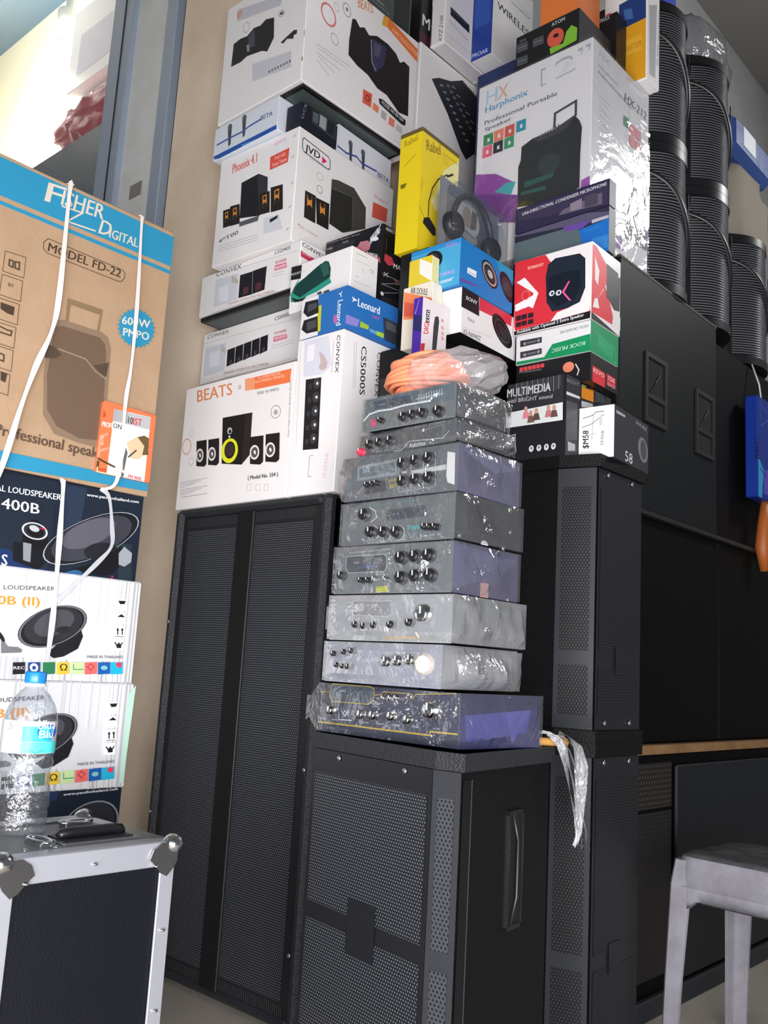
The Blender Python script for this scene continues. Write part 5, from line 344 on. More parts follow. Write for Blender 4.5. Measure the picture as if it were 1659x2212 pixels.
 ('at15', 'L'): [('p','1c1d1f',[(0.0,0.0),(0.215,0.0),(0.215,0.112),(0.0,0.112)]),('t','c8c8cc','ATOM',(0.1233,0.0932),(0.0438,0.0001),(-0.0004,0.0122),1),('e','d05a48',(0.1375,0.0512),(0.028,-0.002),(-0.0009,0.0303),0),('e','2a1a1a',(0.139,0.0575),(0.0096,-0.0011),(-0.0002,0.0066),0),('p','7ab83a',[(0.1186,0.0245),(0.1636,0.0205),(0.1737,0.0535),(0.1899,0.0675),(0.2094,0.0503),(0.2088,0.0107),(0.1221,0.0039)]),('p','4a4d52',[(0.0025,0.0876),(0.0414,0.084),(0.0424,0.0557),(0.0036,0.0591)]),('l','8a8d92',0.0015,[(0.0078,0.074),(0.0359,0.0708)]),('p','4a4d52',[(0.0591,0.0815),(0.0969,0.078),(0.0978,0.0501),(0.0601,0.0534)]),('l','8a8d92',0.0015,[(0.0642,0.0681),(0.0916,0.065)]),('p','4a4d52',[(0.0042,0.042),(0.043,0.0389),(0.044,0.0108),(0.0054,0.0137)]),('l','8a8d92',0.0015,[(0.0096,0.0286),(0.0376,0.0258)]),('t','8a8d92','DETAIL',(0.0126,0.0897),(0.0238,-0.0007),(-0.0003,0.0074),0)],
 ('at15', 'R'): [('p','2a2b2d',[(0.0,0.0),(0.19,0.0),(0.19,0.112),(0.0,0.112)])],
 ('black16', 'L'): [('p','1e1f22',[(0.0,0.0),(0.15,0.0),(0.15,0.215),(0.0,0.215)]),('t','b8b8bc','NIGHT MAXX',(0.0544,0.2003),(0.0718,-0.0),(-0.0003,0.0147),1),('p','5a5c60',[(0.0271,0.215),(0.1369,0.215),(0.1371,0.215),(0.0275,0.215)])],
 ('black16', 'R'): [('p','222326',[(0.0,0.0),(0.06,0.0),(0.06,0.215),(0.0,0.215)])],
 ('orange16', 'L'): [('p','e07a3a',[(0.0,0.0),(0.125,0.0),(0.125,0.3),(0.0,0.3)])],
 ('yel17', 'L'): [('p','1f3f80',[(0.0502,0.2906),(0.1396,0.2987),(0.1406,0.204),(0.0499,0.2007)]),('p','3f6fb0',[(0.0648,0.2661),(0.093,0.2582),(0.0991,0.2208),(0.071,0.2284)]),('p','e8a828',[(0.0499,0.2007),(0.1406,0.204),(0.1411,0.0036),(0.049,0.0095)]),('p','f0b83a',[(0.0664,0.1557),(0.1275,0.1563),(0.1281,0.0996),(0.0672,0.1039)]),('p','e0506a',[(0.0042,0.2776),(0.0216,0.278),(0.0204,0.1823),(0.0056,0.2007)]),('t','d09020','MASTER',(0.067,0.1154),(0.0609,0.0012),(0.0008,0.0196),1)],
 ('yel17', 'R'): [('l','8a8a8e',0.001,[(0.0404,0.2526),(0.0388,0.0358)]),('t','4a4a50','XP 2600 microphone',(0.0765,0.0802),(0.0065,0.1919),(-0.0115,-0.0036),0),('p','b0aeb2',[(0.0123,0.2523),(0.0627,0.2839),(0.0557,0.0284),(0.0168,0.0235)])],
 ('hx', 'L'): [('t','b9d4e8','H',(0.0302,0.53),(0.0403,0.0007),(0.0009,0.0476),1),('t','e8b8a8','X',(0.0736,0.5294),(0.0366,-0.0009),(0.0011,0.0442),1),('t','5aa6d0','Harphonix',(0.0286,0.4969),(0.1528,0.0001),(-0.0001,0.0281),1),('t','55565c','Professional Portable',(0.0283,0.4635),(0.2548,-0.0023),(-0.0,0.014),1),('t','55565c','Speaker',(0.0294,0.4391),(0.0976,0.0005),(-0.0001,0.0156),1),('t','b8bcc8','12"',(0.2282,0.5103),(0.1611,0.0109),(-0.002,0.0602),1),('t','eceaee','12"',(0.2326,0.5149),(0.153,0.01),(-0.0027,0.0475),0),('p','2a8a4a',[(0.0268,0.429),(0.0621,0.4285),(0.0626,0.3909),(0.0273,0.3927)]),('p','f0f0f0',[(0.0412,0.4142),(0.0499,0.4143),(0.0504,0.402),(0.0417,0.4024)]),('p','f08a6a',[(0.0658,0.4288),(0.1005,0.4284),(0.1009,0.3911),(0.0662,0.3929)]),('p','f0f0f0',[(0.0799,0.4142),(0.0884,0.4143),(0.089,0.4021),(0.0804,0.4025)]),('p','e0584a',[(0.1053,0.4288),(0.1394,0.4284),(0.1397,0.3914),(0.1056,0.3932)]),('p','f0f0f0',[(0.1191,0.4143),(0.1275,0.4144),(0.128,0.4023),(0.1196,0.4027)]),('p','2a9ab0',[(0.1458,0.4297),(0.1793,0.4293),(0.1794,0.3927),(0.146,0.3945)]),('p','f0f0f0',[(0.1593,0.4154),(0.1675,0.4155),(0.168,0.4035),(0.1598,0.4039)]),('p','f0607a',[(0.0249,0.3897),(0.0602,0.3896),(0.0607,0.3521),(0.0254,0.3536)]),('p','f0f0f0',[(0.0393,0.3751),(0.0479,0.3753),(0.0485,0.363),(0.0398,0.3634)]),('p','23232a',[(0.0651,0.3906),(0.0997,0.3905),(0.1001,0.3534),(0.0655,0.3548)]),('p','f0f0f0',[(0.0792,0.3762),(0.0876,0.3764),(0.0882,0.3642),(0.0797,0.3645)]),('p','3aa06a',[(0.1051,0.3907),(0.1391,0.3906),(0.1394,0.3538),(0.1054,0.3553)]),('p','f0f0f0',[(0.1189,0.3764),(0.1272,0.3766),(0.1277,0.3645),(0.1194,0.3648)]),('p','9a4aa8',[(0.0032,0.3089),(0.0783,0.2862),(0.1458,0.2369),(0.1357,0.1979),(0.0001,0.244)]),('p','4ab0b8',[(0.0748,0.2281),(0.1161,0.2441),(0.1516,0.2376),(0.1356,0.2006)]),('p','a85ab8',[(0.3686,0.1681),(0.395,0.1734),(0.395,0.1213),(0.3694,0.138)]),('p','7a3a98',[(0.0001,0.244),(0.1592,0.193),(0.1626,0.1058),(0.0047,0.1528)]),('p','1a1f20',[(0.168,0.3408),(0.205,0.3539),(0.2724,0.3551),(0.3424,0.3751),(0.3589,0.3533),(0.3674,0.3297),(0.3641,0.2498),(0.3639,0.1497),(0.2954,0.1316),(0.1607,0.1532),(0.1587,0.2802),(0.1667,0.2987)]),('p','3a3d3f',[(0.205,0.3539),(0.2724,0.3551),(0.3424,0.3751),(0.3217,0.3469),(0.2894,0.3384),(0.2284,0.3348)]),('l','3a3b3f',0.007,[(0.2777,0.3636),(0.2792,0.4049),(0.3467,0.4173),(0.3468,0.3734)]),('p','245850',[(0.181,0.2252),(0.2819,0.2225),(0.2768,0.2088),(0.1817,0.2067)]),('p','245850',[(0.1706,0.1972),(0.2554,0.1903),(0.2559,0.1773),(0.171,0.1866)]),('e','2c3634',(0.2645,0.2542),(0.0383,-0.0031),(-0.001,0.0314),0),('p','6a6d70',[(0.2277,0.355),(0.2322,0.3555),(0.2336,0.3486),(0.2291,0.3477)]),('p','6a6d70',[(0.2367,0.3564),(0.2412,0.3569),(0.2425,0.3501),(0.238,0.3491)]),('p','6a6d70',[(0.2456,0.3578),(0.2501,0.3583),(0.2514,0.3515),(0.247,0.3505)]),('p','6a6d70',[(0.2545,0.3592),(0.259,0.3597),(0.2603,0.3529),(0.2559,0.3519)]),('p','6a6d70',[(0.2634,0.3606),(0.2678,0.3611),(0.2691,0.3543),(0.2647,0.3533)]),('p','6a6d70',[(0.2722,0.362),(0.2766,0.3624),(0.2779,0.3557),(0.2735,0.3547)]),('p','6a6d70',[(0.281,0.3634),(0.2854,0.3638),(0.2867,0.3571),(0.2823,0.3561)]),('p','6a6d70',[(0.2897,0.3648),(0.2941,0.3652),(0.2954,0.3585),(0.291,0.3575)])],
 ('hx', 'R'): [('t','c8ccd8','HX',(0.0355,0.56),(0.0583,-0.0037),(0.0041,0.0182),1),('t','5aa6d0','Harphonix',(0.0322,0.5214),(0.1127,-0.0009),(0.0015,0.0113),0),('t','44454c','Professional Portable Speaker',(0.0329,0.501),(0.2005,-0.0089),(0.0015,0.0113),0),('t','44454c','HX-212',(0.1862,0.4998),(0.1389,0.0068),(0.0044,0.0268),1),('l','b0b0b6',0.0012,[(0.04,0.4373),(0.1075,0.4393)]),('l','b0b0b6',0.0012,[(0.0405,0.4236),(0.0964,0.4193)]),('l','b0b0b6',0.0012,[(0.041,0.4099),(0.0854,0.3995)]),('l','b0b0b6',0.0012,[(0.0414,0.3962),(0.1089,0.3975)]),('l','b0b0b6',0.0012,[(0.0419,0.3826),(0.0978,0.3777)]),('l','b0b0b6',0.0012,[(0.0424,0.369),(0.0868,0.3581)]),('l','b0b0b6',0.0012,[(0.0429,0.3554),(0.1102,0.3558)]),('l','b0b0b6',0.0012,[(0.0434,0.3418),(0.0991,0.3363)]),('l','b0b0b6',0.0012,[(0.0439,0.3282),(0.0882,0.3169)]),('l','b0b0b6',0.0012,[(0.0444,0.3147),(0.1116,0.3144)]),('l','b0b0b6',0.0012,[(0.0449,0.3011),(0.1005,0.295)]),('l','b0b0b6',0.0012,[(0.0454,0.2876),(0.0896,0.2758)]),('l','b0b0b6',0.0012,[(0.0459,0.2741),(0.1129,0.2731)]),('l','b0b0b6',0.0012,[(0.0464,0.2607),(0.1019,0.254)]),('p','2a8a4a',[(0.1825,0.4493),(0.2134,0.4545),(0.2122,0.4215),(0.1834,0.4203)]),('p','e87a80',[(0.2189,0.4438),(0.2505,0.4463),(0.2513,0.4141),(0.2198,0.4119)]),('p','e87a80',[(0.2579,0.4474),(0.2902,0.4499),(0.2909,0.4173),(0.2587,0.4151)]),('p','e87a80',[(0.2199,0.4065),(0.2514,0.4087),(0.2522,0.3766),(0.2208,0.3747)]),('p','e87a80',[(0.2589,0.407),(0.2911,0.4092),(0.2918,0.3767),(0.2597,0.3748)]),('p','20282a',[(0.1685,0.2362),(0.3246,0.2694),(0.3393,0.0872),(0.1733,0.0731)]),('p','20282a',[(0.1011,0.1902),(0.1791,0.215),(0.1839,0.0519),(0.1056,0.0556)]),('p','7a3a98',[(0.0583,0.061),(0.1635,0.0692),(0.1945,0.0305),(0.0598,0.0171)]),('p','8a4a98',[(0.331,0.2234),(0.345,0.222),(0.345,0.1042),(0.3335,0.1062)]),('p','3a3a3c',[(0.0,0.2146),(0.0,0.2328),(0.0,0.2042),(0.0,0.1968)])],
 ('uni', 'L'): [('p','2e2a48',[(0.0,0.0),(0.295,0.0),(0.295,0.075),(0.0,0.075)]),('p','3a3450',[(0.0,0.0676),(0.2898,0.0687),(0.291,0.0024),(0.0135,0.0363)]),('t','d8d8e0','UNI-DIRECTIONAL CONDENSER MICROPHONE',(0.0227,0.0502),(0.2631,0.0074),(0.0006,0.0095),1),('p','6a5f70',[(0.1549,0.028),(0.2733,0.041),(0.274,0.0077),(0.1416,0.015)]),('p','8a8090',[(0.1772,0.038),(0.2126,0.0437),(0.2133,0.0141),(0.1778,0.0167)]),('p','4a4658',[(0.2214,0.0451),(0.2604,0.0451),(0.2611,0.0117),(0.2222,0.0114)])],
 ('uni', 'R'): [('p','2a2740',[(0.0,0.0),(0.036,0.0),(0.036,0.075),(0.0,0.075)])],
 ('unilow', 'L'): [('p','2f3040',[(0.0,0.0),(0.295,0.0),(0.295,0.125),(0.0,0.125)]),('p','5a5470',[(0.0,0.125),(0.2311,0.125),(0.295,0.1095),(0.295,0.089),(0.2362,0.0946),(0.0005,0.1206)]),('p','2a2c3c',[(0.0005,0.1206),(0.1564,0.1057),(0.157,0.0844),(0.0014,0.0985)]),('p','5a6a70',[(0.0,0.1021),(0.1946,0.0986),(0.2286,0.0514),(0.2293,0.0183),(0.0,0.038)]),('p','1f6ec4',[(0.206,0.0827),(0.295,0.0904),(0.295,0.0),(0.2212,0.0),(0.2156,0.0468)]),('t','3aa0d8','microphone',(0.2194,0.0705),(0.0537,0.0008),(0.0007,0.006),0),('p','3a86d0',[(0.2459,0.0465),(0.2925,0.0453),(0.2932,0.0088),(0.2509,0.0124)]),('p','b8b8c8',[(0.2448,0.1003),(0.2937,0.0999),(0.2938,0.0917),(0.245,0.0899)]),('p','6a4aa0',[(0.1564,0.1057),(0.2448,0.1003),(0.2147,0.0843),(0.1613,0.0916)])],
 ('unilow', 'R'): [('p','33343c',[(0.0,0.0),(0.036,0.0),(0.036,0.125),(0.0,0.125)])],
 ('digi', 'L'): [('p','d8323c',[(0.0,0.2085),(0.0943,0.2064),(0.1172,0.1721),(0.1003,0.1562),(0.1004,0.0838),(0.0012,0.1066)]),('p','f2602e',[(0.0,0.2085),(0.1629,0.2085),(0.18,0.2085),(0.0,0.2085)]),('t','f4e8e4','Digicon',(0.1345,0.1696),(0.059,0.0046),(0.0003,0.018),1),('t','ffd8c0','TECHNOLOGY',(0.0395,0.1775),(0.0491,-0.0002),(0.0006,0.0081),1),('p','d8323c',[(0.1222,0.1507),(0.1346,0.1676),(0.1389,0.1665),(0.148,0.1482)]),('p','d8323c',[(0.0,0.1656),(0.1021,0.1401),(0.0981,0.1142),(0.1195,0.047),(0.2267,0.0405),(0.2293,0.0206),(0.0072,0.0127),(0.0041,0.0269)]),('p','f4f0ee',[(0.0069,0.1497),(0.0321,0.1574),(0.0764,0.1036),(0.0604,0.0645),(0.0503,0.0713),(0.0614,0.1071)]),('p','f4f0ee',[(0.0043,0.0861),(0.0592,0.1008),(0.0551,0.0747),(0.0076,0.0671)]),('p','f0ecea',[(0.2137,0.1127),(0.2274,0.1093),(0.2271,0.0211),(0.1156,0.0169),(0.1341,0.0372),(0.2083,0.0489)]),('p','1d2733',[(0.1034,0.1759),(0.1249,0.1883),(0.1959,0.183),(0.2125,0.1654),(0.2143,0.0865),(0.1991,0.051),(0.1623,0.0419),(0.1196,0.0425),(0.1018,0.0731),(0.0972,0.1414)]),('p','141c26',[(0.1046,0.1395),(0.1595,0.1437),(0.197,0.1387),(0.2027,0.0936),(0.185,0.0629),(0.1336,0.0527),(0.1064,0.081)]),('e','d8dce0',(0.1171,0.0932),(0.0082,0.0003),(-0.0002,0.0076),0),('e','d8dce0',(0.1373,0.0902),(0.0085,0.0002),(-0.0002,0.0076),0),('e','1d2733',(0.1181,0.0929),(0.0034,0.0001),(-0.0001,0.004),0),('e','1d2733',(0.1383,0.09),(0.0038,0.0004),(-0.0001,0.004),0),('p','f05a9a',[(0.1659,0.1156),(0.1697,0.1138),(0.154,0.0876),(0.1748,0.0609),(0.1688,0.0614),(0.1468,0.0893)]),('t','ffffff','SUPER',(0.0049,0.07),(0.0453,0.0013),(0.0004,0.0159),1),('p','2a2024',[(0.0092,0.0531),(0.0254,0.0532),(0.0259,0.0395),(0.0097,0.0394)]),('p','2a2024',[(0.0099,0.0348),(0.026,0.035),(0.0265,0.0223),(0.0104,0.022)]),('p','2a2024',[(0.0269,0.0534),(0.0429,0.0535),(0.0434,0.0399),(0.0274,0.0397)]),('p','2a2024',[(0.0276,0.0351),(0.0436,0.0353),(0.044,0.0227),(0.028,0.0224)]),('p','2a2024',[(0.0469,0.0531),(0.0628,0.0532),(0.0633,0.0396),(0.0474,0.0395)]),('p','2a2024',[(0.0476,0.0349),(0.0634,0.0351),(0.0639,0.0225),(0.048,0.0223)]),('e','e8867a',(0.038,0.1057),(0.0135,0.0005),(-0.0005,0.0129),0.85),('p','1a1a1e',[(0.0047,0.0109),(0.2307,0.0203),(0.2302,0.0012),(0.0064,0.0)]),('t','e8e8ec','Available with Optional 2 Extra Speaker',(0.0138,0.0),(0.1991,0.0071),(-0.0004,0.0114),1)],
 ('digi', 'R'): [('p','d8323c',[(0.0,0.1036),(0.0546,0.1285),(0.0912,0.0843),(0.1148,0.0437),(0.1111,0.0203),(0.0,0.0184)]),('p','f0ecea',[(0.0,0.1322),(0.0286,0.1319),(0.0643,0.1012),(0.0312,0.0631),(0.0406,0.0404),(0.0071,0.0332),(0.0184,0.0673),(0.047,0.0993),(0.0,0.1151)]),('p','2a2a30',[(0.0718,0.1349),(0.1519,0.1646),(0.1503,0.069),(0.1187,0.0627),(0.0823,0.0856)]),('p','1a1a1e',[(0.0,0.0187),(0.155,0.0),(0.155,0.0),(0.0,0.0)]),('p','e8e4e4',[(0.1144,0.0568),(0.155,0.0534),(0.155,0.0173),(0.1156,0.0218)]),('p','e0404a',[(0.0,0.1993),(0.0192,0.2012),(0.0748,0.1713),(0.0766,0.1201),(0.032,0.0648),(0.0,0.0542)]),('p','3a3c40',[(0.0746,0.1752),(0.1393,0.1716),(0.1414,0.1034),(0.0779,0.081)]),('p','f4e8e4',[(0.0127,0.171),(0.0368,0.141),(0.0307,0.0995),(0.0151,0.1093)])],
 ('rock', 'L'): [('p','e4e4e6',[(0.0007,0.0754),(0.2163,0.0773),(0.2179,0.0451),(0.1109,0.0383),(0.0833,0.0043),(0.0033,0.01)]),('p','12905a',[(0.2192,0.0448),(0.1109,0.0383),(0.088,0.0078),(0.0033,0.01),(0.0036,0.001),(0.22,0.0)]),('p','33343a',[(0.0132,0.0662),(0.0789,0.0643),(0.0794,0.0488),(0.0139,0.0482)]),('e','8a8d92',(0.0276,0.0558),(0.005,-0.0001),(-0.0002,0.0045),0),('e','8a8d92',(0.0694,0.0565),(0.0049,-0.0001),(-0.0001,0.0044),0),('p','6a6d74',[(0.0349,0.0589),(0.062,0.0589),(0.0622,0.0535),(0.0351,0.0535)]),('p','33343a',[(0.0144,0.0347),(0.0799,0.0334),(0.0804,0.0179),(0.0151,0.0168)]),('e','8a8d92',(0.0287,0.0245),(0.005,-0.0),(-0.0002,0.0045),0),('e','8a8d92',(0.0705,0.0255),(0.0049,-0.0),(-0.0001,0.0044),0),('p','6a6d74',[(0.0361,0.0275),(0.0631,0.0278),(0.0633,0.0224),(0.0363,0.0222)]),('t','bfe0cc','ROCK MUSIC',(0.2061,0.0283),(-0.0948,-0.0031),(-0.0011,-0.0104),1),('t','6a7a74','DIGITAL CAR AUDIO MP3',(0.2142,0.0705),(-0.0805,-0.0019),(-0.0007,-0.0075),0)],
 ('rock', 'R'): [('p','17905c',[(0.0,0.0),(0.148,0.0),(0.148,0.082),(0.0,0.082)]),('l','3ab07c',0.002,[(0.023,0.0584),(0.132,0.045),(0.1333,0.0059),(0.0241,0.0289)]),('p','2aa06c',[(0.0358,0.054),(0.1186,0.0453),(0.1197,0.0106),(0.0368,0.0286)])],
 ('redblk', 'L'): [('p','17171a',[(0.0,0.0),(0.217,0.0),(0.217,0.073),(0.0,0.073)]),('p','e04a50',[(0.0097,0.0674),(0.0207,0.0673),(0.0211,0.0566),(0.0101,0.0567)]),('p','e04a50',[(0.0226,0.0674),(0.0335,0.0672),(0.0339,0.0565),(0.023,0.0567)]),('p','e04a50',[(0.0355,0.0673),(0.0463,0.0671),(0.0467,0.0565),(0.0359,0.0566)]),('p','e04a50',[(0.0483,0.0672),(0.0591,0.0671),(0.0594,0.0565),(0.0487,0.0566)]),('p','e04a50',[(0.061,0.0672),(0.0717,0.067),(0.072,0.0565),(0.0614,0.0566)]),('p','e04a50',[(0.0736,0.0671),(0.0842,0.0669),(0.0846,0.0564),(0.074,0.0566)]),('e','e8886a',(0.1555,0.0439),(0.0161,0.0001),(-0.0004,0.0137),0),('l','e8d8d8',0.003,[(0.1761,0.0475),(0.1856,0.031),(0.1813,0.0191)]),('t','a8a8ac','Professional',(0.0103,0.0518),(0.0649,-0.0015),(-0.0002,0.0045),0)],
 ('redblk', 'R'): [('p','1c1a1c',[(0.0,0.0),(0.145,0.0),(0.145,0.073),(0.0,0.073)]),('p','d8303c',[(0.0104,0.0411),(0.0755,0.0387),(0.0769,0.0007),(0.012,0.0)]),('p','c82a36',[(0.0841,0.0412),(0.1325,0.0398),(0.1334,0.0117),(0.0851,0.0115)]),('t','f0c8c8','REVO',(0.0143,0.0255),(0.0574,-0.0006),(0.0012,0.0109),1),('t','f0c8c8','TDK',(0.089,0.0254),(0.0396,0.0002),(0.0014,0.0111),1),('t','d0a0a0','BASS',(0.0895,0.0105),(0.0395,0.0),(0.0014,0.009),1)],
 ('small', 'R'): [('p','2a2c2e',[(0.0,0.0),(0.15,0.0),(0.15,0.206),(0.0,0.206)]),('p','e8902a',[(0.0,0.1987),(0.0589,0.2032),(0.06,0.1736),(0.0,0.1696)]),('p','d05a3a',[(0.0419,0.206),(0.0665,0.206),(0.0671,0.2054),(0.0466,0.2042)]),('p','8a9a4a',[(0.0,0.206),(0.0219,0.206),(0.0184,0.2009),(0.0,0.1987)]),('p','4a4c50',[(0.0668,0.206),(0.1128,0.206),(0.1139,0.1874),(0.0682,0.1757)]),('p','c8c8ca',[(0.0001,0.1624),(0.0561,0.1683),(0.0565,0.1599),(0.0007,0.1458)])],
 ('multi', 'L'): [('p','1b1c22',[(0.0,0.0),(0.17,0.0),(0.17,0.2),(0.0,0.2)]),('p','2c2d33',[(0.0,0.2),(0.1608,0.2),(0.1623,0.1219),(0.0,0.1325),(0.0,0.1774)]),('l','9a9ca2',0.0014,[(0.0257,0.2),(0.0267,0.1576)]),('l','5a5c62',0.0014,[(0.0311,0.2),(0.0319,0.1603)]),('l','5a5c62',0.0014,[(0.0363,0.2),(0.0368,0.1703)]),('l','9a9ca2',0.0014,[(0.0416,0.2),(0.0425,0.159)]),('l','5a5c62',0.0014,[(0.0469,0.2),(0.0474,0.1699)]),('l','5a5c62',0.0014,[(0.0522,0.2),(0.053,0.159)]),('l','9a9ca2',0.0014,[(0.0574,0.2),(0.0583,0.1585)]),('l','5a5c62',0.0014,[(0.0627,0.2),(0.0633,0.1644)]),('l','5a5c62',0.0014,[(0.0679,0.2),(0.0686,0.1613)]),('l','9a9ca2',0.0014,[(0.073,0.2),(0.0737,0.1636)]),('l','5a5c62',0.0014,[(0.0783,0.2),(0.0785,0.173)]),('l','5a5c62',0.0014,[(0.0834,0.2),(0.0841,0.1602)]),('l','9a9ca2',0.0014,[(0.0887,0.2),(0.0892,0.161)]),('l','5a5c62',0.0014,[(0.0936,0.2),(0.0939,0.173)]),('l','5a5c62',0.0014,[(0.0988,0.2),(0.099,0.1733)]),('l','9a9ca2',0.0014,[(0.104,0.2),(0.1044,0.1653)]),('l','5a5c62',0.0014,[(0.109,0.2),(0.1092,0.1712)]),('l','5a5c62',0.0014,[(0.114,0.2),(0.1144,0.1674)]),('l','9a9ca2',0.0014,[(0.1191,0.2),(0.1194,0.1688)]),('l','5a5c62',0.0014,[(0.1242,0.2),(0.1248,0.1575)]),('l','5a5c62',0.0014,[(0.1292,0.2),(0.1294,0.1717)]),('l','9a9ca2',0.0014,[(0.1342,0.2),(0.1347,0.1619)]),('l','5a5c62',0.0014,[(0.1393,0.2),(0.1396,0.1645)]),('l','5a5c62',0.0014,[(0.1441,0.2),(0.1445,0.1662)]),('l','9a9ca2',0.0014,[(0.1492,0.2),(0.1495,0.1649)]),('l','5a5c62',0.0014,[(0.1542,0.2),(0.1542,0.173)]),('t','d4d4d8','MULTIMEDIA',(0.0,0.1663),(0.1267,-0.0022),(0.0,0.0215),1),('t','b8b8bc','with BRIGHT sound',(0.0,0.1509),(0.1323,-0.006),(0.0005,0.0105),1),('p','dfe6e4',[(0.0,0.1261),(0.1621,0.13),(0.1633,0.0856),(0.0,0.0872)]),('p','7a6a5a',[(0.0022,0.1272),(0.0144,0.1275),(0.0124,0.1152),(0.0042,0.1155)]),('e','c89a88',(0.0575,0.1274),(0.0052,0.0001),(-0.0003,0.0079),0),('p','e08a9a',[(0.0479,0.1039),(0.0511,0.1213),(0.0643,0.1214),(0.0697,0.1037)]),('e','c89a88',(0.0721,0.1149),(0.0051,0.0001),(-0.0003,0.0079),0),('p','7a5a50',[(0.0626,0.0915),(0.0657,0.1088),(0.0789,0.109),(0.0841,0.0914)]),('e','c89a88',(0.0883,0.1187),(0.0051,0.0001),(-0.0003,0.0078),0),('p','5a4a44',[(0.0789,0.0954),(0.082,0.1126),(0.095,0.1128),(0.1002,0.0953)]),('e','c89a88',(0.1227,0.1218),(0.005,0.0001),(-0.0002,0.0078),0),('p','c07a80',[(0.1134,0.0987),(0.1165,0.1158),(0.1293,0.1159),(0.1343,0.0986)]),('e','c89a88',(0.1387,0.1194),(0.005,0.0001),(-0.0002,0.0077),0),('p','6a4a4a',[(0.1294,0.0965),(0.1325,0.1134),(0.1451,0.1136),(0.1501,0.0963)]),('p','e8e8ea',[(0.0,0.1134),(0.0147,0.119),(0.0341,0.1163),(0.0201,0.1057),(0.0159,0.0896),(0.0,0.0901)]),('p','8a8c90',[(0.0,0.0652),(0.0312,0.0689),(0.0325,0.0336),(0.0,0.0327)]),('p','1b1c22',[(0.0,0.0629),(0.0304,0.0636),(0.0305,0.0619),(0.0,0.0612)]),('p','1b1c22',[(0.0,0.0503),(0.0309,0.0511),(0.031,0.0495),(0.0,0.0486)]),('e','d8d8da',(0.0776,0.025),(0.0069,0.0004),(-0.0003,0.0082),0),('p','3a3b40',[(0.0758,0.0232),(0.0795,0.0235),(0.0793,0.0292),(0.0756,0.0289)]),('e','d8d8da',(0.0994,0.0244),(0.0069,0.0004),(-0.0003,0.0081),0),('p','3a3b40',[(0.0976,0.0226),(0.1012,0.023),(0.101,0.0287),(0.0974,0.0283)]),('e','d8d8da',(0.1204,0.0239),(0.0068,0.0004),(-0.0003,0.0081),0),('p','3a3b40',[(0.1186,0.0221),(0.1222,0.0225),(0.122,0.0282),(0.1184,0.0278)]),('e','d8d8da',(0.1402,0.0236),(0.0067,0.0004),(-0.0002,0.008),0),('p','3a3b40',[(0.1384,0.0218),(0.142,0.0221),(0.1419,0.0278),(0.1383,0.0274)]),('t','a8a890','5.1 PMPO',(0.0003,0.0147),(0.0336,0.0016),(-0.0003,0.0063),0)],
 ('multi', 'R'): [('p','24252a',[(0.0,0.0),(0.064,0.0),(0.064,0.2),(0.0,0.2)]),('p','d0d0d4',[(0.0,0.1565),(0.0625,0.1592),(0.0628,0.1531),(0.0,0.1485)]),('t','7a7c82','BRIGHT',(0.0,0.1798),(0.0588,0.0038),(0.001,0.0104),0),('p','45474c',[(0.0,0.1346),(0.0518,0.138),(0.0518,0.0487),(0.0038,0.0339)]),('p','a8aaae',[(0.0111,0.0355),(0.0448,0.035),(0.0455,0.0191),(0.0122,0.012)])],
 ('sm58', 'L'): [('p','f2f2f4',[(0.0,0.0),(0.09,0.0),(0.09,0.128),(0.0,0.128)]),('t','22242a','$M58',(0.0283,0.0254),(-0.0009,0.0442),(-0.0177,0.0018),1),('l','3a3c42',0.0016,[(0.0098,0.102),(0.035,0.107),(0.0432,0.1141),(0.0639,0.1135)]),('l','3a3c42',0.0014,[(0.0082,0.0798),(0.0313,0.0853),(0.0559,0.1005),(0.0641,0.1055)]),('p','c8cacc',[(0.0517,0.105),(0.0599,0.106),(0.0604,0.0799),(0.0522,0.0788)]),('t','5a5c62','SM58',(0.0634,0.0298),(0.0014,0.0356),(-0.007,0.0007),0),('l','8a8c92',0.001,[(0.0067,0.0557),(0.0442,0.0617)]),('l','8a8c92',0.001,[(0.0371,0.1068),(0.0341,0.0468)])],
 ('sm58', 'R'): [('p','34353a',[(0.0,0.0),(0.215,0.0),(0.215,0.128),(0.0,0.128)]),('t','d4d4d8','58',(0.0683,0.0046),(0.0453,-0.0004),(-0.0009,0.0259),0),('e','77797e',(0.1803,0.056),(0.0327,-0.0032),(-0.0008,0.0313),0),('e','4a4c50',(0.1825,0.0565),(0.0196,-0.0019),(-0.0007,0.0251),0),('p','a8a8ac',[(0.0107,0.1171),(0.0645,0.1169),(0.0647,0.1109),(0.0109,0.1091)]),('t','9a9a9e','SHURE',(0.131,0.1132),(0.0696,-0.0039),(0.0018,0.0088),1)],
 ('air', 'L'): [('p','ebe4d4',[(0.0,0.0),(0.095,0.0),(0.095,0.165),(0.0,0.165)]),('p','f08a5a',[(0.0013,0.1562),(0.095,0.1192),(0.095,0.0677),(0.0038,0.0814)]),('t','6a5a50','AIR DOULE',(0.0229,0.1475),(0.057,-0.0181),(-0.0001,0.0175),1),('p','e0604a',[(0.0032,0.1295),(0.0609,0.1074),(0.0629,0.077),(0.0032,0.0903)])],
 ('tiny', 'L'): [('p','e0c83a',[(0.0,0.0),(0.075,0.0),(0.075,0.07),(0.0,0.07)]),('p','f0eee8',[(0.0337,0.07),(0.075,0.046),(0.075,0.0),(0.0343,0.0295)])],
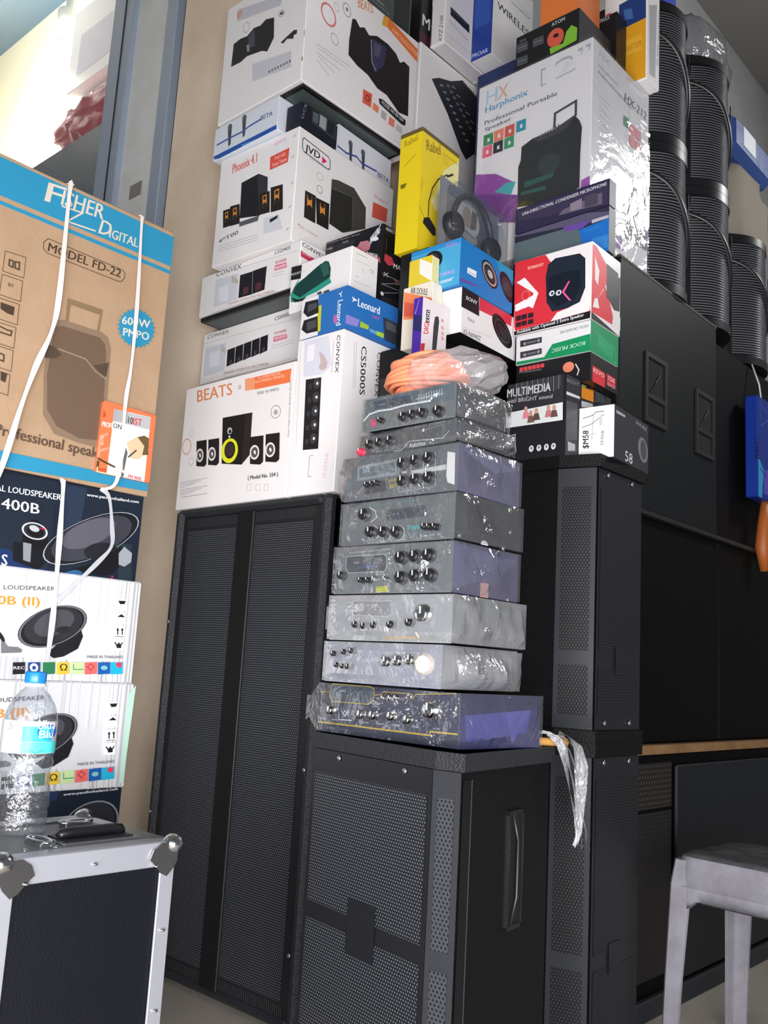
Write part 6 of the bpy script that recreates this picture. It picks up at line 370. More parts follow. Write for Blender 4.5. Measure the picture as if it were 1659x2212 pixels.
 ('digth', 'L'): [('p','4a2a9a',[(0.0,0.0),(0.028,0.0),(0.028,0.172),(0.0,0.172)]),('p','2a2a60',[(0.0,0.1313),(0.028,0.1239),(0.0276,0.0842),(0.0019,0.0896)]),('t','e0d8f0','Shinon',(0.0068,0.1317),(0.0103,0.0368),(-0.0026,0.0006),0)],
 ('digth', 'R'): [('p','efe6ea',[(0.0,0.0),(0.095,0.0),(0.095,0.172),(0.0,0.172)]),('t','d8303c','DIGI',(0.0257,0.0862),(0.0021,0.0294),(-0.018,-0.0057),1),('p','22222a',[(0.0145,0.1113),(0.0277,0.1156),(0.0284,0.1468),(0.0145,0.1429)]),('t','f0f0f0','con',(0.0276,0.1176),(0.0004,0.027),(-0.0108,-0.0036),1),('p','3a3a40',[(0.0424,0.0463),(0.0579,0.0469),(0.0643,0.1297),(0.0603,0.1409),(0.048,0.1368),(0.0437,0.1105)]),('p','d8303c',[(0.0,0.0252),(0.0,0.0536),(0.0149,0.0584),(0.0128,0.0313)]),('e','e0a898',(0.0767,0.1358),(0.0051,0.0004),(-0.0004,0.0049),0),('e','e0a898',(0.078,0.1174),(0.0051,0.0004),(-0.0004,0.0049),0),('e','e0a898',(0.0791,0.1032),(0.0051,0.0004),(-0.0004,0.0049),0),('e','e0a898',(0.08,0.0909),(0.0051,0.0003),(-0.0004,0.0049),0)],
 ('amp1', 'L'): [('p','6a7072',[(0.0,0.0),(0.242,0.0),(0.242,0.071),(0.0,0.071)]),('p','55656f',[(0.0048,0.0355),(0.2372,0.0355),(0.2372,0.0696),(0.0048,0.0696)]),('p','2c3a52',[(0.0234,0.0646),(0.1256,0.0636),(0.1287,0.043),(0.0284,0.0472)]),('p','1e2838',[(0.0634,0.0584),(0.1055,0.0573),(0.1061,0.0478),(0.0641,0.0501)]),('t','a8c0d0','FM',(0.0407,0.0523),(0.0143,0.0),(0.0001,0.0033),0),('p','5a6c78',[(0.1393,0.0601),(0.2081,0.0622),(0.2092,0.0437),(0.1404,0.0439)]),('p','c8d0d4',[(0.147,0.0455),(0.1487,0.0455),(0.1477,0.0601),(0.146,0.0601)]),('p','c8d0d4',[(0.1537,0.0458),(0.1553,0.0458),(0.1544,0.0603),(0.1527,0.0603)]),('p','c8d0d4',[(0.1603,0.0461),(0.1619,0.0461),(0.161,0.0606),(0.1593,0.0606)]),('p','c8d0d4',[(0.1669,0.0464),(0.1685,0.0464),(0.1676,0.0609),(0.1659,0.0609)]),('p','c8d0d4',[(0.1734,0.0467),(0.1751,0.0467),(0.1742,0.0611),(0.1725,0.0611)]),('p','c8d0d4',[(0.1799,0.047),(0.1816,0.047),(0.1807,0.0614),(0.179,0.0614)]),('p','c8d0d4',[(0.1864,0.0473),(0.1881,0.0473),(0.1872,0.0617),(0.1856,0.0617)]),('p','c8d0d4',[(0.1929,0.0476),(0.1945,0.0476),(0.1937,0.0619),(0.192,0.0619)]),('p','c8d0d4',[(0.1993,0.0479),(0.2009,0.0479),(0.2001,0.0622),(0.1985,0.0622)]),('p','c8d0d4',[(0.2057,0.0482),(0.2073,0.0482),(0.2065,0.0624),(0.2049,0.0624)]),('p','d8dcdc',[(0.1399,0.052),(0.2087,0.0529),(0.2087,0.0516),(0.14,0.0503)]),('l','e8ecec',0.004,[(0,0.0264),(0.0145,0.0381),(0.0397,0.0414),(0.0754,0.0402),(0.1099,0.0432),(0.177,0.0422)]),('p','e04a72',[(0.0192,0.0249),(0.0338,0.0248),(0.0367,0.0101),(0.0223,0.0093)]),('k','knob',(0.054,0.0181),0.006),('k','knob',(0.1152,0.0168),0.01),('k','knob',(0.1388,0.018),0.01),('k','knob',(0.1637,0.0184),0.01),('k','knob',(0.2045,0.0158),0.011)],
 ('amp2', 'L'): [('p','4c5154',[(0.0,0.0),(0.268,0.0),(0.268,0.045),(0.0,0.045)]),('k','knob',(0.0365,0.0222),0.01),('k','knob',(0.065,0.0226),0.01),('k','knob',(0.0966,0.0224),0.01),('k','redknob',(0.0105,0.0095),0.008),('e','f0f0f0',(0.0226,0.0268),(0.0055,-0.0007),(-0.0004,0.0051),0),('e','f0f0f0',(0.0513,0.0285),(0.0054,-0.0007),(-0.0004,0.005),0),('e','f0f0f0',(0.0833,0.0274),(0.0052,-0.0007),(-0.0004,0.005),0),('t','b8bcc0','5-BAND STEREO',(0.1457,0.0403),(0.0924,0.0007),(-0.0003,0.004),0),('p','4a4e52',[(0.1497,0.0364),(0.2434,0.0383),(0.2444,0.0202),(0.151,0.0176)]),('e','e8e8ea',(0.1806,0.0338),(0.0034,0.0003),(-0.0002,0.0035),0),('p','9a9ea2',[(0.1883,0.0322),(0.1897,0.0322),(0.1894,0.0365),(0.188,0.0364)]),('p','9a9ea2',[(0.1931,0.0325),(0.1944,0.0326),(0.1941,0.0368),(0.1928,0.0368)]),('p','9a9ea2',[(0.1978,0.0329),(0.1992,0.033),(0.1989,0.0372),(0.1975,0.0371)]),('p','9a9ea2',[(0.2026,0.0332),(0.2039,0.0333),(0.2036,0.0375),(0.2023,0.0375)]),('p','9a9ea2',[(0.2073,0.0336),(0.2086,0.0337),(0.2084,0.0379),(0.207,0.0378)]),('p','9a9ea2',[(0.212,0.0339),(0.2133,0.034),(0.2131,0.0382),(0.2117,0.0381)]),('p','9a9ea2',[(0.2167,0.0343),(0.218,0.0344),(0.2178,0.0385),(0.2164,0.0385)]),('p','9a9ea2',[(0.2213,0.0346),(0.2227,0.0347),(0.2224,0.0389),(0.2211,0.0388)]),('p','9a9ea2',[(0.226,0.035),(0.2273,0.0351),(0.2271,0.0392),(0.2257,0.0392)]),('p','9a9ea2',[(0.2306,0.0353),(0.232,0.0354),(0.2317,0.0396),(0.2304,0.0395)]),('l','c8cccc',0.0015,[(0.102,0.0001),(0.1238,-0.0),(0.144,0.0159),(0.2335,0.0102),(0.2493,0.0221)]),('t','dfe2e4','Automax',(0.145,0.002),(0.0453,-0.0002),(-0.0007,0.0099),1),('t','b0b4b8','Dtech CE',(0.0514,0.0038),(0.0319,0.0),(0.0,0.0041),0)],
 ('amp3', 'L'): [('p','5c6266',[(0.0,0.0),(0.3,0.0),(0.3,0.093),(0.0,0.093)]),('p','8a9298',[(0.0336,0.0728),(0.1438,0.0786),(0.1462,0.0452),(0.0343,0.0426)]),('p','5a666e',[(0.0396,0.0681),(0.1356,0.0728),(0.1389,0.0512),(0.0412,0.0488)]),('t','cfd6da','5-LINE',(0.0497,0.0575),(0.0199,0.0013),(-0.001,0.0165),0),('t','b0b8bc','CYCLONE',(0.0884,0.0483),(0.035,0.0024),(-0.0003,0.0033),0),('p','2b2e32',[(0.0608,0.0333),(0.1156,0.0376),(0.1174,0.0149),(0.0607,0.0117)]),('t','d8b430','Pinky',(0.125,0.0288),(0.0239,0.0031),(0.0001,0.0085),1),('t','d8b430','8200',(0.1276,0.0179),(0.0187,0.0023),(0.0001,0.0085),1),('t','c8a890','BBSPL',(0.0367,0.0151),(0.017,0.0162),(0.0057,-0.0018),1),('k','knob',(0.0719,0.0296),0.006),('k','knob',(0.0862,0.0302),0.006),('k','knob',(0.0986,0.0312),0.006),('k','knob',(0.1652,0.0657),0.012),('k','knob',(0.1984,0.0673),0.012),('k','knob',(0.231,0.0689),0.012),('k','knob',(0.1677,0.0287),0.012),('k','knob',(0.2009,0.0295),0.012),('k','knob',(0.2334,0.0303),0.012),('l','c8cccc',0.0015,[(0.1492,0.0753),(0.1538,0.0104)]),('l','c8cccc',0.0015,[(0.1812,0.0768),(0.1856,0.0113)]),('l','c8cccc',0.0015,[(0.2125,0.0782),(0.2167,0.0123)]),('l','c8cccc',0.0015,[(0.2431,0.0796),(0.2472,0.0132)]),('t','d0d4d6','250W Powerfully Stereo',(0.1507,0.006),(0.095,0.0041),(-0.0002,0.0034),0),('e','d8dada',(0.1664,0.048),(0.0067,-0.0002),(-0.0001,0.0018),0),('p','e8e6e2',[(0.2732,0.0781),(0.2921,0.0734),(0.294,0.0107),(0.2767,0.0173),(0.2729,0.0302)]),('p','c9cbcc',[(0.1847,0.0492),(0.2716,0.053),(0.2721,0.0429),(0.1853,0.0414)])],
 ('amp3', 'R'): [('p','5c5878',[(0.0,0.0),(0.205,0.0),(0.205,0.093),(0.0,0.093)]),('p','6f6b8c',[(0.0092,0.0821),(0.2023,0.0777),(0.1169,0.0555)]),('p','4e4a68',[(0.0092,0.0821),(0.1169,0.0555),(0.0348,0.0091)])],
 ('amp4', 'L'): [('p','666c6e',[(0.0,0.0),(0.308,0.0),(0.308,0.089),(0.0,0.089)]),('p','33424a',[(0.1273,0.0686),(0.2309,0.0707),(0.2365,0.0601),(0.229,0.048),(0.1291,0.0448)]),('p','25303a',[(0.1348,0.0641),(0.2244,0.0674),(0.2255,0.0508),(0.136,0.0483)]),('t','c0dada','1-1',(0.1479,0.056),(0.0123,0.0007),(0.0,0.0044),0),('t','3ab8b8','The Master of Sound Technology',(0.0863,0.0785),(0.1288,0.0024),(-0.0003,0.0035),0),('t','3ad0d0','Tripp',(0.1853,0.0204),(0.0387,0.0027),(0.0002,0.0115),1),('t','3ab0b0','DL 1156M',(0.1927,0.0136),(0.0236,0.0016),(-0.0002,0.0033),0),('k','knob',(0.0709,0.0623),0.013),('l','d8dede',0.002,[(0.0789,0.0778),(0.0964,0.0684),(0.1012,0.0547),(0.0853,0.0465)]),('k','knob',(0.0926,0.0248),0.012),('l','d8dede',0.0018,[(0.0951,0.0392),(0.1086,0.0304),(0.1097,0.0171),(0.103,0.0096)]),('k','knob',(0.1291,0.0225),0.012),('l','d8dede',0.0018,[(0.1315,0.0368),(0.1447,0.0281),(0.1457,0.015),(0.1391,0.0076)]),('k','knob',(0.1646,0.0204),0.012),('l','d8dede',0.0018,[(0.167,0.0344),(0.1798,0.0259),(0.1807,0.013),(0.1743,0.0057)]),('k','knob',(0.2404,0.0258),0.007),('k','knob',(0.252,0.0251),0.007),('k','knob',(0.2666,0.0241),0.007),('t','d8dede','USB    CARD    SD',(0.2301,0.0071),(0.0454,0.0023),(-0.0002,0.003),1),('t','d8dede','MIC',(0.0815,0.0023),(0.0256,0.0008),(-0.0002,0.0021),0),('t','d8dede','BASS',(0.1181,0.0023),(0.0284,0.0016),(-0.0002,0.0024),0),('t','d8dede','TREBLE',(0.1572,0.0015),(0.0241,0.0025),(-0.0002,0.0031),0)],
 ('amp4', 'R'): [('p','26272b',[(0.0,0.0),(0.21,0.0),(0.21,0.089),(0.0,0.089)]),('p','cfd2d4',[(0.1029,0.0013),(0.1022,0.0033),(0.1007,0.0052),(0.0986,0.0068),(0.0961,0.008),(0.0932,0.0087),(0.0902,0.0089),(0.0873,0.0086),(0.0847,0.0077),(0.0825,0.0064),(0.081,0.0047),(0.0802,0.0028),(0.0801,0.0007),(0.0808,0.0),(0.0823,0.0),(0.0844,0.0),(0.0869,0.0),(0.0898,0.0),(0.0928,0.0),(0.0957,0.0),(0.0983,0.0),(0.1005,0.0),(0.102,0.0),(0.1028,0.0)]),('k','screw',(0.0143,0.0076),0.005),('k','screw',(0.1732,0.0369),0.005),('k','screw',(0.1517,0.0014),0.005)],
 ('amp5', 'L'): [('p','6c7274',[(0.0,0.0),(0.31,0.0),(0.31,0.097),(0.0,0.097)]),('p','30373c',[(0.0315,0.0771),(0.1367,0.0782),(0.1431,0.0716),(0.144,0.051),(0.1377,0.0435),(0.0389,0.0435),(0.0316,0.0543)]),('l','a8b0b4',0.0016,[(0.0315,0.0771),(0.1367,0.0782),(0.1431,0.0716),(0.144,0.051),(0.1377,0.0435),(0.0389,0.0435),(0.0316,0.0543),(0.0315,0.0771)]),('p','2c4a7a',[(0.0767,0.0596),(0.1156,0.0609),(0.1162,0.0531),(0.0774,0.0517)]),('t','c8d0d4','USB',(0.0531,0.0611),(0.0144,0.0008),(0.0,0.0037),0),('t','c8ccce','PLAYWOOD   multimedia amplifier',(0.0403,0.0815),(0.1147,0.0037),(-0.0001,0.0051),1),('k','knob',(0.0276,0.0371),0.009),('k','knob',(0.0848,0.0266),0.006),('k','knob',(0.1043,0.0262),0.006),('k','chromeknob',(0.1216,0.0284),0.006),('k','chromeknob',(0.1508,0.0278),0.006),('k','knob',(0.1864,0.0687),0.013),('k','knob',(0.2224,0.0698),0.013),('k','knob',(0.2558,0.071),0.013),('k','knob',(0.1892,0.0295),0.013),('k','knob',(0.2249,0.0324),0.013),('k','knob',(0.2613,0.0328),0.013),('p','d8d83a',[(0.1193,0.0131),(0.1518,0.0146),(0.1524,0.007),(0.1199,0.0053)]),('t','4a4a20','Playwood',(0.1225,0.0074),(0.028,0.0014),(0.0003,0.0051),1),('p','e8e83a',[(0.12,0.0041),(0.1542,0.0054),(0.1543,0.0036),(0.1202,0.002)]),('l','9aa0a2',0.001,[(0.1694,0.0502),(0.1725,0.0072)]),('l','9aa0a2',0.001,[(0.2043,0.0492),(0.2072,0.0067)]),('l','9aa0a2',0.001,[(0.2414,0.0481),(0.2441,0.0062)]),('l','9aa0a2',0.001,[(0.1724,0.0084),(0.2812,0.0117)])],
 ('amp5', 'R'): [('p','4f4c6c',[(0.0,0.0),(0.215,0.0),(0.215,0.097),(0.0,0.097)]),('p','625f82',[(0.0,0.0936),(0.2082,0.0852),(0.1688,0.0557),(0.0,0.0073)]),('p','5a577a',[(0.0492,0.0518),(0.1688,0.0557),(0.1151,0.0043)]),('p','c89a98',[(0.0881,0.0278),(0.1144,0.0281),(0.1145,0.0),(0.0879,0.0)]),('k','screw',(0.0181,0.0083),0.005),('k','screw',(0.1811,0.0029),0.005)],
 ('amp6', 'L'): [('p','92989a',[(0.0,0.0),(0.318,0.0),(0.318,0.09),(0.0,0.09)]),('p','565c5e',[(0.0618,0.0792),(0.1665,0.0786),(0.1683,0.0535),(0.1586,0.0485),(0.0643,0.0506)]),('l','c8cccc',0.0016,[(0.0618,0.0792),(0.1665,0.0786),(0.1683,0.0535),(0.1586,0.0485),(0.0643,0.0506),(0.0618,0.0792)]),('t','d8dcdc','88:88',(0.0691,0.0571),(0.0247,0.0026),(-0.001,0.0156),1),('k','knob',(0.082,0.0313),0.008),('k','knob',(0.1052,0.0291),0.008),('k','knob',(0.1328,0.0307),0.008),('k','knob',(0.1749,0.0324),0.008),('k','knob',(0.222,0.0366),0.008),('k','chromeknob',(0.2527,0.0538),0.018),('p','c89a3a',[(0.1515,0.0084),(0.2427,0.0126),(0.2431,0.0066),(0.1519,0.0034)]),('t','8a8a80','STEREO AMP',(0.2432,0.0054),(0.0341,0.0019),(-0.0003,0.0053),0)],
 ('amp6', 'R'): [('p','3c4144',[(0.0,0.0),(0.235,0.0),(0.235,0.09),(0.0,0.09)]),('l','8a9092',0.0012,[(0.0229,0.044),(0.0267,0.0181)]),('l','8a9092',0.0012,[(0.0895,0.0491),(0.0934,0.0224)]),('l','8a9092',0.0012,[(0.1512,0.0538),(0.1551,0.0264)])],
 ('amp7', 'L'): [('p','868ca0',[(0.0,0.0),(0.305,0.0),(0.305,0.08),(0.0,0.08)]),('k','knob',(0.0315,0.0558),0.006),('k','knob',(0.0606,0.0602),0.006),('k','knob',(0.0822,0.0626),0.006),('k','knob',(0.0434,0.0336),0.006),('k','knob',(0.0607,0.0319),0.006),('k','knob',(0.0753,0.0314),0.006),('k','chromeknob',(0.1741,0.0454),0.012),('k','chromeknob',(0.2027,0.0481),0.012),('k','chromeknob',(0.2351,0.0509),0.012),('k','creamknob',(0.2673,0.0441),0.019),('t','e0e2e8','MARTIN',(0.1148,0.0415),(0.0367,0.0031),(-0.0007,0.0084),1),('t','d8dae0','BALANCE',(0.1662,0.0608),(0.0188,-0.0001),(-0.0003,0.0033),0),('t','d8dae0','TREBLE',(0.1973,0.0618),(0.0184,-0.0001),(-0.0002,0.0033),0),('t','d8dae0','BASS',(0.2321,0.0629),(0.0179,-0.0001),(-0.0002,0.0032),0),('t','d8dae0','VOLUME',(0.271,0.0705),(0.0166,-0.0002),(-0.0002,0.0032),0),('t','d8dae0','OUTDOOR MUSIC PLAYER',(0.0572,0.0159),(0.043,0.002),(-0.0003,0.0034),0),('t','d8dae0','IN',(0.1765,0.0125),(0.0089,0.0001),(-0.0002,0.0023),0),('t','d8dae0','IN',(0.1986,0.0136),(0.0088,0.0001),(-0.0002,0.0023),0),('t','d8dae0','IN',(0.2203,0.0147),(0.0086,0.0001),(-0.0002,0.0023),0),('t','d8dae0','IN',(0.2375,0.0155),(0.0085,0.0001),(-0.0002,0.0022),0),('t','d8dae0','IN',(0.2586,0.0165),(0.0084,0.0001),(-0.0001,0.0022),0),('l','e0e2e8',0.001,[(0.2606,0.0386),(0.2568,0.0372)]),('l','e0e2e8',0.001,[(0.2588,0.0478),(0.2546,0.0481)]),('l','e0e2e8',0.001,[(0.262,0.0566),(0.2584,0.0587)]),('l','e0e2e8',0.001,[(0.2696,0.0632),(0.2673,0.0665)]),('l','e0e2e8',0.001,[(0.2797,0.0659),(0.2793,0.0698)]),('l','e0e2e8',0.001,[(0.2902,0.0644),(0.2917,0.0679)]),('l','e0e2e8',0.001,[(0.2987,0.059),(0.3018,0.0614)]),('l','e0e2e8',0.001,[(0.3036,0.0508),(0.305,0.0517)]),('l','e0e2e8',0.001,[(0.3037,0.0417),(0.305,0.0408)])],
 ('amp7', 'R'): [('p','6a6660',[(0.0,0.0),(0.235,0.0),(0.235,0.08),(0.0,0.08)]),('p','a87a78',[(0.1275,0.0293),(0.1447,0.0299),(0.1461,0.0083),(0.1289,0.0078)])],
 ('amp8', 'L'): [('p','2b2f4a',[(0.0,0.0),(0.385,0.0),(0.385,0.098),(0.0,0.098)]),('p','3a4a58',[(0.0319,0.0955),(0.1519,0.098),(0.16,0.0921),(0.1592,0.0719),(0.1449,0.0642),(0.0353,0.0623),(0.0275,0.0741)]),('l','c8a83a',0.0018,[(0.0344,0.098),(0.1492,0.098),(0.1599,0.0937),(0.1592,0.0719),(0.145,0.0636),(0.038,0.0624),(0.0275,0.0741),(0.027,0.09),(0.0344,0.098)]),('t','d0dce0','J-mJ',(0.0577,0.0811),(0.0185,0.0021),(-0.0005,0.0052),1),('l','c8a83a',0.0015,[(0,0.0855),(0,0.0793),(0.0251,0.0817)]),('l','c8a83a',0.0015,[(0.1609,0.082),(0.1803,0.0849),(0.1872,0.0902),(0.2649,0.0908),(0.2655,0.0818),(0.2763,0.0905),(0.3757,0.0979)]),('l','d8b83a',0.003,[(0,0.0183),(0.3167,0.0187),(0.3162,0.0255),(0.3819,0.0266)]),('k','chromeknob',(0.0424,0.0453),0.01),('k','chromeknob',(0.1342,0.0433),0.01),('k','chromeknob',(0.169,0.0442),0.01),('k','chromeknob',(0.2194,0.0463),0.01),('k','chromeknob',(0.2638,0.0433),0.01),('k','chromeknob',(0.318,0.0647),0.017),('t','d0d4da','JT Digital mix',(0.2939,0.0944),(0.0395,0.0004),(-0.0002,0.0032),0),('t','d8dce2','POWER',(0.0004,0.0231),(0.0221,0.001),(-0.0004,0.0035),0),('t','d8dce2','MIC',(0.0418,0.0241),(0.0214,0.001),(-0.0003,0.0035),0),('t','d8dce2','BASS',(0.1307,0.0259),(0.02,0.0009),(-0.0003,0.0033),0),('t','d8dce2','BASS',(0.1754,0.0268),(0.0193,0.0009),(-0.0003,0.0033),0),('t','d8dce2','TREBLE',(0.2209,0.0277),(0.0186,0.0009),(-0.0003,0.0032),0),('t','d8dce2','M.TREBLE',(0.2694,0.0287),(0.0179,0.0009),(-0.0002,0.0032),0),('t','d8dce2','VOLUME',(0.3238,0.0298),(0.0172,0.0008),(-0.0002,0.0031),0),('l','e0e2e6',0.0018,[(0.0616,0.0414),(0.063,0.0277),(0.1022,0.029)]),('l','e0e2e6',0.0018,[(0.0692,0.0454),(0.0807,0.0359),(0.0902,0.0469),(0.0911,0.0367)]),('l','e0e2e6',0.001,[(0.2646,0.0521),(0.2614,0.0537)]),('l','e0e2e6',0.001,[(0.271,0.0559),(0.2695,0.0584)]),('l','e0e2e6',0.001,[(0.2791,0.057),(0.2796,0.0598)]),('l','e0e2e6',0.001,[(0.2866,0.0551),(0.289,0.0574)]),('l','e0e2e6',0.001,[(0.2916,0.0508),(0.2951,0.052)]),('l','e0e2e6',0.001,[(0.2927,0.0452),(0.2965,0.045)]),('l','e0e2e6',0.001,[(0.2896,0.0397),(0.2927,0.0382)]),('l','e0e2e6',0.001,[(0.2832,0.0359),(0.2848,0.0335)]),('l','e0e2e6',0.001,[(0.2752,0.0348),(0.2747,0.032)]),('l','e0e2e6',0.001,[(0.2199,0.0526),(0.2171,0.054)]),('l','e0e2e6',0.001,[(0.2256,0.0559),(0.2243,0.0581)]),('l','e0e2e6',0.001,[(0.2328,0.0569),(0.2333,0.0593)]),('l','e0e2e6',0.001,[(0.2395,0.0553),(0.2416,0.0573)]),('l','e0e2e6',0.001,[(0.2439,0.0515),(0.2471,0.0525)]),('l','e0e2e6',0.001,[(0.2449,0.0466),(0.2484,0.0464)]),('l','e0e2e6',0.001,[(0.2422,0.0418),(0.245,0.0405)]),('l','e0e2e6',0.001,[(0.2366,0.0385),(0.2379,0.0363)]),('l','e0e2e6',0.001,[(0.2294,0.0375),(0.229,0.0351)]),('l','e0e2e6',0.001,[(0.3197,0.0754),(0.3158,0.0774)]),('l','e0e2e6',0.001,[(0.3277,0.0801),(0.3258,0.0833)]),('l','e0e2e6',0.001,[(0.3377,0.0814),(0.3383,0.0849)]),('l','e0e2e6',0.001,[(0.3468,0.0789),(0.3497,0.0818)]),('l','e0e2e6',0.001,[(0.3529,0.0734),(0.3572,0.0749)]),('l','e0e2e6',0.001,[(0.3542,0.0663),(0.3589,0.0661)]),('l','e0e2e6',0.001,[(0.3504,0.0596),(0.3542,0.0576)]),('l','e0e2e6',0.001,[(0.3426,0.0548),(0.3444,0.0517)]),('l','e0e2e6',0.001,[(0.3327,0.0535),(0.3321,0.05)]),('k','chromeknob',(0.1977,0.0793),0.006),('k','chromeknob',(0.2168,0.0804),0.006),('k','chromeknob',(0.2332,0.0814),0.006)],
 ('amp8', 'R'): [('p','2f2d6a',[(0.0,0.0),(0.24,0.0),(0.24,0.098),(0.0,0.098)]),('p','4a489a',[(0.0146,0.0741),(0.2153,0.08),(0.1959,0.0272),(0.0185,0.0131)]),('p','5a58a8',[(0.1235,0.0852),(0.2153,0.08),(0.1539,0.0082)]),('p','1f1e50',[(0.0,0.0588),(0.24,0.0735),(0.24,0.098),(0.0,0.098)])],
}
WHITE = mat('efedee', .42, 0, .35, .12, 60); KRAFT = mat('b4977a', .7, 0, .25, .25, 90, 0, .10, 9)
BLACKCARD = mat('17181b', .4, 0, .4)
# ================================================================== setting
beige = mat('f3dfc8', .8, 0, .2, .12, 35, 0, .16, 2.6); grey_wall = mat('b0b2b2', .85, 0, .2, .1, 40, 0, .12, 3)
b = MB(); b.box((-4, -4, -.1), (7.5, 2.3, 0), mat('c4bcb2', .4, 0, .4, .03, 30, 0, .18, 3)); b.box((-4, 2.3, -.1), (1.95, 7, 0), mat('c4bcb2', .4, 0, .4, .03, 30, 0, .18, 3)); struct('floor', b)
b = MB(); b.box((-.6, -1.5, 4.74), (7.5, 2.14, 4.9), mat('8d8a86', .9)); b.box((-.6, 2.14, 4.74), (1.914, 6.9, 4.9), mat('8d8a86', .9)); b.box((1.914, 2.14, 4.74), (2.34, 2.56, 4.9), mat('8d8a86', .9)); struct('ceiling', b)
b = MB()
b.box((1.80, 2.48, 0), (1.914, 2.843, 4.74), beige); b.box((1.914, 2.48, 0), (2.34, 2.56, 4.74), beige); b.box((2.26, 2.0, 0), (2.34, 2.48, 4.74), beige)
b.box((1.80, 2.843, 0), (1.914, 6.75, 2.077), beige); b.box((1.80, 6.05, 2.077), (1.914, 6.75, 4.74), beige)
struct('wall_left', b)
b = MB(); b.box((2.34, 2.0, 0), (7.5, 2.14, 4.74), grey_wall); struct('wall_back', b)
b = MB(); b.box((7.4, -1.5, 0), (7.5, 2.0, 4.74), grey_wall); struct('wall_right', b)
v_ = Vector((.743, .669, 0)); r_ = Vector((.669, -.743, 0)); c_ = Vector((-.62, -.56, 0)); b = MB()
def slab_(s0, s1, z0, z1, th):
    q = [c_+r_*s0, c_+r_*s1, c_+r_*s1-v_*th, c_+r_*s0-v_*th]; b.prism([(p.x, p.y) for p in q], z0, z1, mat('8f9296', .5, .4))
slab_(-1.9, 2.6, 1.62, 1.70, .08)
for k in range(26): slab_(-1.9, 2.6, 1.70+k*.115, 1.81+k*.115, .03)
struct('shade_shutter', b)                                              # unseen shutter shape added behind the viewer to shade the upper cartons
# window: aluminium sliding frame in the wall, a small lit room behind
alu = mat('aab8ca', .38, .25, .5); pale = mat('e6e9e8', .5, 0, .4, 0, 200, 0, .1, 5); gasket = mat('20242e', .6)
zt = 4.74
b = MB()
b.box((1.828, 2.843, 2.077), (1.905, 2.892, zt), gasket)
b.box((1.792, 2.892, 2.077), (1.905, 2.965, zt), alu, .004); b.box((1.804, 2.965, 2.077), (1.905, 3.200, zt), pale)
b.box((1.780, 3.200, 2.077), (1.905, 3.366, zt), alu, .006); b.box((1.777, 3.260, 2.08), (1.781, 3.267, zt), gasket)
b.box((1.80, 3.366, 2.077), (1.905, 6.05, 2.16), alu, .004); b.box((1.80, 5.97, 2.16), (1.905, 6.05, zt), alu, .004)
w1 = struct('window_1', b)
g = MB(); g.quad((1.853, 5.98, 2.15), (0, -2.615, 0), (0, 0, 2.59), film('window_glass', .05, .0, 'f4f8fa', 3, .02, 0.)); g.build('glass_pane', w1)
b = MB(); b.box((1.80, 3.03, 2.625), (1.805, 3.11, 2.682), mat('8d8984', .7)); b.build('latch_plate', w1)
cream = mat('f2ecd2', .8); slate = mat('2b5064', .7)
b = MB(); b.box((2.70, 2.56, 1.95), (2.78, 7.35, 5.5), cream); b.box((1.914, 2.56, 1.95), (2.70, 2.62, 5.5), cream); b.box((1.914, 7.28, 1.95), (2.70, 7.35, 5.5), cream); struct('wall_inner', b)
b = MB(); b.box((1.914, 2.62, 1.95), (2.70, 7.28, 2.03), cream); struct('floor_inner', b)
b = MB(); b.box((1.914, 2.62, 5.40), (2.70, 7.28, 5.5), slate); struct('ceiling_inner', b)
lamp = thing('light_bulb', 'glaring white lamp bulb in a ring holder behind the window glass', 'lamp', (2.44, 5.17, 4.49))
b = MB(); b.lathe([(.001, -.25), (.05, -.23), (.09, -.16), (.10, -.08), (.075, .0), (.042, .05), (.037, .075)], (0, 0, 0), emit('bulb_glow', (1, .98, .95, 1), 45.)); b.build('bulb', lamp)
b = MB(); b.lathe([(.042, .066), (.062, .075), (.066, .115), (.05, .13), (.05, .18), (.074, .34), (.03, .36), (.03, .908)], (0, 0, 0), mat('d8d6d0', .4)); b.build('holder', lamp)
pl = bpy.data.lights.new('lamp_light', 'POINT'); pl.energy = 300; pl.shadow_soft_size = .1; pl.color = (1, .97, .9)
po = bpy.data.objects.new('lamp_light', pl); COL.objects.link(po); po.location = (2.28, 5.12, 4.30)
b = MB(); b.box((0, 0, 0), (.23, .51, .51), WHITE, .004); b.quad((-.001, .08, .08), (0, .33, 0), (0, 0, .25), ink('c9c4d4')); tag(b.build('storage_carton', None, (2.225, 4.13, 3.93)), 'pale grey carton seen high through the window beside the lamp', 'box')
b = MB(); b.box((0, 0, 0), (.28, .54, 1.88), WHITE, .004); tag(b.build('storage_carton', None, (2.275, 4.09, 2.03)), 'tall white carton behind the glass under the pale grey carton', 'box')
bg = MB(); vs = []; fs = []; n = 26; mm = 48
for i in range(n+1):
    for j in range(mm):
        a = 2*math.pi*j/mm; h = i/n; p = Vector((math.cos(a), math.sin(a), h*2)); r = .15*(1+.45*noise.noise(p*1.7)+.2*noise.noise(p*5))*math.sin(math.pi*min(max(h, .05), .95))**.5
        vs.append((r*.5*math.cos(a), r*1.9*math.sin(a), h*.30+.03*noise.noise(p*3)*(0 < i < n)))
for i in range(n):
    for j in range(mm): fs.append((i*mm+j, i*mm+(j+1) % mm, (i+1)*mm+(j+1) % mm, (i+1)*mm+j))
bg.add(vs, fs, mat('c2485c', .25, 0, .6, .6, 25), True)
tag(bg.build('plastic_bag', None, (2.135, 4.13, 3.378)), 'crumpled red plastic bag behind the window glass', 'bag')
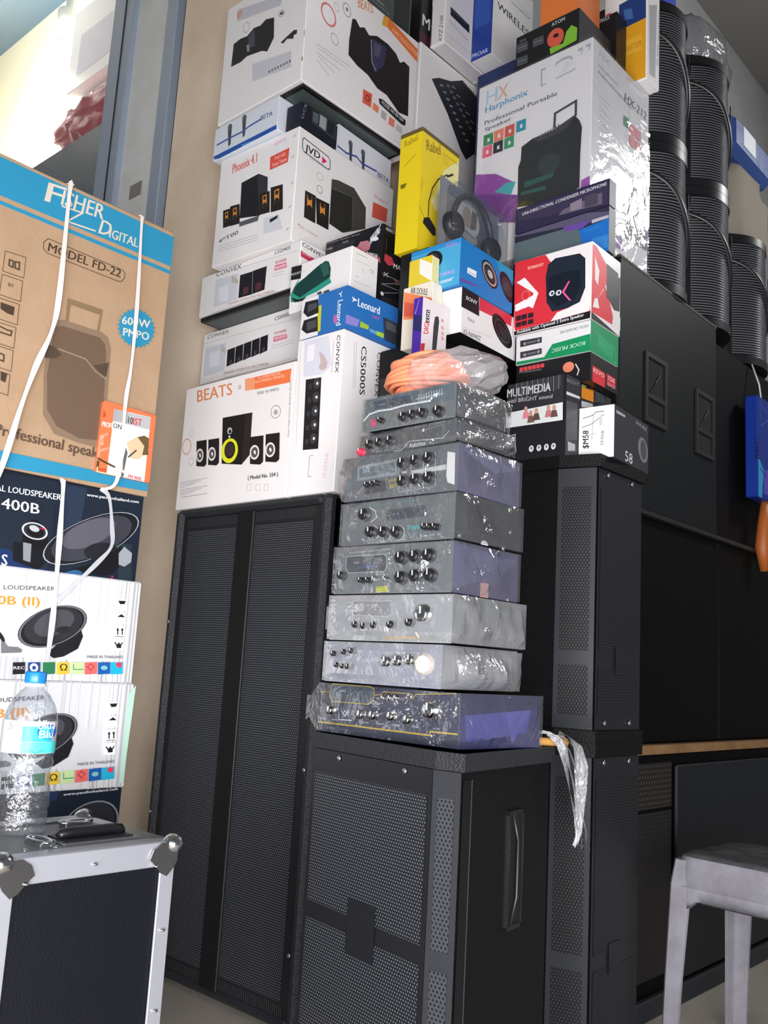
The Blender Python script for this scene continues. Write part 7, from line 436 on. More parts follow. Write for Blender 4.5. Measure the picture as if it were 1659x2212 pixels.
b = MB(); b.box((0, 0, 0), (.19, .82, 1.34), mat('2c3950', .5), .01); tag(b.build('storage_carton', None, (2.04, 3.72, 2.03)), 'dark navy box behind the window below the red plastic bag', 'box')
# ================================================================== printed cartons
def carton(key, name, label, cat, body=WHITE, c=.0022, group=None, under=None, lip=True):
    N, D, yw = BOX[key]; b = MB(); b.box((0, 0, 0), D, body, c)
    if lip and D[2] > .1:                                          # the tuck flap seam along the top edge
        b.box((.004, .004, D[2]), (D[0]-.004, D[1]-.004, D[2]+.0012), body)
    for f in 'LRBT':
        if (key, f) in ART: draw(b, *faceaxes(D, f), ART[key, f])
    return tag(b.build(name, None, N, R_(yw)), label, cat, group)
S_ = 'cartons in the middle stack'
CARTONS = [
 ('fisher', 'speaker_carton', 'large brown carton with blue bands and a trolley speaker drawing, topmost by the window', 'box', KRAFT),
 ('p400', 'loudspeaker_carton', 'dark blue loudspeaker carton marked 400B under the large brown carton', 'box', mat('141b28', .35)),
 ('silver1', 'loudspeaker_carton', 'silver loudspeaker carton with a black cone picture, upper of the silver pair', 'box', mat('e2e3e6', .3, 0, .5)),
 ('silver2', 'loudspeaker_carton', 'silver loudspeaker carton with a green taped edge behind the water bottle', 'box', mat('e2e3e6', .3, 0, .5)),
 ('pdark', 'loudspeaker_carton', 'dark carton with a white web address just behind the flight case', 'box', mat('141b28', .35)),
 ('pbase', 'loudspeaker_carton', 'dark carton on the floor at the bottom of the left stack', 'box', mat('141b28', .35)),
 ('mask', 'headset_pack', 'flat orange and white pack held by the strap on the brown carton', 'pack', mat('f07a4e', .35)),
 ('beats', 'speaker_carton', 'white carton showing five black speakers with a yellow ring, on the tall mesh speaker', 'box', WHITE),
 ('convex', 'speaker_carton', 'white carton stood on end with a vertical strip of five small speakers', 'box', WHITE),
 ('leonard', 'speaker_carton', 'blue carton with windowed black speakers lying on the upended white carton', 'box', mat('2b6fb8', .4)),
 ('green', 'speaker_carton', 'white carton with a green and black bottle shaped speaker, on the blue carton', 'box', WHITE),
 ('xmark', 'speaker_carton', 'black carton with pink splash and white lettering behind the green speaker carton', 'box', BLACKCARD),
 ('l3', 'speaker_carton', 'long white carton with five slim black speakers, lower of the two lying cartons', 'box', WHITE),
 ('cv4', 'speaker_carton', 'long white carton with two black speakers, upper of the two lying cartons', 'box', WHITE),
 ('jvd', 'speaker_carton', 'big white carton with orange fronted speakers, under the white and blue microphone boxes', 'box', WHITE),
 ('betal', 'microphone_box', 'white and blue flat box with two microphones at the left of the stack', 'box', mat('dfe6f2', .35)),
 ('betar', 'microphone_box', 'white and blue flat box with two microphones right of the small black box', 'box', mat('e4e7f0', .35)),
 ('cam', 'amplifier_box', 'small black box with a silver device picture wedged under the topmost white carton', 'box', mat('191f2b', .35)),
 ('big', 'speaker_carton', 'topmost big white carton with black speaker towers and an orange banner', 'box', WHITE),
 ('rabel', 'microphone_carton', 'upright yellow carton with a gooseneck microphone picture', 'box', mat('e9cf1e', .4)),
 ('sony', 'car_speaker_carton', 'white carton with a red stripe and round car speaker, below the blue carton', 'box', WHITE),
 ('blue', 'car_speaker_carton', 'bright blue carton with round car speakers under the blister pack', 'box', mat('2f8ccc', .35)),
 ('mixer', 'mixer_carton', 'large white carton with a mixing console picture behind the yellow carton', 'box', WHITE),
 ('white13', 'mixer_carton', 'thin white upright carton with a dark strip, on the mixing console carton', 'box', WHITE),
 ('wire14', 'microphone_carton', 'upright white carton with a blue end reading WIRELESS', 'box', WHITE),
 ('at15', 'car_audio_carton', 'black carton with a red dot on green, on the big portable speaker carton', 'box', mat('1c1d1f', .35)),
 ('black16', 'car_audio_carton', 'plain black carton on top of the black carton with the red dot', 'box', mat('1e1f22', .35)),
 ('orange16', 'car_audio_carton', 'orange carton at the very top behind the black cartons', 'box', mat('e07a3a', .45)),
 ('yel17', 'microphone_carton', 'upright white carton with a yellow and blue panel at the top right of the stack', 'box', WHITE),
 ('uni', 'microphone_box', 'dark purple slim box with a white capital text line, under the portable speaker carton', 'box', mat('2e2a48', .35)),
 ('unilow', 'microphone_box', 'grey and blue slim box under the dark purple slim box', 'box', mat('2f3040', .35)),
 ('digi', 'speaker_carton', 'red and white carton with a black tower speaker on the green banded box', 'box', mat('efeaea', .3)),
 ('rock', 'car_audio_carton', 'green and white car radio box under the red and white carton', 'box', mat('e4e4e6', .35)),
 ('redblk', 'car_audio_carton', 'black flat box with red stickers under the green and white box', 'box', mat('17171a', .35)),
 ('multi', 'speaker_carton', 'black carton with a family photo band standing on the twin speakers', 'box', mat('1b1c22', .35)),
 ('sm58', 'microphone_box', 'dark grey box with a white end, standing right of the family photo carton', 'box', mat('34353a', .5)),
 ('small', 'car_audio_carton', 'little dark carton with orange corner between the two microphone and photo boxes', 'box', mat('2a2c2e', .4)),
 ('air', 'small_carton', 'small cream and orange carton left of the red striped white carton', 'box', mat('ebe4d4', .45)),
 ('tiny', 'small_carton', 'tiny yellow and white carton on the cream and orange one', 'box', mat('e8dc9a', .45)),
 ('digth', 'microphone_box', 'thin upright white box with red vertical lettering beside the orange cable', 'box', mat('efe6ea', .35)),
]
for key, name, label, cat, body in CARTONS: carton(key, name, label, cat, body)
b = MB(); b.box((0, 0, 0), (.23, .2, .22), mat('4a5450', .4), .003); draw(b, (0, 0, 0), (1, 0, 0), (0, 0, 1), (0, -1, 0), [('l', '8a948e', .006, [(.03, .06), (.09, .06)]), ('l', '7a847e', .004, [(.03, .045), (.12, .045)]), ('p', '2a302d', [(.14, .02), (.22, .02), (.22, .16), (.14, .16)])])
tag(b.build('speaker_carton', None, (1.905, 1.955, 2.9895)), 'dark grey green carton lying on top of the topmost big white carton', 'box')
b = MB(); b.box((0, 0, 0), (.14, .05, .24), mat('18171a', .4), .003); draw(b, (0, 0, 0), (1, 0, 0), (0, 0, 1), (0, -1, 0), [('p', '4a1f2a', [(0, 0), (.09, 0), (.09, .05), (0, .05)]), ('t', 'e6e6e8', 'MC', (.012, .075), (.085, 0), (0, .045), 1)])
tag(b.build('mixer_carton', None, (2.168, 1.942, 3.008)), 'black carton lettered MC on the mixing console carton', 'box')
# the big portable-speaker carton wears a clear wrap
N, D, yw = BOX['hx']; hx = thing('speaker_carton', 'large white carton in clear wrap with a black trolley speaker picture', 'box', N)
b = MB(); b.box((0, 0, 0), D, WHITE, .003)
for f in 'LR': draw(b, *faceaxes(D, f), ART['hx', f])
b.build('carton', hx)
b = MB(); hw_ = film('hx_wrap', .10, .02, 'f8f9fb', 7, .06, .25); dx, dy, dz = D
b.quad((-.004, dy, .001), (0, -dy-.004, 0), (0, 0, dz), hw_); b.quad((-.004, -.004, .001), (dx+.004, 0, 0), (0, 0, dz), hw_); b.build('clear_wrap', hx)
# hidden plain stock that carries the upper boxes
def plain(loc, D, label, m=BLACKCARD, name='plain_carton'):
    b = MB(); b.box((0, 0, 0), D, m, .004); return tag(b.build(name, None, loc), label, 'box')
plain((1.765, 1.99, 1.279), (.26, .29, .456), 'plain brown carton hidden under the two long lying cartons', KRAFT)
plain((1.885, 1.655, 1.279), (.15, .27, .40), 'plain brown carton behind the upended white carton', KRAFT)
plain((2.44, 1.62, 2.036), (.26, .27, .971), 'tall dark blue carton behind the black carton with the red dot', mat('22336a', .4))
plain((1.93, 1.205, 1.374), (.168, .15, .206), 'plain black carton behind the family photo carton')
plain((1.775, 1.515, 1.682), (.17, .10, .293), 'plain black carton under the upright yellow carton')
# dark slabs: a board under the top carton, painted shade under another
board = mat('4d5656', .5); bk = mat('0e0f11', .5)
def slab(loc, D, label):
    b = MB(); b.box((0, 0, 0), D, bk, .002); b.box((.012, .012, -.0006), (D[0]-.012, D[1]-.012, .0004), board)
    return tag(b.build('underside_slab', None, loc, 0), label, 'board')
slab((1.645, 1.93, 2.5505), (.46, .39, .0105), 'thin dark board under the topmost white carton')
slab((1.675, 1.915, 1.9115), (.29, .46, .0145), 'thin dark slab for the shaded underside between the two long lying cartons')  # dark slab put in for the shaded underside of the upper carton
# ================================================================== blister pack with headset
bp = thing('blister_pack', 'clear blister pack holding a headset, standing on the bright blue carton', 'pack', (1.745, 1.425, 1.9215), R_(3))
W_, H_ = .285, .225
b = MB(); b.box((0, .03, 0), (W_, .034, H_), mat('9a9ca3', .4)); draw(b, (0, .03, 0), (1, 0, 0), (0, 0, 1), (0, -1, 0), [
 ('p', 'a9a49a', [(.012, .01), (.08, .01), (.08, .19), (.012, .19)]), ('e', 'e8e2d8', (.125, .155), (.062, 0), (0, .052), 0), ('p', '8a7a66', [(.14, .13), (.17, .14), (.175, .19), (.15, .19)]), ('e', 'cbb298', (.125, .16), (.022, 0), (0, .03), 0),
 ('p', 'c9c6c0', [(.075, .128), (.178, .118), (.178, .098), (.14, .088), (.08, .108)]), ('p', '7a7a80', [(.085, .122), (.17, .113), (.17, .110), (.085, .119)]), ('p', 'd6d0c4', [(.1, .068), (.165, .062), (.165, .028), (.1, .045)])]); b.build('backing_card', bp)
b = MB(); b.tube([(.13+.095*math.cos(a), .012, .105+.105*math.sin(a)) for a in [math.pi*i/14 for i in range(15)]], .008, mat('3a3c44', .4)); hb_ = b.build('headset', bp)
for sx in (-1, 1):
    b = MB(); b.lathe([(.001, -.016), (.03, -.016), (.036, -.008), (.036, .008), (.028, .014), (.001, .014)], (.13+sx*.092, .012, .095), mat('26282e', .45), 'Y', 20); b.build('ear_cup', hb_)
b = MB(); b.tube([(.038, .008, .085), (.045, -.004, .05), (.075, -.006, .03), (.105, -.006, .028)], .003, mat('26282e', .5)); b.ball((.108, -.006, .028), .008, mat('1c1d22', .6), 10); b.build('microphone_boom', hb_)
b = MB(); b.box((.012, -.022, .004), (W_-.012, .03, H_-.012), film('blister_clear', .08, .03, 'eef1f5', 18, .06, .35), .018); b.box((0, .029, 0), (W_, .0335, H_), film('blister_rim', .08, .05, 'eef1f5', 10, .1, .2)); b.build('clear_shell', bp)
# ================================================================== speakers
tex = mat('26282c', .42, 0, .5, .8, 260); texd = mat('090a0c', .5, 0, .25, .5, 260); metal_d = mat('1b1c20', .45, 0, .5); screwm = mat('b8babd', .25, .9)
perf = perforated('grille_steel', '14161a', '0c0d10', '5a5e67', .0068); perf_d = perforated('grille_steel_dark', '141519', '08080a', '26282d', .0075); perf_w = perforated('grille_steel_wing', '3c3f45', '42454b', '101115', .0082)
slot = bpy.data.materials.new('slot_band'); slot.use_nodes = True; nt = slot.node_tree; bs = nt.nodes['Principled BSDF']; wv = nt.nodes.new('ShaderNodeTexWave'); wv.bands_direction = 'X'; wv.inputs['Scale'].default_value = 42
uvn = nt.nodes.new('ShaderNodeUVMap'); nt.links.new(uvn.outputs[0], wv.inputs[0]); rp = nt.nodes.new('ShaderNodeValToRGB'); rp.color_ramp.elements[0].color = lin('0a0a0c'); rp.color_ramp.elements[1].color = lin('34363b'); rp.color_ramp.elements[0].position = .4; rp.color_ramp.elements[1].position = .6
nt.links.new(wv.outputs['Fac'], rp.inputs[0]); nt.links.new(rp.outputs[0], bs.inputs['Base Color'])
def screw(parent, p, ax=(-1, 0, 0), r=.0055):
    b = MB(); A = Vector(ax); q = A.orthogonal().normalized(); w = A.cross(q); vs = []
    for k, (rr, h) in enumerate(((r, 0), (r, .0018), (r*.5, .003))):
        for j in range(10): a = 2*math.pi*j/10; vs.append(Vector(p)+A*h+(q*math.cos(a)+w*math.sin(a))*rr)
    fs = [(i*10+j, i*10+(j+1) % 10, (i+1)*10+(j+1) % 10, (i+1)*10+j) for i in range(2) for j in range(10)]+[tuple(range(20, 30))]
    b.add(vs, fs, screwm, True); return b.build('screw', parent)
# tall speaker: two columns of mesh either side of a black bar
ts = thing('tall_speaker', 'tall black speaker with a wide mesh front split by a vertical bar', 'speaker', (1.59, 1.64, 0))
W_, H_ = .65, 1.278
b = MB(); b.box((.02, 0, .012), (.44, W_, H_), texd, .006)
for a, c in (((0, 0, .012), (.05, .034, H_)), ((0, W_-.034, .012), (.05, W_, H_)), ((.001, .03, H_-.024), (.05, W_-.03, H_)), ((.001, .03, .012), (.05, W_-.03, .034))): b.box(a, c, tex, .012)
for x in (.06, .38):
    for y in (.05, W_-.05): b.lathe([(.02, 0), (.022, .013)], (x, y, 0), metal_d, 'Z', 12)
b.build('cabinet', ts)
g = MB(); gx = .012
g.quad((gx, W_-.03, .03), (0, -(W_-.06), 0), (0, 0, H_-.056), metal_d)
for y1, y0 in ((W_-.058, .362), (.292, .062)): g.quad((gx-.001, y1, .068), (0, -(y1-y0), 0), (0, 0, 1.212-.068), perf)
for y1, y0 in ((W_-.05, .362), (.292, .055)):
    for z in (.036, 1.222): g.quad((gx-.001, y1, z), (0, -(y1-y0), 0), (0, 0, .026), slot)
g.build('grille', ts)
b = MB(); b.box((.004, .292, .03), (.02, .362, H_-.024), mat('08090b', .6), .002); b.build('centre_bar', ts)
for y, z in ((.022, .60), (.03, .18), (W_-.018, .95), (W_-.018, .42)): screw(ts, (-.001, y, z))
# wedge cabinets: bent mesh front with a narrow wing beside the main panel
def wedge(label, foot, main, wing, z0, z1, plates, handle=None, pm=perf, pw=perf_w, lipm=tex, screws=True, zcut=.03):
    """foot: footprint corners; main / wing: index of the footprint edges that carry the mesh"""
    t = thing('stage_speaker', label, 'speaker', (*foot[0], 0)); o = Vector((*foot[0], 0)); F = [Vector((x, y, 0))-o for x, y in foot]
    cen = sum(F, Vector())/len(F)
    b = MB(); b.prism([(p.x, p.y) for p in F], z0, z1, texd)
    out = [p+(p-cen).normalized()*.012 for p in F]
    b.prism([(p.x, p.y) for p in out], z1-.030, z1, lipm); b.prism([(p.x, p.y) for p in out], z0, z0+.026, lipm); b.build('cabinet', t)
    def edge(i, name, pmat, bare):
        A, B = F[i], F[(i+1) % len(F)]; d = (B-A).normalized(); n = Vector((d.y, -d.x, 0))
        if n.dot((A+B)/2-cen) < 0: n = -n
        flip = d.cross(Vector((0, 0, 1))).dot(n) < 0
        A2, B2 = A+n*.004, B+n*.004; L = (B-A).length
        g = MB(); g.quad(A2+Vector((0, 0, z0+.028)), B2-A2, Vector((0, 0, z1-z0-.06)), metal_d if name == 'grille' else mat('2f3136', .4, 0, .5))
        m = .012
        bands = [(z0+.028+zcut, bare-.016), (bare+.016, z1-.032-zcut*1.5)] if bare else [(z0+.028+zcut, z1-.032-zcut*1.5)]
        for a, c in bands: g.quad(A2+d*m+n*.001+Vector((0, 0, a)), d*(L-2*m), Vector((0, 0, c-a)), pmat)
        g.build(name, t); return A2, d, n, L
    A, d, n, L = edge(main, 'grille', pm, plates[1]); edge(wing, 'grille_wing', pw, plates[1])
    s, zc, pw_, ph = plates; b = MB(); c = A+d*(L*s)+n*.003
    b.quad(c-d*pw_/2+Vector((0, 0, zc-ph/2)), d*pw_, Vector((0, 0, ph)), mat('17191e', .5)); b.build('logo_plate', t)
    if screws:
        for q in (.25, .80): screw(t, A+d*(L*q)+n*.002+Vector((0, 0, z1-.043)), n); screw(t, A+d*(L*q)+n*.002+Vector((0, 0, z0+.043)), n)
    return t, F, o
foot = [(1.372, 1.405), (1.306, 1.038), (1.310, .980), (1.665, 1.03), (1.665, 1.405)]
fs_, F, o = wedge('black stage speaker in front carrying the stack of wrapped amplifiers', foot, 0, 1, 0, .7145, (.52, .375, .085, .10), None)
A, B = F[2], F[3]; d = (B-A).normalized(); n = Vector((d.y, -d.x, 0))
b = MB(); b.quad(A+n*.002+Vector((0, 0, .03)), d*.03, Vector((0, 0, .64)), mat('060608', .5)); b.quad(A+d*.03+n*.002+Vector((0, 0, .03)), d*.003, Vector((0, 0, .64)), mat('4a4c50', .4)); b.build('side_groove_glint', fs_)  # black groove strip; the thin grey line paints the edge highlight
hp = A+d*.205
b = MB(); zc = .50; hw, hh = .032, .105
fr = mat('1a1b1f', .25, 0, .6)
for a, c in (((-hw, -hh), (-hw+.007, hh)), ((hw-.007, -hh), (hw, hh)), ((-hw, hh-.008), (hw, hh)), ((-hw, -hh), (hw, -hh+.008))):
    P0 = hp+d*a[0]+Vector((0, 0, zc+a[1])); b.add([P0+n*k*.006+d*(i*(c[0]-a[0]))+Vector((0, 0, j*(c[1]-a[1]))) for k in (0, 1) for i in (0, 1) for j in (0, 1)], [(0, 1, 3, 2), (4, 6, 7, 5), (0, 4, 5, 1), (2, 3, 7, 6), (0, 2, 6, 4), (1, 5, 7, 3)], fr)
b.quad(hp-d*hw+n*.003+Vector((0, 0, zc-hh)), d*2*hw, Vector((0, 0, 2*hh)), mat('030304', .8))
b.tube([hp+n*.004-d*.012+Vector((0, 0, zc-hh+.006)), hp+n*.007+d*.006+Vector((0, 0, zc-.05)), hp+n*.007+d*.006+Vector((0, 0, zc+.05)), hp+n*.004-d*.012+Vector((0, 0, zc+hh-.006))], .004, mat('16171a', .4, 0, .5)); b.build('side_handle', fs_)
# twin stage speakers stacked further back
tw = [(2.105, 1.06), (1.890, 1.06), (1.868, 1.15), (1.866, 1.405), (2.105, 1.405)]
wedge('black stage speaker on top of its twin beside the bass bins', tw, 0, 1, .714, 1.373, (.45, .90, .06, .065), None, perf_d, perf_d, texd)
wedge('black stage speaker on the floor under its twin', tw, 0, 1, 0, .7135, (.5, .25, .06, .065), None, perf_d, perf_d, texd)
b = MB(); b.box((0, 0, 0), (.15, .205, 1.679), texd, .005); b.box((-.002, .01, .1), (.0, .195, 1.6), metal_d)
tag(b.build('column_cabinet', None, (1.713, 1.41, 0)), 'plain black cabinet standing behind the wrapped amplifiers', 'speaker')
# ================================================================== bass bins along the back
binm = mat('050404', .6, 0, .12, .15, 300); binl = mat('111415', .5, 0, .2, .15, 300); wood = mat('8a6a48', .7, 0, .2, .3, 60, 0, .3, 14)
def bin_box(x0, x1, z0, z1, label, recess=True, style=0, y=1.18):
    t = thing('bass_bin', label, 'speaker', (x0, y, z0)); w, h = x1-x0, z1-z0
    b = MB(); b.box((0, 0, 0), (w, .66, h), binl if style == 2 else binm, .006)
    if style == 2: b.box((.0, -.0012, h-.006), (w, .01, h+.0008), mat('4a4238', .6))
    b.build('cabinet', t)
    if recess:
        for cx, cz, hw, hh in recess:
            b = MB(); e = mat('1d1f21', .5)
            for a, c in (((-hw-.014, -hh-.014), (-hw, hh+.014)), ((hw, -hh-.014), (hw+.014, hh+.014)), ((-hw, hh), (hw, hh+.014)), ((-hw, -hh-.014), (hw, -hh)), ((-hw, -hh*.35), (hw, -hh*.2))): b.box((cx+a[0], -.006, cz+a[1]), (cx+c[0], .002, cz+c[1]), e)
            b.box((cx-hw, -.0015, cz-hh), (cx+hw, .001, cz+hh), mat('020203', .8)); b.tube([(cx-hw*.6, -.004, cz-.01), (cx+hw*.4, -.004, cz+hh*.6)], .002, mat('26282a', .4)); b.build('handle_cup', t)
    return t
bin_box(2.209, 2.875, 1.325, 2.030, 'black bass bin of the top row with two square handle cups', ((.222, .365, .055, .09), (.565, .345, .055, .09)), 2)
bin_box(2.885, 3.55, 1.325, 1.985, 'black bass bin of the top row at the far right', False, 0, 1.19)
bin_box(2.205, 2.875, .690, 1.312, 'plain black bass bin of the middle row next to the twin speakers', False)
bin_box(2.885, 3.55, .690, 1.312, 'plain black bass bin of the middle row at the right edge', False)
b = MB(); b.box((2.205, 1.165, 1.3125), (3.55, 1.80, 1.3245), mat('1d1e20', .5)); tag(b.build('shelf_board', None), 'thin black board between the top and middle bass bins', 'board')
lb = bin_box(2.205, 3.55, 0, .664, 'long black bass bin on the floor with a mesh corner', False, 0)
g = MB(); g.quad((.10, -.003, .52), (.24, 0, 0), (0, 0, .12), perforated('bin_mesh', '1a1412', '0a0808', '3a332e', .016)); g.quad((.10, -.003, .09), (.24, 0, 0), (0, 0, .42), perforated('bin_mesh_dark', '120f10', '080707', '241f1f', .013)); g.build('grille', lb)
b = MB(); b.box((.355, -.012, .06), (1.345, 0, .63), mat('0b1018', .5, 0, .45), .004); b.build('front_panel', lb)
b = MB(); b.box((.0, -.02, .0), (1.345, 0, .052), mat('1c2126', .5), .004); b.build('plinth', lb)
b = MB(); b.box((2.205, 1.155, .6645), (3.55, 1.80, .6895), wood, .002); tag(b.build('shelf_board', None), 'worn brown wooden board on the long bass bin', 'board')
# ================================================================== curved plastic speakers on the bins
def pa_mesh():
    t = thing('curved_speaker', '', 'speaker', (0, 0, 0)); W, H, n = .338, .49, 40
    def foot(inset=0., bulge=.105, y0=.06):
        p = []
        for i in range(n+1):
            u = -1+2*i/n; p.append((W/2+u*(W/2-inset), y0-bulge*(1-abs(u)**2.2)+inset*.6))
        return p
    def slab(b, z0, z1, ins, m, bul=.105):
        f = foot(ins, bul); b.prism(f+[(W-ins, .34), (ins, .34)], z0, z1, m)
    pl_ = mat('17181b', .38, 0, .5); hi = mat('2c2e33', .3, 0, .5)
    b = MB(); slab(b, .012, H-.012, .012, pl_, .088); slab(b, H-.03, H, 0, pl_); slab(b, 0, .03, 0, pl_)
    for x in (0, W-.022): b.box((x, .035, .03), (x+.022, .30, H-.03), pl_, .006)
    b.build('cabinet', t)
    g = MB(); st = bpy.data.materials.get('ribbed_steel')
    if not st:
        st = bpy.data.materials.new('ribbed_steel'); st.use_nodes = True; k = st.node_tree; q = k.nodes['Principled BSDF']; q.inputs['Roughness'].default_value = .3; q.inputs['Metallic'].default_value = .2
        uvn = k.nodes.new('ShaderNodeUVMap'); w = k.nodes.new('ShaderNodeTexWave'); w.bands_direction = 'Y'; w.inputs['Scale'].default_value = 34; w.inputs['Distortion'].default_value = .0
        r = k.nodes.new('ShaderNodeValToRGB'); r.color_ramp.elements[0].color = lin('0b0c0e'); r.color_ramp.elements[1].color = lin('74777f'); r.color_ramp.elements[0].position = .35; r.color_ramp.elements[1].position = .8
        k.links.new(uvn.outputs[0], w.inputs[0]); k.links.new(w.outputs['Fac'], r.inputs[0]); k.links.new(r.outputs[0], q.inputs['Base Color'])
        bp_ = k.nodes.new('ShaderNodeBump'); bp_.inputs['Distance'].default_value = .004; bp_.inputs['Strength'].default_value = .8; k.links.new(w.outputs['Fac'], bp_.inputs['Height']); k.links.new(bp_.outputs[0], q.inputs['Normal'])
    f = foot(.022, .112, .055); rows = 24; vs = []; uv = []
    for r in range(rows+1):
        z = .03+(H-.06)*r/rows
        for i, (x, y) in enumerate(f):
            s = math.hypot(x-W/2-.02, (z-H*.5)*.8); vs.append((x, y+.0-.010*math.exp(-((z-H*.62-(x-W/2)*-.55)/.03)**2), z)); uv.append((x, z))
    fs = [(r*(n+1)+i, r*(n+1)+i+1, (r+1)*(n+1)+i+1, (r+1)*(n+1)+i) for r in range(rows) for i in range(n)]
    g.add(vs, fs, st, True, uv); g.build('grille', t)
    b = MB()                                                       # raised arc across the grille
    pts = [(x, y-.004, .40-.34*(i/n)**1.5) for i, (x, y) in enumerate(f)]
    b.tube(pts, .010, mat('1d1e21', .35, 0, .5), 8); b.build('trim_arc', t)
    b = MB(); b.box((W*.62, -.048, .27), (W*.625, -.044, .36), mat('050505', .5)); b.build('badge', t)
    return t
pa = pa_mesh(); pa.location = (2.418, 1.215, 2.0315); pa['label'] = 'curved black speaker beside the wrapped portable speaker carton, lower one'; pa['group'] = 'curved speakers on the bass bins'
dup(pa, (2.418, 1.215, 2.523), None, 'curved black speaker beside the portable speaker carton, upper one')
dup(pa, (2.765, 1.215, 2.0315), None, 'curved black speaker in the second column, lower one')
dup(pa, (2.765, 1.215, 2.523), None, 'curved black speaker in the second column with a clear bag on top')
dup(pa, (3.115, 1.215, 2.0), None, 'curved black speaker in the third column at the right edge')
# bags and packs lying over the curved speakers
def blob(name, label, cat, loc, D, m, seed=0, amp=.18, nu=18, nv=12, pw=.55):
    b = MB(); vs = []; fs = []
    for i in range(nv+1):
        th = math.pi*i/nv
        for j in range(nu):
            ph = 2*math.pi*j/nu
            p = Vector((math.copysign(abs(math.cos(ph))**pw, math.cos(ph))*math.sin(th)**pw, math.copysign(abs(math.sin(ph))**pw, math.sin(ph))*math.sin(th)**pw, -math.copysign(abs(math.cos(th))**pw, math.cos(th))))
            k = 1+amp*noise.noise(p*2.3+Vector((seed, seed*.7, 0))) + amp*.5*noise.noise(p*6+Vector((0, seed, 3)))
            z = (p.z*.5+.5)*D[2] if p.z < 0 else (.5+p.z*.5*k)*D[2]
            vs.append((p.x*D[0]/2*k, p.y*D[1]/2*k, z))
    for i in range(nv):
        for j in range(nu): fs.append((i*nu+j, i*nu+(j+1) % nu, (i+1)*nu+(j+1) % nu, (i+1)*nu+j))
    b.add(vs, fs, m, True); return tag(b.build(name, None, loc), label, cat)
blob('plastic_bag', 'crumpled clear plastic bag on the second curved speaker column', 'bag', (3.02, 1.36, 3.0145), (.36, .26, .26), film('bag_clear', .14, .22, 'c8ccd0', 9, .15), 2, .22)
blob('cloth_sack', 'beige cloth sack above the third curved speaker', 'sack', (3.40, 1.36, 2.492), (.40, .26, .36), mat('a39a8c', .8, 0, .2, .5, 12), 7, .2)
b = MB(); b.box((0, 0, 0), (.42, .16, .16), mat('3a5aa0', .3, 0, .5, .4, 14), .03); b.box((.10, -.003, .05), (.22, .0, .13), ink('dfe6ee')); tag(b.build('packed_bundle', None, (3.21, 1.25, 2.875)), 'glossy blue plastic bundle on the beige sack at the right edge', 'bundle')
b = MB(); b.box((0, 0, 0), (.10, .12, .34), mat('2b4fd0', .4), .004); b.box((0, -.001, .0), (.10, .0, .12), ink('e4e6ee')); tag(b.build('small_carton', None, (2.720, 1.30, 3.0145)), 'blue and white carton standing beside the clear bag near the ceiling', 'box')
bl = thing('hanging_pack', 'bright blue printed pack with an orange handle hanging before the bass bins', 'pack', (3.085, 1.125, 1.25))
b = MB(); b.box((0, 0, .24), (.21, .045, .595), mat('0f308c', .4), .004)
draw(b, (0, 0, .24), (1, 0, 0), (0, 0, 1), (0, -1, 0), [('p', '2f9ad0', [(0, 0), (.03, 0), (.05, .10), (.0, .14)]), ('p', '5a4ab0', [(.05, .02), (.15, .02), (.15, .12), (.05, .1)]), ('t', '0c1a50', 'MIC', (.012, .13), (.0, .075), (-.03, 0), 1), ('l', '3a6ad8', .003, [(.02, .33), (.03, .25), (.12, .3), (.02, .33)]), ('l', '10256a', .004, [(.02, .10), (.07, .08)])]); b.build('pack', bl)
b = MB(); b.tube([(.11, .02, .25), (.10, .02, .16), (.085, .02, .08), (.10, .02, .0)], [.012, .022, .026, .014], mat('a85a24', .5), 10); b.build('orange_handle', bl)
b = MB(); b.tube([(.10, .022, .59), (.10, .03, .66), (.10, .055, .74)], .003, mat('d0d0d0', .5)); b.build('hanging_cord', bl)
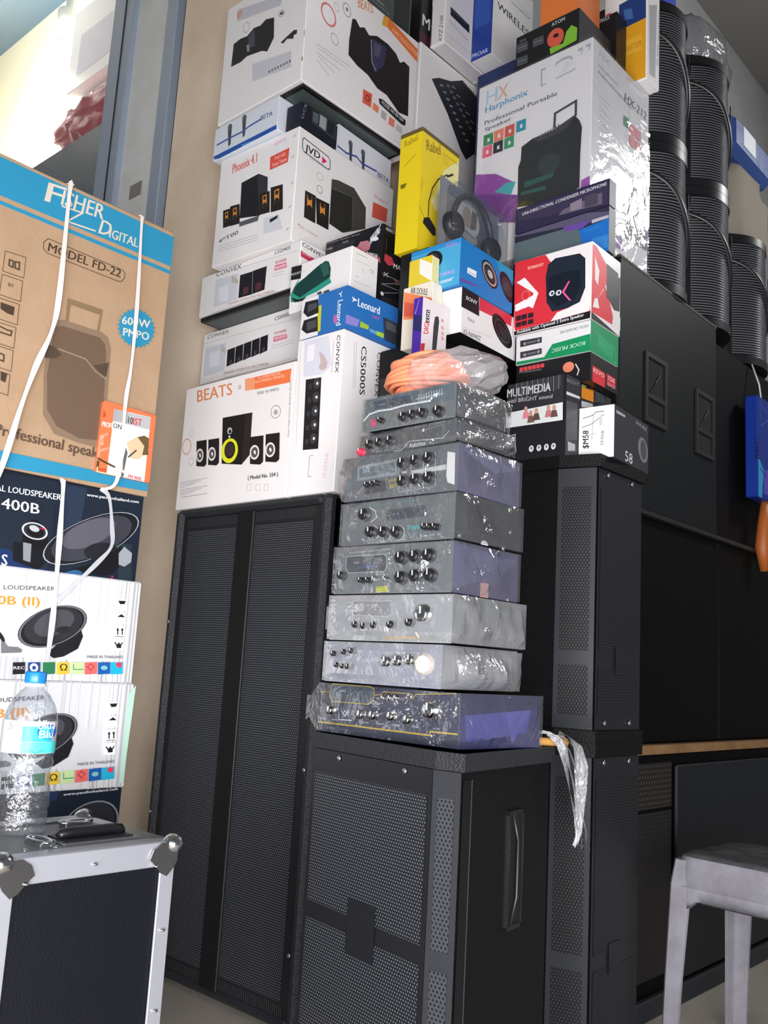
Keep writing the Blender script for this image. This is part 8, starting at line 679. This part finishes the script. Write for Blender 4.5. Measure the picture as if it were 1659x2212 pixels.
# ================================================================== amplifiers in wrapping film
chrome = mat('d6d8da', .15, 1.); knobk = mat('1a1b1e', .35, 0, .5); red = mat('d8304e', .35); creamk = mat('f2dcc6', .3, 0, .5)
KM = {'knob': knobk, 'chromeknob': chrome, 'redknob': red, 'creamknob': creamk}
FILMS = [film('wrap_film', .20, .06, 'f2f4f7', 6.5, .12, 1.), film('wrap_film_milky', .26, .24, 'eef0f3', 6, .15, 1.), film('wrap_film_crisp', .20, .05, 'f4f6f8', 8, .10, .95)]
def wrap(D, seed, m, parent, bulge=.010, tail=None, puff=None):
    """film around a box: a fine grid pushed out by smooth noise, with a pleated end"""
    b = MB(); dx, dy, dz = D; e = .004; vs = []; fs = []; n1, n2 = 26, 10
    def wob(p): return bulge*(.5+.9*noise.noise(Vector(p)*14+Vector((seed*3.1, 0, 0)))) + bulge*.22*noise.noise(Vector(p)*40+Vector((0, seed, 0)))
    def sheet(O, U, V, N, nu, nv):
        k = len(vs)
        for i in range(nu+1):
            for j in range(nv+1):
                u, v = i/nu, j/nv; p = Vector(O)+Vector(U)*u+Vector(V)*v; ed = min(1, min(u, 1-u)*nu/3)*min(1, min(v, 1-v)*nv/2)
                vs.append(p+Vector(N)*max(0, wob(p))*ed)
        for i in range(nu):
            for j in range(nv): q = k+i*(nv+1)+j; fs.append((q, q+nv+1, q+nv+2, q+1))
    lo = 0.0012
    sheet((-e, dy+e, lo), (0, -dy-2*e, 0), (0, 0, dz), (-1, 0, 0), n1, n2)
    sheet((-e, -e, lo), (dx+2*e, 0, 0), (0, 0, dz), (0, -1, 0), n1, n2)
    sheet((-e, dy+e, lo), (dx+2*e, 0, 0), (0, 0, dz), (0, 1, 0), n1, n2)
    if tail:                                                       # gathered loose end
        side, L = tail; k = len(vs); base = [(x, z) for x in (0, .5, 1) for z in (0, 1)]; ring = [(0, 0), (.5, 0), (1, 0), (1, 1), (.5, 1), (0, 1)]
        y = dy+e if side > 0 else -e
        for q in range(5):
            t_ = q/4; s = 1-.72*t_+(.25 if q == 4 else 0)
            for a, (u, z) in enumerate(ring):
                vs.append(((-e+(dx*.55)*(.1+(u-.1)*s)), y+side*L*t_, lo+dz*(.45+(z-.45)*s)+.3*dz*noise.noise(Vector((u*9, q*2.2, seed)))*t_*(1-.45)))
        for q in range(4):
            for a in range(6): fs.append((k+q*6+a, k+q*6+(a+1) % 6, k+(q+1)*6+(a+1) % 6, k+(q+1)*6+a))
    if puff:                                                       # loose crumpled film standing off the right side
        k = len(vs); nu, nv = 14, 10
        for i in range(nu+1):
            for j in range(nv+1):
                u, v = i/nu, j/nv; bl_ = math.sin(math.pi*u)*math.sin(math.pi*min(1, v*.8+.15))
                p = Vector((u*(dx+.02), 0, lo+v*(dz-.003))); vs.append((p.x+.012*noise.noise(p*30+Vector((seed, 0, 0))), -e-puff*bl_*(.7+.6*noise.noise(p*22+Vector((0, 0, seed)))), p.z))
        for i in range(nu):
            for j in range(nv): q = k+i*(nv+1)+j; fs.append((q, q+nv+1, q+nv+2, q+1))
    b.add(vs, fs, m, False); return b.build('plastic_wrap', parent)
def amp(key, label, m, chas, tail=None, puff=None, bulge=.010):
    N, D, yw = BOX[key]; t = thing('amplifier', label, 'amplifier', N, R_(yw)); dx, dy, dz = D
    b = MB(); b.box((.008, 0, .004), (dx, dy, dz-.003), chas, .003)
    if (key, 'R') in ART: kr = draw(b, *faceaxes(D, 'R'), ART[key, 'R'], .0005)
    else: kr = []
    for x in (.03, dx-.03):
        for y in (.03, dy-.03): b.lathe([(.008, -.002), (.009, .006)], (x, y, .002), metal_d, 'Z', 10)
    b.build('chassis', t)
    b = MB(); b.box((0, .001, .003), (.0075, dy-.001, dz-.002), mat('3a3e42', .35, .3), .002); kl = draw(b, *faceaxes(D, 'L'), ART[key, 'L'], .0004); fp_ = b.build('front_panel', t)
    for kind, (u, v), r in kl:
        b = MB(); b.lathe([(r*1.12, .0), (r*1.1, -.003), (r*.92, -.004), (r*.85, -.014), (r*.7, -.0155), (.0005, -.0155)], (0, 0, 0), KM[kind], 'X', 16); b.box((-.0165, -r*.08, 0), (-.0155, r*.08, r*.75), mat('e8e8e8', .4)); b.build('knob', fp_, (-.0006, dy-u, v))
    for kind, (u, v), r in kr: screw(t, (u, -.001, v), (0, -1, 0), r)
    wrap(D, hash(key[-1]) % 7+int(key[-1]), m, t, bulge, tail, puff); return t
dk = mat('23262a', .4)
amp('amp8', 'dark blue amplifier with gold lines at the bottom of the wrapped stack', FILMS[2], mat('2f2d6a', .4), (1, .045))
amp('amp7', 'grey blue amplifier with a cream volume knob, second from the bottom', FILMS[1], mat('6a6660', .5), None, .03)
amp('amp6', 'amplifier wrapped in the cloudiest silver film, third from the bottom', FILMS[1], mat('3c4144', .4), (1, .012), None, .014)
amp('amp5', 'grey amplifier with a yellow sticker and violet side in the wrapped stack', FILMS[0], mat('4f4c6c', .4))
amp('amp4', 'amplifier with turquoise lettering and a plain black side in the wrapped stack', FILMS[0], mat('26272b', .4), None, None, .008)
amp('amp3', 'amplifier with two rows of knobs and a handle, third from the top', FILMS[0], mat('5c5878', .4), (1, .02))
amp('amp2', 'slim dark amplifier with three knobs and a red button, second from the top', FILMS[2], dk, None, .05)
amp('amp1', 'topmost wrapped amplifier with a red switch, under the orange cable', FILMS[2], dk, None, .06)
# orange cable hank in a clear bag
cb = thing('cable_hank', 'coil of orange cable in a clear bag on the topmost amplifier', 'cable', (1.455, 1.205, 1.409))
b = MB(); om = mat('ff9c72', .5)
for k in range(13):
    r = .052+.034*math.sin(math.pi*(k+.5)/13)+.004*math.sin(k*2.1); z = .006+k*.0072
    b.tube([(r*.9*math.cos(a)+.006*math.sin(k), .022+r*1.02*math.sin(a), z+.004*math.sin(2*a+k)) for a in [2*math.pi*i/26 for i in range(26)]], .0056, om, 7, True)
b.build('cable', cb)
b = MB(); vs = []; fs = []; nu, nv = 26, 12
for i in range(nv+1):
    th = math.pi*i/nv
    for j in range(nu):
        ph = 2*math.pi*j/nu; p = Vector((math.cos(ph)*math.sin(th), math.sin(ph)*math.sin(th), -math.cos(th)))
        k = 1+.16*noise.noise(p*3.1)+.10*noise.noise(p*8)
        vs.append((.004+p.x*.098*k, -.045+p.y*.118*k, max(.001, .048+p.z*.050*k)))
for i in range(nv):
    for j in range(nu): fs.append((i*nu+j, i*nu+(j+1) % nu, (i+1)*nu+(j+1) % nu, (i+1)*nu+j))
b.add(vs, fs, film('bag_film', .08, .26, 'fbf4ef', 6, .14)); b.build('clear_bag', cb)
# wooden rod and torn strip of film at the amplifier's end
b = MB(); P0, P1 = Vector((1.50, 1.19, .7305)), Vector((1.715, .985, .7235)); P0 = Vector((1.605, 1.065, .7235)); P1 = Vector((1.70, 1.012, .7235))
b.tube([P0, P0.lerp(P1, .5), P1], .0085, mat('c89650', .55, 0, .3, .1, 40), 14); b.lathe([(.001, 0), (.004, .0003)], P1, mat('5a4028', .7), 'X', 8)
tag(b.build('wooden_rod', None), 'short yellow wooden rod end poking out beside the bottom amplifier', 'rod')
b = MB(); random.seed(9); strip = film('torn_strip', .18, .45, 'dfe6ea', 40, .2)
path = [(1.640, 1.022, .742), (1.662, 1.012, .735), (1.686, 1.003, .712), (1.698, .999, .675), (1.705, .996, .63), (1.712, .994, .585), (1.718, .992, .545), (1.712, .993, .520)]
for s in range(5):
    off = (s-2)*.010; wd_ = [.010, .018, .022, .020, .016, .012, .007, .003]; vs = []
    for i, (x, y, z) in enumerate(path):
        t_ = i/7; k = 1-.75*t_
        vs += [(x+off*k-wd_[i]*.6, y-.004*s+.006*math.sin(i+s), z+.006*math.sin(s*2+i)), (x+off*k+wd_[i]*.6, y-.004*s-.008*math.sin(i*1.3+s), z+.006*math.cos(s+i))]
    b.add(vs, [(2*i, 2*i+1, 2*i+3, 2*i+2) for i in range(7)], strip, True)
tag(b.build('film_strip', None), 'twisted strip of torn clear film hanging below the wooden rod', 'plastic')
# ================================================================== straps round the left stack
def ribbon(label, pts, w, m):
    b = MB(); P = [Vector((x*.85, y*.85, .85+(z-.85)*.85)) for x, y, z in pts]; Q = []; w *= .85
    for i in range(len(P)-1):
        a = P[max(i-1, 0)]; b_ = P[i]; c = P[i+1]; d_ = P[min(i+2, len(P)-1)]
        for k in range(5):
            t = k/5; Q.append(.5*((2*b_)+(-a+c)*t+(2*a-5*b_+4*c-d_)*t*t+(-a+3*b_-3*c+d_)*t**3))
    Q.append(P[-1]); vs = []
    for i, p in enumerate(Q):
        t = (Q[min(i+1, len(Q)-1)]-Q[max(i-1, 0)]); t.y = 0; t.normalize(); s = Vector((t.z, 0, -t.x))*w/2*(.8+.2*math.sin(i*.7))
        vs += [p-s, p+s, p+s+Vector((0, .0012, 0)), p-s+Vector((0, .0012, 0))]
    fs = []
    for i in range(len(Q)-1):
        for k in range(4): fs.append((4*i+k, 4*i+(k+1) % 4, 4*i+4+(k+1) % 4, 4*i+4+k))
    b.add(vs, fs+[(0, 3, 2, 1), tuple(len(vs)-4+k for k in range(4))], m); return tag(b.build('packing_strap', None), label, 'strap', 'white packing straps on the left stack')
# (strap paths are laid out for a stack 1/.85 larger and brought to its size here)
stm = mat('e9e2e0', .35, 0, .5)
top = lambda x: [(x, 2.335, 2.1395), (x, 2.318, 2.1395)]
ribbon('loose white strap across the brown carton, bowing to the left', top(1.155)+[(1.155, 2.305, 2.136), (1.149, 2.30, 2.099), (1.15, 2.29, 1.797), (1.137, 2.285, 1.686), (1.105, 2.28, 1.585), (1.078, 2.28, 1.465), (1.054, 2.29, 1.307), (1.03, 2.30, 1.20)], .017, stm)
ribbon('white strap at the right of the brown carton over the orange pack', top(1.385)+[(1.385, 2.305, 2.136), (1.383, 2.30, 2.099), (1.39, 2.29, 1.853), (1.391, 2.288, 1.669), (1.385, 2.288, 1.569), (1.388, 2.288, 1.447), (1.383, 2.288, 1.326), (1.348, 2.30, 1.298)], .013, stm)
ribbon('white strap running down the dark 400B carton and the silver carton', [(1.231, 2.312, 1.302), (1.234, 2.305, 1.29), (1.24, 2.305, 1.174), (1.243, 2.30, 1.037), (1.243, 2.295, .927), (1.241, 2.295, .818)], .017, film('strap_clear', .1, .8, 'ffffff', 30, .3, .2))
ribbon('thin clear strap curling over the cone picture of the dark 400B carton', [(1.345, 2.303, 1.301), (1.37, 2.295, 1.279), (1.389, 2.295, 1.196), (1.39, 2.29, 1.143), (1.353, 2.29, 1.093), (1.291, 2.295, 1.023), (1.249, 2.298, .976)], .014, film('strap_clear2', .1, .55, 'ffffff', 30, .3, .2))
# ================================================================== flight case and bottle
chrome_d = mat('9a9c9e', .22, .95); al = mat('b6b9c2', .42, .55, .5); alt = mat('8f949a', .38, .8); panel = mat('0b0e15', .5, 0, .3, .25, 300)
fc = thing('flight_case', 'black flight case with aluminium edges standing in the left foreground', 'case', (.663, 1.292, 0)); W, Dp, H = .298, .285, .555
b = MB(); b.box((.006, .006, .004), (W-.006, Dp-.006, H-.004), panel, .002); b.build('panel', fc)
e = .034; q = .0045
for nm, a, c in (('edge_rail', (0, 0, H-.037), (W, .005, H+.0005)), ('edge_rail', (0, 0, .012), (W, .005, .045)), ('edge_rail', (.0005, .0008, .044), (.026, .005, H-.036)), ('edge_rail', (W-.027, .0008, .044), (W, .005, H-.036)),
                 ('edge_rail', (.001, .0054, H-.005), (W-.001, .034, H+.001)), ('edge_rail', (0, Dp-.04, H-.005), (W, Dp, H+.001)), ('edge_rail', (0, .03, H-.005), (.03, Dp-.03, H+.001)), ('edge_rail', (W-.032, .03, H-.005), (W, Dp-.03, H+.001)),
                 ('edge_rail', (W-.005, .0055, .03), (W+.001, .03, H-.006)), ('edge_rail', (-.001, .0055, .03), (.005, .03, H-.006))):
    b = MB(); b.box(a, c, alt if c[2] > H and a[1] > .02 else al, .0012); b.build(nm, fc)
b = MB(); b.box((.03, Dp-.062, H-.001), (W-.03, Dp-.056, H+.004), mat('3c4046', .4)); b.box((.03, .035, H-.001), (W-.03, Dp-.062, H+.0012), mat('6d7074', .5)); b.build('top_panel', fc)
for cx, cz, cy in ((.004, H-.004, .004), (W-.004, H-.004, .004), (.004, H-.004, Dp-.004), (W-.004, H-.004, Dp-.004), (.004, .014, .004), (W-.004, .014, .004)):
    b = MB(); sx = 1 if cx < W/2 else -1; sz = -1 if cz > H/2 else 1
    b.ball((cx, cy, cz), .0175, chrome, 18, .9 if cz > H/2 else .7)
    b.build('corner_ball', fc)
    if cy < Dp/2:                                                  # bent corner plate with its rivet
        b = MB(); b.prism([(0, 0), (.030, .0), (.046, .010), (.052, .024), (.040, .034), (.030, .046), (.018, .052), (.006, .040), (0, .030)], 0, .003, chrome_d)
        for i, (x, y, z) in enumerate(b.v): b.v[i] = (cx+sx*(x-.004), -z-.0022, cz+sz*(y-.004))
        cp_ = b.build('corner_plate', fc); r_ = MB(); r_.ball((0, 0, 0), .005, chrome, 10, .6); r_.build('rivet', cp_, (cx+sx*.036, -.0055, cz+sz*.030))
def rivet(p, ax):
    b = MB(); v = Vector(p); b.ball((0, 0, 0), .0048, chrome, 10, .6); b.build('rivet', fc, v)
for x, z in ((.15, H-.020), (.012, .30), (.012, .12), (W-.014, .30), (W-.014, .12), (W-.014, .42)): rivet((x, -.001, z), 0)
for x, y in ((.06, .045), (.11, .045), (.16, .05), (.2, .05), (W-.04, .06), (W-.04, .13), (W-.04, .2), (.1, Dp-.05), (.2, Dp-.05), (W-.06, Dp-.05)): rivet((x, y, H+.001), 1)
b = MB(); b.box((.122, .045, H+.001), (.262, .124, H+.004), mat('9a9da2', .3, .8), .001); b.box((.132, .054, H+.004), (.250, .114, H+.006), mat('15171b', .5)); hd_ = b.build('handle_dish', fc)
b = MB(); b.tube([(.136, .086, H+.006), (.139, .084, H+.011), (.154, .082, H+.013), (.228, .082, H+.013), (.243, .084, H+.011), (.246, .086, H+.006)], .0085, mat('16171b', .35), 10); b.build('carry_handle', hd_)
b = MB(); b.tube([(.098+.012*math.cos(a), .075+.03*math.sin(a), H+.008) for a in [2*math.pi*i/14 for i in range(14)]], .003, chrome, 6, True); b.box((.086, .05, H+.001), (.112, .10, H+.007), mat('a8abb0', .25, .9), .001); b.build('butterfly_latch', fc)
b = MB(); b.tube([(.225+.03*math.cos(a), .19+.012*math.sin(a), H+.008) for a in [2*math.pi*i/14 for i in range(14)]], .003, chrome, 6, True); b.box((.2, .178, H+.001), (.25, .202, H+.007), mat('a8abb0', .25, .9), .001); b.build('butterfly_latch', fc)
bt = thing('water_bottle', 'crumpled clear plastic water bottle with a blue cap on the flight case', 'bottle', (.775, 1.464, .5575))
pet = film('pet_plastic', .10, .03, 'f2f5f8', 22, .04, .5)
prof = [(.030, .0), (.040, .003), (.0425, .012), (.042, .03), (.0405, .036), (.0425, .045), (.0405, .055), (.0425, .066), (.0405, .076), (.042, .088), (.0395, .098), (.0415, .11), (.040, .120), (.0425, .128), (.0425, .178), (.041, .188), (.036, .202), (.026, .218), (.0165, .228), (.0145, .231), (.0145, .236)]
b = MB(); b.lathe([(r, h) for r, h in prof for _ in (0,)], (0, 0, 0), pet, 'Z', 40, True, lambda a, h: 1+(.030*math.sin(3*a+h*75)+.02*math.sin(7*a-h*120) if .02 < h < .12 else .012*math.sin(2*a+h*30) if h < .19 else 0)); b.build('bottle_body', bt)
b = MB(); b.lathe([(.0155, .231), (.0175, .232), (.0178, .236), (.0155, .237)], (0, 0, 0), mat('e6eaee', .3), 'Z', 24); b.build('neck_ring', bt)
b = MB(); b.lathe([(.0165, .2372), (.0172, .239), (.0172, .253), (.0155, .2555), (.0005, .2558)], (0, 0, 0), mat('1f7fc4', .35), 'Z', 32, True, lambda a, h: 1+.02*math.sin(24*a)); b.build('cap', bt)
b = MB()
def band(a0, a1, h0, h1, m, r=.0432, nn=14):
    vs = []
    for i in range(nn+1):
        a = a0+(a1-a0)*i/nn; vs += [(r*math.cos(a), r*math.sin(a), h0), (r*math.cos(a), r*math.sin(a), h1)]
    b.add(vs, [(2*i, 2*i+2, 2*i+3, 2*i+1) for i in range(nn)], m, True)
c0 = math.atan2(-1.464, -.775)                                    # towards the room
paper = mat('e9eef2', .45)
band(c0-1.6, c0+1.4, .127, .178, film('label_film', .06, .55, 'ffffff', 10, .2, .2)); band(c0-.25, c0+.95, .146, .170, ink('38b6dd'), .0434); band(c0-.25, c0+1.35, .128, .1455, ink('58dbe0'), .0434)
def curved(ops, a0, h0, r=.0437):
    t = MB(); draw(t, (0, 0, 0), (1, 0, 0), (0, 0, 1), (0, -1, 0), ops)
    vs = [((r-y)*math.cos(a0+x/r), (r-y)*math.sin(a0+x/r), h0+z) for x, y, z in t.v]
    for f, mi in zip(t.f, t.m): b.add([vs[i] for i in f], [tuple(range(len(f)))], t.mats[mi])
curved([('e', '2a58b0', (.036, .020), (.020, 0), (0, .012), 0), ('t', 'f2f4fa', 'Ultra', (.016, .024), (.034, .0), (.0, .014), 1), ('t', 'f2f4fa', 'Blu', (.020, .010), (.026, 0), (0, .012), 1), ('t', '8a94a0', '5', (-.03, .022), (.006, 0), (0, .011), 0), ('l', '1aa08a', .0012, [(.0, -.012), (.008, -.008), (.016, -.014), (.03, -.009)])], c0-.1, .142)
b.build('label', bt)
# ================================================================== stool
st = thing('plastic_stool', 'scuffed grey plastic stool in the right foreground', 'stool', (2.290, .818, 0), R_(-4))
sg = mat('6a696e', .38, 0, .5, .25, 70, 0, .5, 26); sgl = mat('8f8e98', .33, 0, .5, .15, 90, 0, .28, 14)
def rsq(h, r, n=6):
    p = []
    for cx, cy, a0 in ((h-r, h-r, 0), (-h+r, h-r, 90), (-h+r, -h+r, 180), (h-r, -h+r, 270)):
        for k in range(n+1): a = R_(a0+90*k/n); p.append((cx+r*math.cos(a), cy+r*math.sin(a)))
    return p
b = MB(); vs = []; rings = [(.168, .05, .40), (.165, .05, .402), (.160, .048, .452), (.155, .05, .464), (.145, .05, .470), (.10, .04, .468), (.02, .01, .467)]
for h, r, z in rings: vs += [(x, y, z) for x, y in rsq(h, r)]
n = len(rsq(.1, .05)); b.add(vs, [(i*n+j, i*n+(j+1) % n, (i+1)*n+(j+1) % n, (i+1)*n+j) for i in range(3) for j in range(n)], sgl, True); b.add(vs, [(i*n+j, i*n+(j+1) % n, (i+1)*n+(j+1) % n, (i+1)*n+j) for i in range(3, len(rings)-1) for j in range(n)]+[tuple(range((len(rings)-1)*n, len(rings)*n))], sg, True); b.build('seat', st)
b = MB()
for k in range(4):
    vs = []; nn = 12
    for i in range(nn+1):
        u = -1+2*i/nn; zb = .366+.022*(1-abs(u)**8)-.0
        for z_, off in ((.402, .166), (.37, .167), (zb-.012, .169)): vs.append((off-(.0 if z_ > .36 else .0), u*.118, z_))
    a = math.pi/2*k; vs = [(x*math.cos(a)-y*math.sin(a), x*math.sin(a)+y*math.cos(a), z) for x, y, z in vs]
    b.add(vs+[(x*.965, y*.965, z) for x, y, z in vs], [(3*i+q, 3*i+q+1, 3*i+4+q, 3*i+3+q) for i in range(nn) for q in (0, 1)]+[(39+3*i+q, 39+3*i+q+1, 39+3*i+4+q, 39+3*i+3+q) for i in range(nn) for q in (0, 1)]+[(3*i+2, 3*i+5, 39+3*i+5, 39+3*i+2) for i in range(nn)], sgl, True)
b.build('apron', st)
for sx in (-1, 1):
    for sy in (-1, 1):
        b = MB(); vs = []
        for z, c, w in ((0, .180, .038), (.2, .173, .044), (.40, .1645, .052), (.455, .157, .055)):
            L = [(0, 0), (-w*.28, 0), (-w, 0), (-w, -.010), (-.016, -.016), (-.010, -w), (0, -w)]
            pts_ = [(-.006, 0), (-w, 0), (-w, -.008), (-.022, -.013), (-.013, -.022), (-.008, -w), (0, -w), (0, -.006)]
            vs += [(sx*(c+x), sy*(c+y), z) for x, y in pts_]
        b.add(vs, [(i*8+j, i*8+(j+1) % 8, (i+1)*8+(j+1) % 8, (i+1)*8+j) for i in range(3) for j in range(8)]+[tuple(range(8)), tuple(range(24, 32))], sgl, False); b.build('leg', st)
